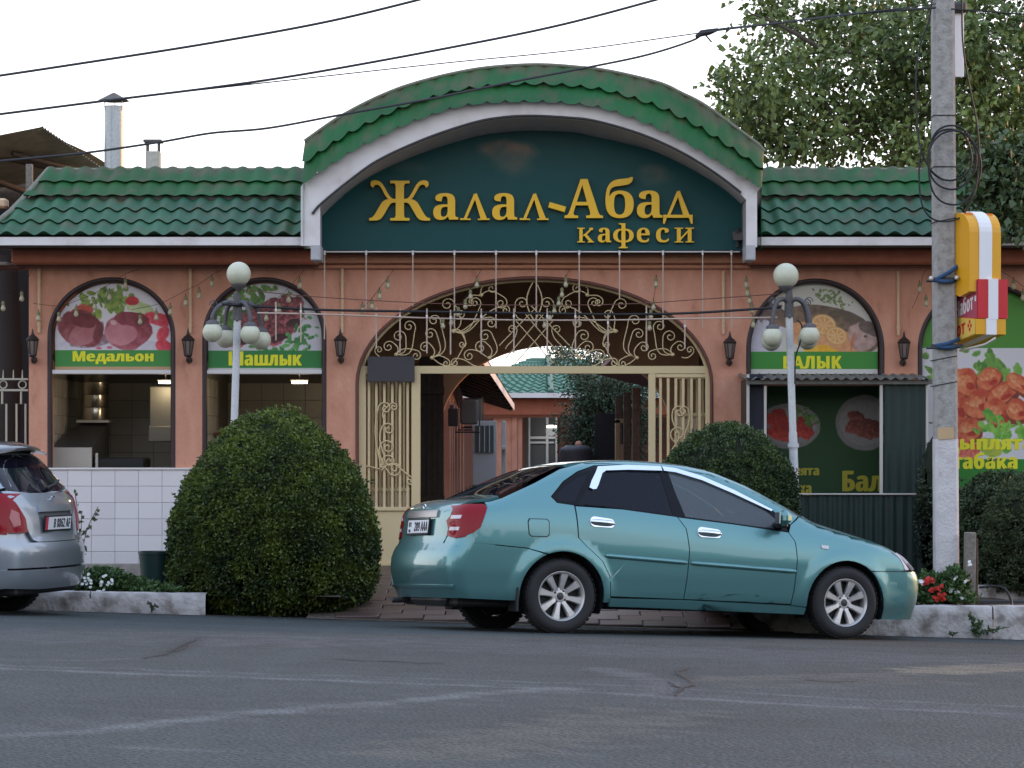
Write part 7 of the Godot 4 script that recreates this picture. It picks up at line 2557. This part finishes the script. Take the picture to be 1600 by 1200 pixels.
func garden() -> void:
	# unseen treeline behind the viewer, added to darken reflections in the car
	var far := M.new()
	var fn := FastNoiseLite.new()
	fn.seed = 61
	fn.frequency = 0.12
	fn.fractal_octaves = 4
	far.grid(160, 14, func(u, v):
		var x := lerpf(-70.0, 70.0, u)
		var top := 7.0 + 4.5 * fn.get_noise_2d(x * 1.5, 0)
		return Vector3(x, -0.3 + v * top, 43.0 + 2.2 * fn.get_noise_2d(x * 3.0, v * top * 5.0) + (2.5 * v * v)), Vector3.FORWARD)
	var fo := struct("added_treeline", far, mt.far_leaves)
	fo.set_meta("kind", "stuff")
	tag(fo, "unseen mass of trees added along the far side of the street", "trees")
	bush("large dark green clipped dome bush beside the gate, bulging over the kerb", at(428, 862, 3.35), 0.945, 1.285, 0.62, 15500, 5, Color(0.016, 0.036, 0.010), Color(0.12, 0.16, 0.02), 0.03, 1.8)
	bush("clipped round bush behind the teal car, right of the gate", at(1137, 792, 2.4), 0.655, 0.76, 0.9, 6500, 6, Color(0.02, 0.042, 0.016), Color(0.07, 0.11, 0.03), 0.05, 2.0)
	bush("dark loose bush before the chicken banner, right of the pole", at(1570, 850, 1.9), 0.62, 0.66, 0.6, 5000, 8, Color(0.016, 0.03, 0.014), Color(0.055, 0.085, 0.03), 0.12, 2.0)
	bush("low dark creeper bush between the stall corner and the concrete pole", at(1463, 800, 1.2), 0.16, 0.85, 0.75, 1500, 9, Color(0.016, 0.026, 0.02), Color(0.04, 0.06, 0.03), 0.15, 2.0)
	bush("pale feathery bush at the right edge below the chicken banner", at(1600, 850, 2.6), 0.36, 0.62, 0.45, 2200, 10, Color(0.03, 0.05, 0.022), Color(0.09, 0.12, 0.05), 0.12, 2.0)
	var wb: Array = []
	var rg := RandomNumberGenerator.new()
	rg.seed = 2
	for k in 16:
		wb.append([Vector3(rg.randf_range(-0.2, 0.14), rg.randf_range(0.03, 0.2), 0.2), mt.petal_white, 2, 0.03, 0.015])
	flower_bed("low green plants with small white daisies, between silver car and dark tub", at(163, 930, 3.95), 0.5, 0.26, 0.2, 520, 3, wb)
	flower_bed("low green ground plants beside the dark green tub", at(222, 928, 3.9), 0.4, 0.3, 0.07, 300, 4, [])
	var rb := []
	for p in [[-0.05, 0.2], [0.02, 0.13], [0.06, 0.14], [0.1, 0.06], [-0.02, 0.22], [0.05, 0.05]]:
		rb.append([Vector3(p[0], p[1], 0.15), mt.petal_red, 7, 0.022, 0.02])
	rb.append([Vector3(-0.11, 0.2, 0.15), mt.petal_white, 5, 0.02, 0.022])
	flower_bed("red geraniums with one white bloom at the foot of the pole, by the car nose", at(1452, 942, 3.95), 0.34, 0.25, 0.24, 420, 5, rb)
	var wr := []
	for p in [[0.0, 0.24], [0.09, 0.2], [0.05, 0.05], [0.02, 0.1], [0.14, 0.36], [-0.04, 0.12]]:
		wr.append([Vector3(p[0], p[1], 0.1), mt.petal_white, 3, 0.016, 0.016])
	flower_bed("thin plants with scattered white flowers, between the pole and wooden post", at(1490, 942, 4.0), 0.22, 0.2, 0.3, 300, 6, wr)
	weed("dry_weed", "tall thin weed with dried seed heads before the white tiles", at(126, 880, 2.0), [[-0.06, 0.72, 0.0, 9], [0.17, 0.55, 0.0, 16], [0.02, 0.5, 0.05, 4]], Color(0.045, 0.05, 0.04), 0.07)
	weed("kerb_weed", "dark weed growing from the gutter against the right white kerb", at(1525, 992, 4.42), [[-0.06, 0.2, 0, 26], [0.05, 0.12, 0, 20], [0.2, 0.06, 0.02, 20], [0.3, 0.07, 0, 16], [-0.02, 0.1, 0, 20]], Color(0.03, 0.055, 0.022), 0.05)
	weed("kerb_weed", "small dry tuft growing at the left kerb foot near the big bush", at(237, 957, 4.42), [[-0.03, 0.1, 0, 12], [0.04, 0.07, 0, 12], [0.0, 0.06, 0, 10]], Color(0.06, 0.055, 0.04), 0.04)
	weed("kerb_weed", "small dry tuft in the gutter behind the teal car nose", at(1488, 995, 4.45), [[-0.03, 0.05, 0, 10], [0.04, 0.04, 0, 10]], Color(0.04, 0.05, 0.03), 0.03)
	var tub := thing("plastic_tub", "dark green plastic tub standing left of the large dome bush", "tub")
	var tp := at(243, 926, 3.3)
	part("tub", M.new().lathe([Vector2(0.0, 0.0), Vector2(0.125, 0.0), Vector2(0.155, 0.36), Vector2(0.163, 0.362), Vector2(0.163, 0.385), Vector2(0.148, 0.385), Vector2(0.14, 0.34), Vector2(0.0, 0.33)], tp, 28), mt.tub_green, tub)
	var wp := thing("wooden_post", "short weathered wooden post standing right of the concrete pole", "post")
	var p0 := at(1515, 945, 3.9)
	part("post", M.new().box(p0 + Vector3(0, 0.33, 0), Vector3(0.10, 0.66, 0.09), 0.008, Basis(Vector3.BACK, -0.015)), mt.grey_wood, wp)
	part("side_board", M.new().box(p0 + Vector3(0.065, 0.3, -0.02), Vector3(0.022, 0.6, 0.07), 0.004), mt.brown_wood, wp)
	solo("black_hose", M.new().tube(smooth_line([at(1530, 918, 3.6), at(1552, 916, 3.6), at(1570, 920, 3.7), at(1580, 938, 3.8), at(1580, 950, 3.9)], 6), 0.012, 7), mt.black, "black hose arching out of the bed right of the wooden post", "hose")
	solo("drain_pipe", M.new().box(at(1560, 941, 3.6), Vector3(0.6, 0.05, 0.1), 0.01), mt.dark_metal, "dark metal rail lying behind the right kerb", "rail")
	solo("low_wall", M.new().box(at(1590, 932, 2.6), Vector3(0.9, 0.22, 0.15), 0.015), mt.kerb_white, "low whitewashed wall behind the hose at the right edge", "wall")
	solo("garden_hose", M.new().tube(smooth_line([on_road(985, 962) + Vector3(0, 0.02, 0), on_road(1020, 970) + Vector3(0, 0.02, 0), on_road(1080, 978) + Vector3(0, 0.02, 0), on_road(1150, 979) + Vector3(0, 0.02, 0)], 8), 0.014, 7), mt.hose_grey, "pale grey hose lying on the ground under the teal car", "hose")
	# tree behind the right wing of the roof
	var lobes := []
	var spec := [[1140, 150, 26, 30, 0.16], [1128, 112, 14, 14, 0.07], [1195, 120, 60, 60, 0.8], [1175, 180, 50, 40, 0.55], [1215, 215, 50, 34, 0.5], [1260, 60, 80, 60, 1.0], [1250, 160, 70, 50, 0.9], [1290, 225, 70, 34, 0.65], [1340, 110, 80, 70, 1.2], [1350, 20, 90, 60, 1.1], [1370, 200, 70, 50, 0.8], [1420, 150, 60, 80, 1.1], [1430, 40, 80, 70, 1.2], [1440, 235, 60, 40, 0.8], [1520, 60, 80, 80, 1.5], [1540, 170, 80, 80, 1.7], [1560, 260, 70, 60, 1.5], [1600, 100, 80, 100, 1.5], [1610, 230, 70, 80, 1.5], [1640, 10, 100, 80, 1.2], [1200, 20, 40, 40, 0.35]]
	var rng := RandomNumberGenerator.new()
	rng.seed = 9
	for s in spec:
		var z := -5.0 + rng.randf_range(-1.3, 1.0)
		var k := LENS / (CAM_Z - z)
		lobes.append([at(s[0], s[1], z), Vector3(s[2] / k, s[3] / k, 0.9), s[4]])
	tree("large leafy tree rising behind the right roof wing, branches towards the pediment", at(1560, 880, -5.2), lobes,
		[[at(1560, 900, -5.2), at(1550, 500, -5.2), at(1535, 250, -5.2), at(1520, 60, -5.0), at(1515, -80, -5)], [at(1545, 300, -5.2), at(1450, 220, -5), at(1340, 190, -5), at(1230, 210, -4.9)], [at(1535, 200, -5), at(1420, 110, -5), at(1290, 80, -5), at(1180, 120, -5)], [at(1530, 150, -5), at(1470, 40, -5), at(1400, -60, -5)], [at(1540, 220, -5), at(1600, 120, -5), at(1660, 30, -5)], [at(1340, 190, -5), at(1280, 225, -5), at(1200, 230, -5)], [at(1290, 80, -5), at(1220, 40, -5), at(1170, 20, -5)]],
		125, 0.092, 23, Color(0.045, 0.085, 0.022), Color(0.19, 0.235, 0.06))
	# branches of the same kind of tree hanging in front of the right wing
	tree("leafy branches hanging before the right roof end, right of the pole", at(1640, 900, -2.5),
		[[at(1560, 290, 1.4), Vector3(0.35, 0.25, 0.3), 0.55], [at(1600, 320, 1.4), Vector3(0.3, 0.28, 0.3), 0.6], [at(1535, 262, 1.2), Vector3(0.22, 0.14, 0.3), 0.3], [at(1590, 250, 1.2), Vector3(0.35, 0.2, 0.3), 0.6]],
		[[at(1760, 900, 1.2), at(1750, 500, 1.2), at(1720, 320, 1.2), at(1640, 270, 1.3)], [at(1720, 320, 1.2), at(1620, 290, 1.3), at(1550, 285, 1.4)]], 150, 0.095, 29, Color(0.03, 0.055, 0.02), Color(0.08, 0.12, 0.04))

func materials() -> void:
	mt.plaster = mottled(1, 0.012, [[0.0, 0.46, 0.20, 0.13], [0.25, 0.60, 0.28, 0.185], [0.55, 0.64, 0.305, 0.205], [0.8, 0.67, 0.33, 0.225], [1.0, 0.70, 0.37, 0.26]], 0.45, 0.85, 0.0, 0.25, 0.08)
	mt.plaster.uv1_scale = Vector3(0.75, 0.3, 0.6)
	mt.plaster.albedo_texture.noise.fractal_octaves = 6
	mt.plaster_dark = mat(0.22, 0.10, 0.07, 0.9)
	mt.plaster_brown = mottled(2, 0.015, [[0.0, 0.44, 0.23, 0.13], [1.0, 0.54, 0.30, 0.18]], 0.4, 0.9)
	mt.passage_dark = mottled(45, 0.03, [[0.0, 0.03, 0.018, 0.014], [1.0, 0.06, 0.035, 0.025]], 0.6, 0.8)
	mt.roof_tile = vcol(0.62)
	mt.roof_tile.metallic_specular = 0.35
	mt.roof_tile.albedo_texture = noise_tex(46, 0.05, [[0.0, 0.72, 0.72, 0.72], [1.0, 1.0, 1.0, 1.0]])
	mt.roof_tile.uv1_triplanar = true
	mt.roof_tile.uv1_world_triplanar = true
	mt.roof_tile.uv1_scale = Vector3.ONE * 1.3
	mt.beam = mottled(3, 0.02, [[0.0, 0.36, 0.10, 0.05], [1.0, 0.44, 0.135, 0.07]], 0.5, 0.6)
	mt.peach_paint = mottled(4, 0.02, [[0.0, 0.56, 0.25, 0.14], [1.0, 0.64, 0.31, 0.19]], 0.6, 0.7)
	mt.brown_paint = mat(0.14, 0.055, 0.04, 0.6)
	mt.dark_paint = mat(0.035, 0.018, 0.02, 0.45)
	mt.cream = mat(0.66, 0.45, 0.28, 0.6)
	mt.grout = mat(0.6, 0.56, 0.57, 0.9)
	mt.grout_grey = mat(0.3, 0.28, 0.25, 0.9)
	mt.white_tile = [mat(0.72, 0.68, 0.69, 0.25), mat(0.69, 0.65, 0.665, 0.25), mat(0.74, 0.70, 0.71, 0.28)]
	mt.wall_tile = [mat(0.72, 0.68, 0.61, 0.25), mat(0.69, 0.65, 0.59, 0.25), mat(0.74, 0.70, 0.63, 0.3)]
	mt.white_paint = mat(0.72, 0.68, 0.66, 0.5)
	mt.fascia = mottled(6, 0.01, [[0.0, 0.58, 0.52, 0.50], [0.5, 0.72, 0.67, 0.66], [1.0, 0.76, 0.72, 0.71]], 0.5, 0.6)
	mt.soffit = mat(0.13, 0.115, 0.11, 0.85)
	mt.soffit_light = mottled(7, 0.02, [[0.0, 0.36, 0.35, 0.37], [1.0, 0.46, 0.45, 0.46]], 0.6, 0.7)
	mt.concrete = mottled(8, 0.02, [[0.0, 0.22, 0.20, 0.18], [1.0, 0.34, 0.31, 0.28]], 0.6, 0.95)
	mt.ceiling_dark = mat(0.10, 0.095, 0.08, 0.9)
	var dirt := func(s: int, a: Array, d: Array) -> StandardMaterial3D:
		var m := mottled(s, 0.02, [[0.0, d[0], d[1], d[2]], [0.35, a[0] * 0.8, a[1] * 0.85, a[2] * 0.85], [0.65, a[0], a[1], a[2]], [1.0, a[0] * 1.2, a[1] * 1.12, a[2] * 1.2]], 0.6, 0.5)
		m.metallic_specular = 0.5
		return m
	mt.tile_a = dirt.call(11, [0.035, 0.16, 0.095], [0.07, 0.13, 0.09])
	mt.tile_b = dirt.call(12, [0.045, 0.175, 0.11], [0.09, 0.14, 0.10])
	mt.tile_c = dirt.call(13, [0.05, 0.15, 0.10], [0.08, 0.10, 0.08])
	mt.tile_d = dirt.call(14, [0.026, 0.165, 0.06], [0.07, 0.12, 0.06])
	mt.tile_e = dirt.call(15, [0.030, 0.150, 0.055], [0.08, 0.11, 0.06])
	mt.tile_grey = mottled(16, 0.03, [[0.0, 0.13, 0.12, 0.09], [1.0, 0.20, 0.21, 0.15]], 0.8, 0.7)
	var tm := mottled(17, 0.006, [[0.0, 0.009, 0.066, 0.066], [0.5, 0.011, 0.078, 0.08], [0.78, 0.016, 0.08, 0.084], [0.9, 0.07, 0.07, 0.06], [1.0, 0.10, 0.07, 0.05]], 0.35, 0.4)
	tm.metallic_specular = 0.3
	mt.sign_teal = tm
	mt.sign_yellow = mat(0.88, 0.50, 0.01, 0.4)
	mt.print_yellow = mat(0.85, 0.80, 0.02, 0.5)
	mt.print_yellow_shaded = mat(0.42, 0.37, 0.02, 0.5)  # the same yellow darkened for the shade inside the stall
	mt.iron_cream = mat(0.70, 0.55, 0.31, 0.5)
	mt.iron_pale = mat(0.45, 0.42, 0.34, 0.5)
	mt.pale_sheet = mat(0.55, 0.42, 0.33, 0.6)
	mt.slate = mat(0.055, 0.05, 0.055, 0.6)
	mt.steel = mat(0.55, 0.52, 0.46, 0.4, 0.3)
	mt.steel_bright = mat(0.62, 0.58, 0.52, 0.22, 0.95)
	mt.steel_pale = mat(0.16, 0.155, 0.14, 0.5, 0.1)
	mt.hood_dark = mat(0.06, 0.06, 0.062, 0.45)
	mt.black = mat(0.012, 0.012, 0.014, 0.6)
	mt.cable_black = mat(0.045, 0.045, 0.05, 0.8)
	mt.dark_metal = mat(0.05, 0.048, 0.05, 0.5, 0.3)
	mt.chrome = mat(0.80, 0.82, 0.85, 0.10, 1.0)
	mt.chrome_dull = mat(0.35, 0.33, 0.33, 0.3, 0.8)
	mt.mirror = mat(0.5, 0.5, 0.5, 0.05, 1.0)
	mt.alloy = mat(0.52, 0.50, 0.49, 0.35, 0.6)
	mt.tyre = mat(0.022, 0.021, 0.022, 0.85)
	mt.gloss_black = mat(0.01, 0.01, 0.013, 0.25)
	mt.gloss_black.metallic_specular = 0.25
	var paint := func(r, g, b) -> StandardMaterial3D:
		var m := mat(r, g, b, 0.34, 0.65)
		m.clearcoat_enabled = true
		m.clearcoat = 1.0
		m.clearcoat_roughness = 0.06
		return m
	mt.teal = paint.call(0.10, 0.255, 0.265)
	mt.silver = paint.call(0.33, 0.36, 0.40)
	mt.silver_dark = mat(0.12, 0.13, 0.14, 0.5)
	mt.spoiler = paint.call(0.05, 0.055, 0.065)
	mt.tint = pane(0.008, 0.008, 0.016, 0.90)
	mt.tint.metallic_specular = 0.32
	mt.tint_light = pane(0.07, 0.085, 0.095, 0.74)
	mt.red_lens = mat(0.25, 0.004, 0.012, 0.12)
	mt.red_lens.metallic_specular = 0.35
	mt.pink_lens = mat(0.38, 0.10, 0.11, 0.15)
	mt.clear_lens = mat(0.66, 0.60, 0.62, 0.12)
	mt.red_paint = mat(0.5, 0.04, 0.07, 0.5)
	mt.plate_white = mat(0.72, 0.72, 0.74, 0.4)
	mt.ink = mat(0.02, 0.02, 0.025, 0.6)
	mt.seat = mat(0.06, 0.06, 0.065, 0.9)
	mt.lamp_lit = glow(1.0, 0.95, 0.85, 2.0)
	mt.lamp_iron = mottled(21, 0.06, [[0.0, 0.05, 0.045, 0.05], [1.0, 0.15, 0.14, 0.145]], 2.0, 0.6)
	mt.lantern_iron = mat(0.035, 0.024, 0.022, 0.5)
	mt.lantern_glass = mat(0.20, 0.15, 0.13, 0.2)
	mt.globe = mottled(22, 0.02, [[0.0, 0.52, 0.52, 0.38], [1.0, 0.62, 0.61, 0.48]], 2.0, 0.4)
	mt.pale_blue_paint = mottled(23, 0.03, [[0.0, 0.42, 0.43, 0.45], [0.4, 0.58, 0.59, 0.60], [1.0, 0.66, 0.66, 0.66]], 2.0, 0.5)
	mt.bulb = mat(0.48, 0.43, 0.29, 0.3)
	mt.socket_green = mat(0.20, 0.20, 0.09, 0.6)
	mt.tube_white = mat(0.50, 0.38, 0.31, 0.4)
	mt.leaf = leaf_mat()
	mt.far_leaves = mottled(47, 0.03, [[0.0, 0.02, 0.03, 0.012], [0.5, 0.05, 0.075, 0.025], [1.0, 0.10, 0.13, 0.05]], 0.12, 0.9)
	mt.plant_green = mat(0.05, 0.10, 0.02, 0.6)
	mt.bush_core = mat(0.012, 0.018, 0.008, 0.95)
	mt.bark = mat(0.07, 0.055, 0.04, 0.9)
	mt.bark_dark = mat(0.035, 0.028, 0.025, 0.95)
	mt.petal_white = mat(0.75, 0.74, 0.70, 0.6)
	mt.petal_red = mat(0.55, 0.03, 0.02, 0.6)
	mt.soil = mottled(24, 0.03, [[0.0, 0.05, 0.04, 0.03], [0.6, 0.09, 0.07, 0.05], [1.0, 0.14, 0.115, 0.085]], 0.8, 0.95, 0.0, 0.8, 0.05)
	mt.kerb_white = mottled(25, 0.012, [[0.0, 0.13, 0.11, 0.10], [0.35, 0.30, 0.27, 0.25], [0.55, 0.44, 0.41, 0.40], [1.0, 0.54, 0.51, 0.50]], 0.7, 0.9, 0.0, 0.6, 0.05)
	var wet := func(r, g, b, rough) -> StandardMaterial3D:
		return mottled(int(r * 1000), 0.04, [[0.0, r * 0.7, g * 0.7, b * 0.7], [1.0, r * 1.25, g * 1.25, b * 1.25]], 1.4, rough)
	mt.wet_paving = [wet.call(0.11, 0.066, 0.05, 0.5), wet.call(0.085, 0.05, 0.04, 0.42), wet.call(0.13, 0.08, 0.06, 0.55)]
	var asp := vcol(0.78)
	asp.normal_enabled = true
	asp.normal_texture = noise_tex(90, 0.2, [], 512, 3, true)
	asp.normal_scale = 1.6
	asp.uv1_triplanar = true
	asp.uv1_world_triplanar = true
	asp.uv1_scale = Vector3.ONE * 0.33
	asp.albedo_texture = noise_tex(91, 0.09, [[0.0, 0.25, 0.25, 0.26], [0.35, 0.5, 0.5, 0.5], [0.5, 0.72, 0.72, 0.72], [0.65, 0.95, 0.95, 0.95], [1.0, 1.0, 1.0, 1.0]], 1024, 4)
	mt.asphalt = asp
	mt.worn_line = mottled(26, 0.06, [[0.0, 0.075, 0.08, 0.085], [0.45, 0.12, 0.125, 0.13], [1.0, 0.17, 0.175, 0.18]], 1.2, 0.85)
	mt.worn_line_faint = mottled(27, 0.06, [[0.0, 0.06, 0.065, 0.07], [1.0, 0.11, 0.115, 0.12]], 1.2, 0.85)
	mt.low_sun_tone = mottled(28, 0.05, [[0.0, 0.058, 0.06, 0.06], [0.5, 0.085, 0.082, 0.072], [1.0, 0.15, 0.135, 0.105]], 0.9, 0.9)  # imitates warm sunlight lying on the road
	mt.crack = mat(0.018, 0.018, 0.02, 0.95)
	mt.stall_green = mottled(29, 0.02, [[0.0, 0.005, 0.02, 0.018], [1.0, 0.008, 0.03, 0.026]], 0.7, 0.5)
	mt.stall_white = mat(0.52, 0.50, 0.46, 0.6)
	mt.dark_blue = mat(0.01, 0.012, 0.03, 0.6)
	mt.slate_sheet = mottled(30, 0.03, [[0.0, 0.14, 0.14, 0.125], [1.0, 0.24, 0.23, 0.21]], 0.9, 0.9)
	mt.concrete_pole = mottled(31, 0.02, [[0.0, 0.23, 0.21, 0.19], [0.5, 0.34, 0.32, 0.30], [1.0, 0.40, 0.38, 0.35]], 1.0, 0.95, 0.0, 0.6, 0.06)
	mt.whitewash = mottled(32, 0.015, [[0.0, 0.42, 0.38, 0.38], [0.3, 0.56, 0.52, 0.52], [1.0, 0.66, 0.62, 0.62]], 0.8, 0.9, 0.0, 0.5, 0.06)
	mt.paper = mat(0.52, 0.36, 0.2, 0.8)
	mt.blue_cloth = mat(0.03, 0.075, 0.16, 0.9)
	mt.white_plastic = mat(0.78, 0.76, 0.78, 0.35)
	mt.sign_orange = mat(0.72, 0.34, 0.008, 0.35)
	mt.sign_orange_dark = mat(0.7, 0.16, 0.01, 0.4)
	mt.sign_red = mat(0.55, 0.008, 0.02, 0.35)
	mt.sign_pink = mat(0.40, 0.06, 0.10, 0.4)
	mt.sign_pale_yellow = mat(0.70, 0.46, 0.09, 0.4)
	mt.rust_roof = mottled(33, 0.02, [[0.0, 0.26, 0.22, 0.15], [1.0, 0.44, 0.38, 0.26]], 0.5, 0.8)
	mt.brown_wood = mottled(34, 0.03, [[0.0, 0.06, 0.04, 0.028], [1.0, 0.13, 0.085, 0.055]], 0.8, 0.85)
	mt.grey_wood = mottled(35, 0.03, [[0.0, 0.14, 0.12, 0.10], [1.0, 0.26, 0.23, 0.20]], 1.5, 0.9)
	mt.tan_wood = mat(0.3, 0.19, 0.1, 0.7)
	mt.dark_wall = mat(0.02, 0.018, 0.02, 0.9)
	mt.galvanised = mottled(36, 0.03, [[0.0, 0.36, 0.38, 0.38], [1.0, 0.52, 0.54, 0.54]], 1.5, 0.45, 0.35)
	mt.brown_tin = mat(0.10, 0.085, 0.075, 0.7)
	mt.pale_plaster = mottled(37, 0.03, [[0.0, 0.40, 0.38, 0.32], [1.0, 0.52, 0.5, 0.44]], 1.2, 0.9)
	mt.white_door = mat(0.60, 0.62, 0.62, 0.5)
	mt.door_glass = mat(0.12, 0.13, 0.13, 0.1)
	mt.red_roof = mat(0.16, 0.05, 0.045, 0.8)
	mt.tub_green = mat(0.01, 0.035, 0.032, 0.45)
	mt.hose_grey = mat(0.2, 0.19, 0.18, 0.7)

func _ready() -> void:
	# camera: long lens across the street, shifted so that uprights stay upright
	var cam := Camera3D.new()
	cam.name = "camera"
	cam.projection = Camera3D.PROJECTION_FRUSTUM
	cam.near = 0.1
	cam.far = 900.0
	cam.size = 0.1 * 1200.0 / LENS
	cam.frustum_offset = Vector2(0.0, 0.1 * 100.0 / LENS)
	add_child(cam)
	cam.position = Vector3(0, EYE, CAM_Z)
	cam.current = true
	# sky: bright thin cloud at dusk
	var env := Environment.new()
	env.background_mode = Environment.BG_SKY
	var sky := ProceduralSkyMaterial.new()
	sky.sky_top_color = Color(0.62, 0.70, 0.82)
	sky.sky_horizon_color = Color(1.0, 0.985, 0.97)
	sky.sky_curve = 0.25
	sky.ground_bottom_color = Color(0.22, 0.21, 0.2)
	sky.ground_horizon_color = Color(0.5, 0.48, 0.46)
	sky.sky_energy_multiplier = 1.0
	sky.sun_angle_max = 1.0
	var sk := Sky.new()
	sk.sky_material = sky
	env.sky = sk
	env.tonemap_mode = Environment.TONE_MAPPER_LINEAR
	env.tonemap_exposure = 2.4
	env.ambient_light_source = Environment.AMBIENT_SOURCE_SKY
	env.sdfgi_enabled = true
	env.ssao_enabled = true
	env.ssil_enabled = true
	var we := WorldEnvironment.new()
	we.name = "environment"
	we.environment = env
	add_child(we)
	# low sun behind the trees on the right, veiled
	var sun := DirectionalLight3D.new()
	sun.name = "sun"
	sun.light_color = Color(1.0, 0.72, 0.45)
	sun.light_energy = 0.4
	sun.light_angular_distance = 10.0
	sun.shadow_enabled = true
	add_child(sun)
	sun.look_at_from_position(Vector3(28, 5.2, -20), Vector3.ZERO)

	materials()
	ground()
	cafe()
	gate()
	left_side()
	courtyard()
	stall()
	utility_pole()
	sedan()
	hatchback()
	banners()
	lamp_post("white-globed lamp post before the grilled meat banner, behind the dome bush", at(371, 497, 1.9), at(359, 900, 1.9), [at(373, 428, 1.9), at(332, 519, 2.05), at(352, 528, 1.75), at(391, 522, 2.05), at(408, 531, 1.75)], 0.119)
	lamp_post("white-globed lamp post before the fish banner and green stall", at(1233, 492, 1.9), at(1246, 900, 1.9), [at(1228, 431, 1.9), at(1207, 526, 2.05), at(1205, 533, 1.75), at(1265, 524, 2.05), at(1262, 531, 1.75)], 0.125)
	cable("black power lead hanging down right lamp post", [at(1246, 500, 2.05), at(1253, 510, 2.05), at(1250, 535, 2.0), at(1243, 560, 1.98), at(1242, 600, 1.98)], 0.008, mt.black, "wire", "power_lead", 6)
	for e in [[54, 541, "black wall lantern on the leftmost pier, next to the iron fence"], [296, 541, "black wall lantern on the pier between the two kitchen windows"], [533, 541, "black wall lantern on the pier left of the arch gate"], [1139, 545, "black wall lantern on the pier right of the arch gate"], [1410, 545, "black wall lantern on the pier between fish and chicken banners"]]:
		wall_lantern(at(e[0], e[1], 0.0), e[2])
	hangings()
	wires()
	street_sign()
	garden()
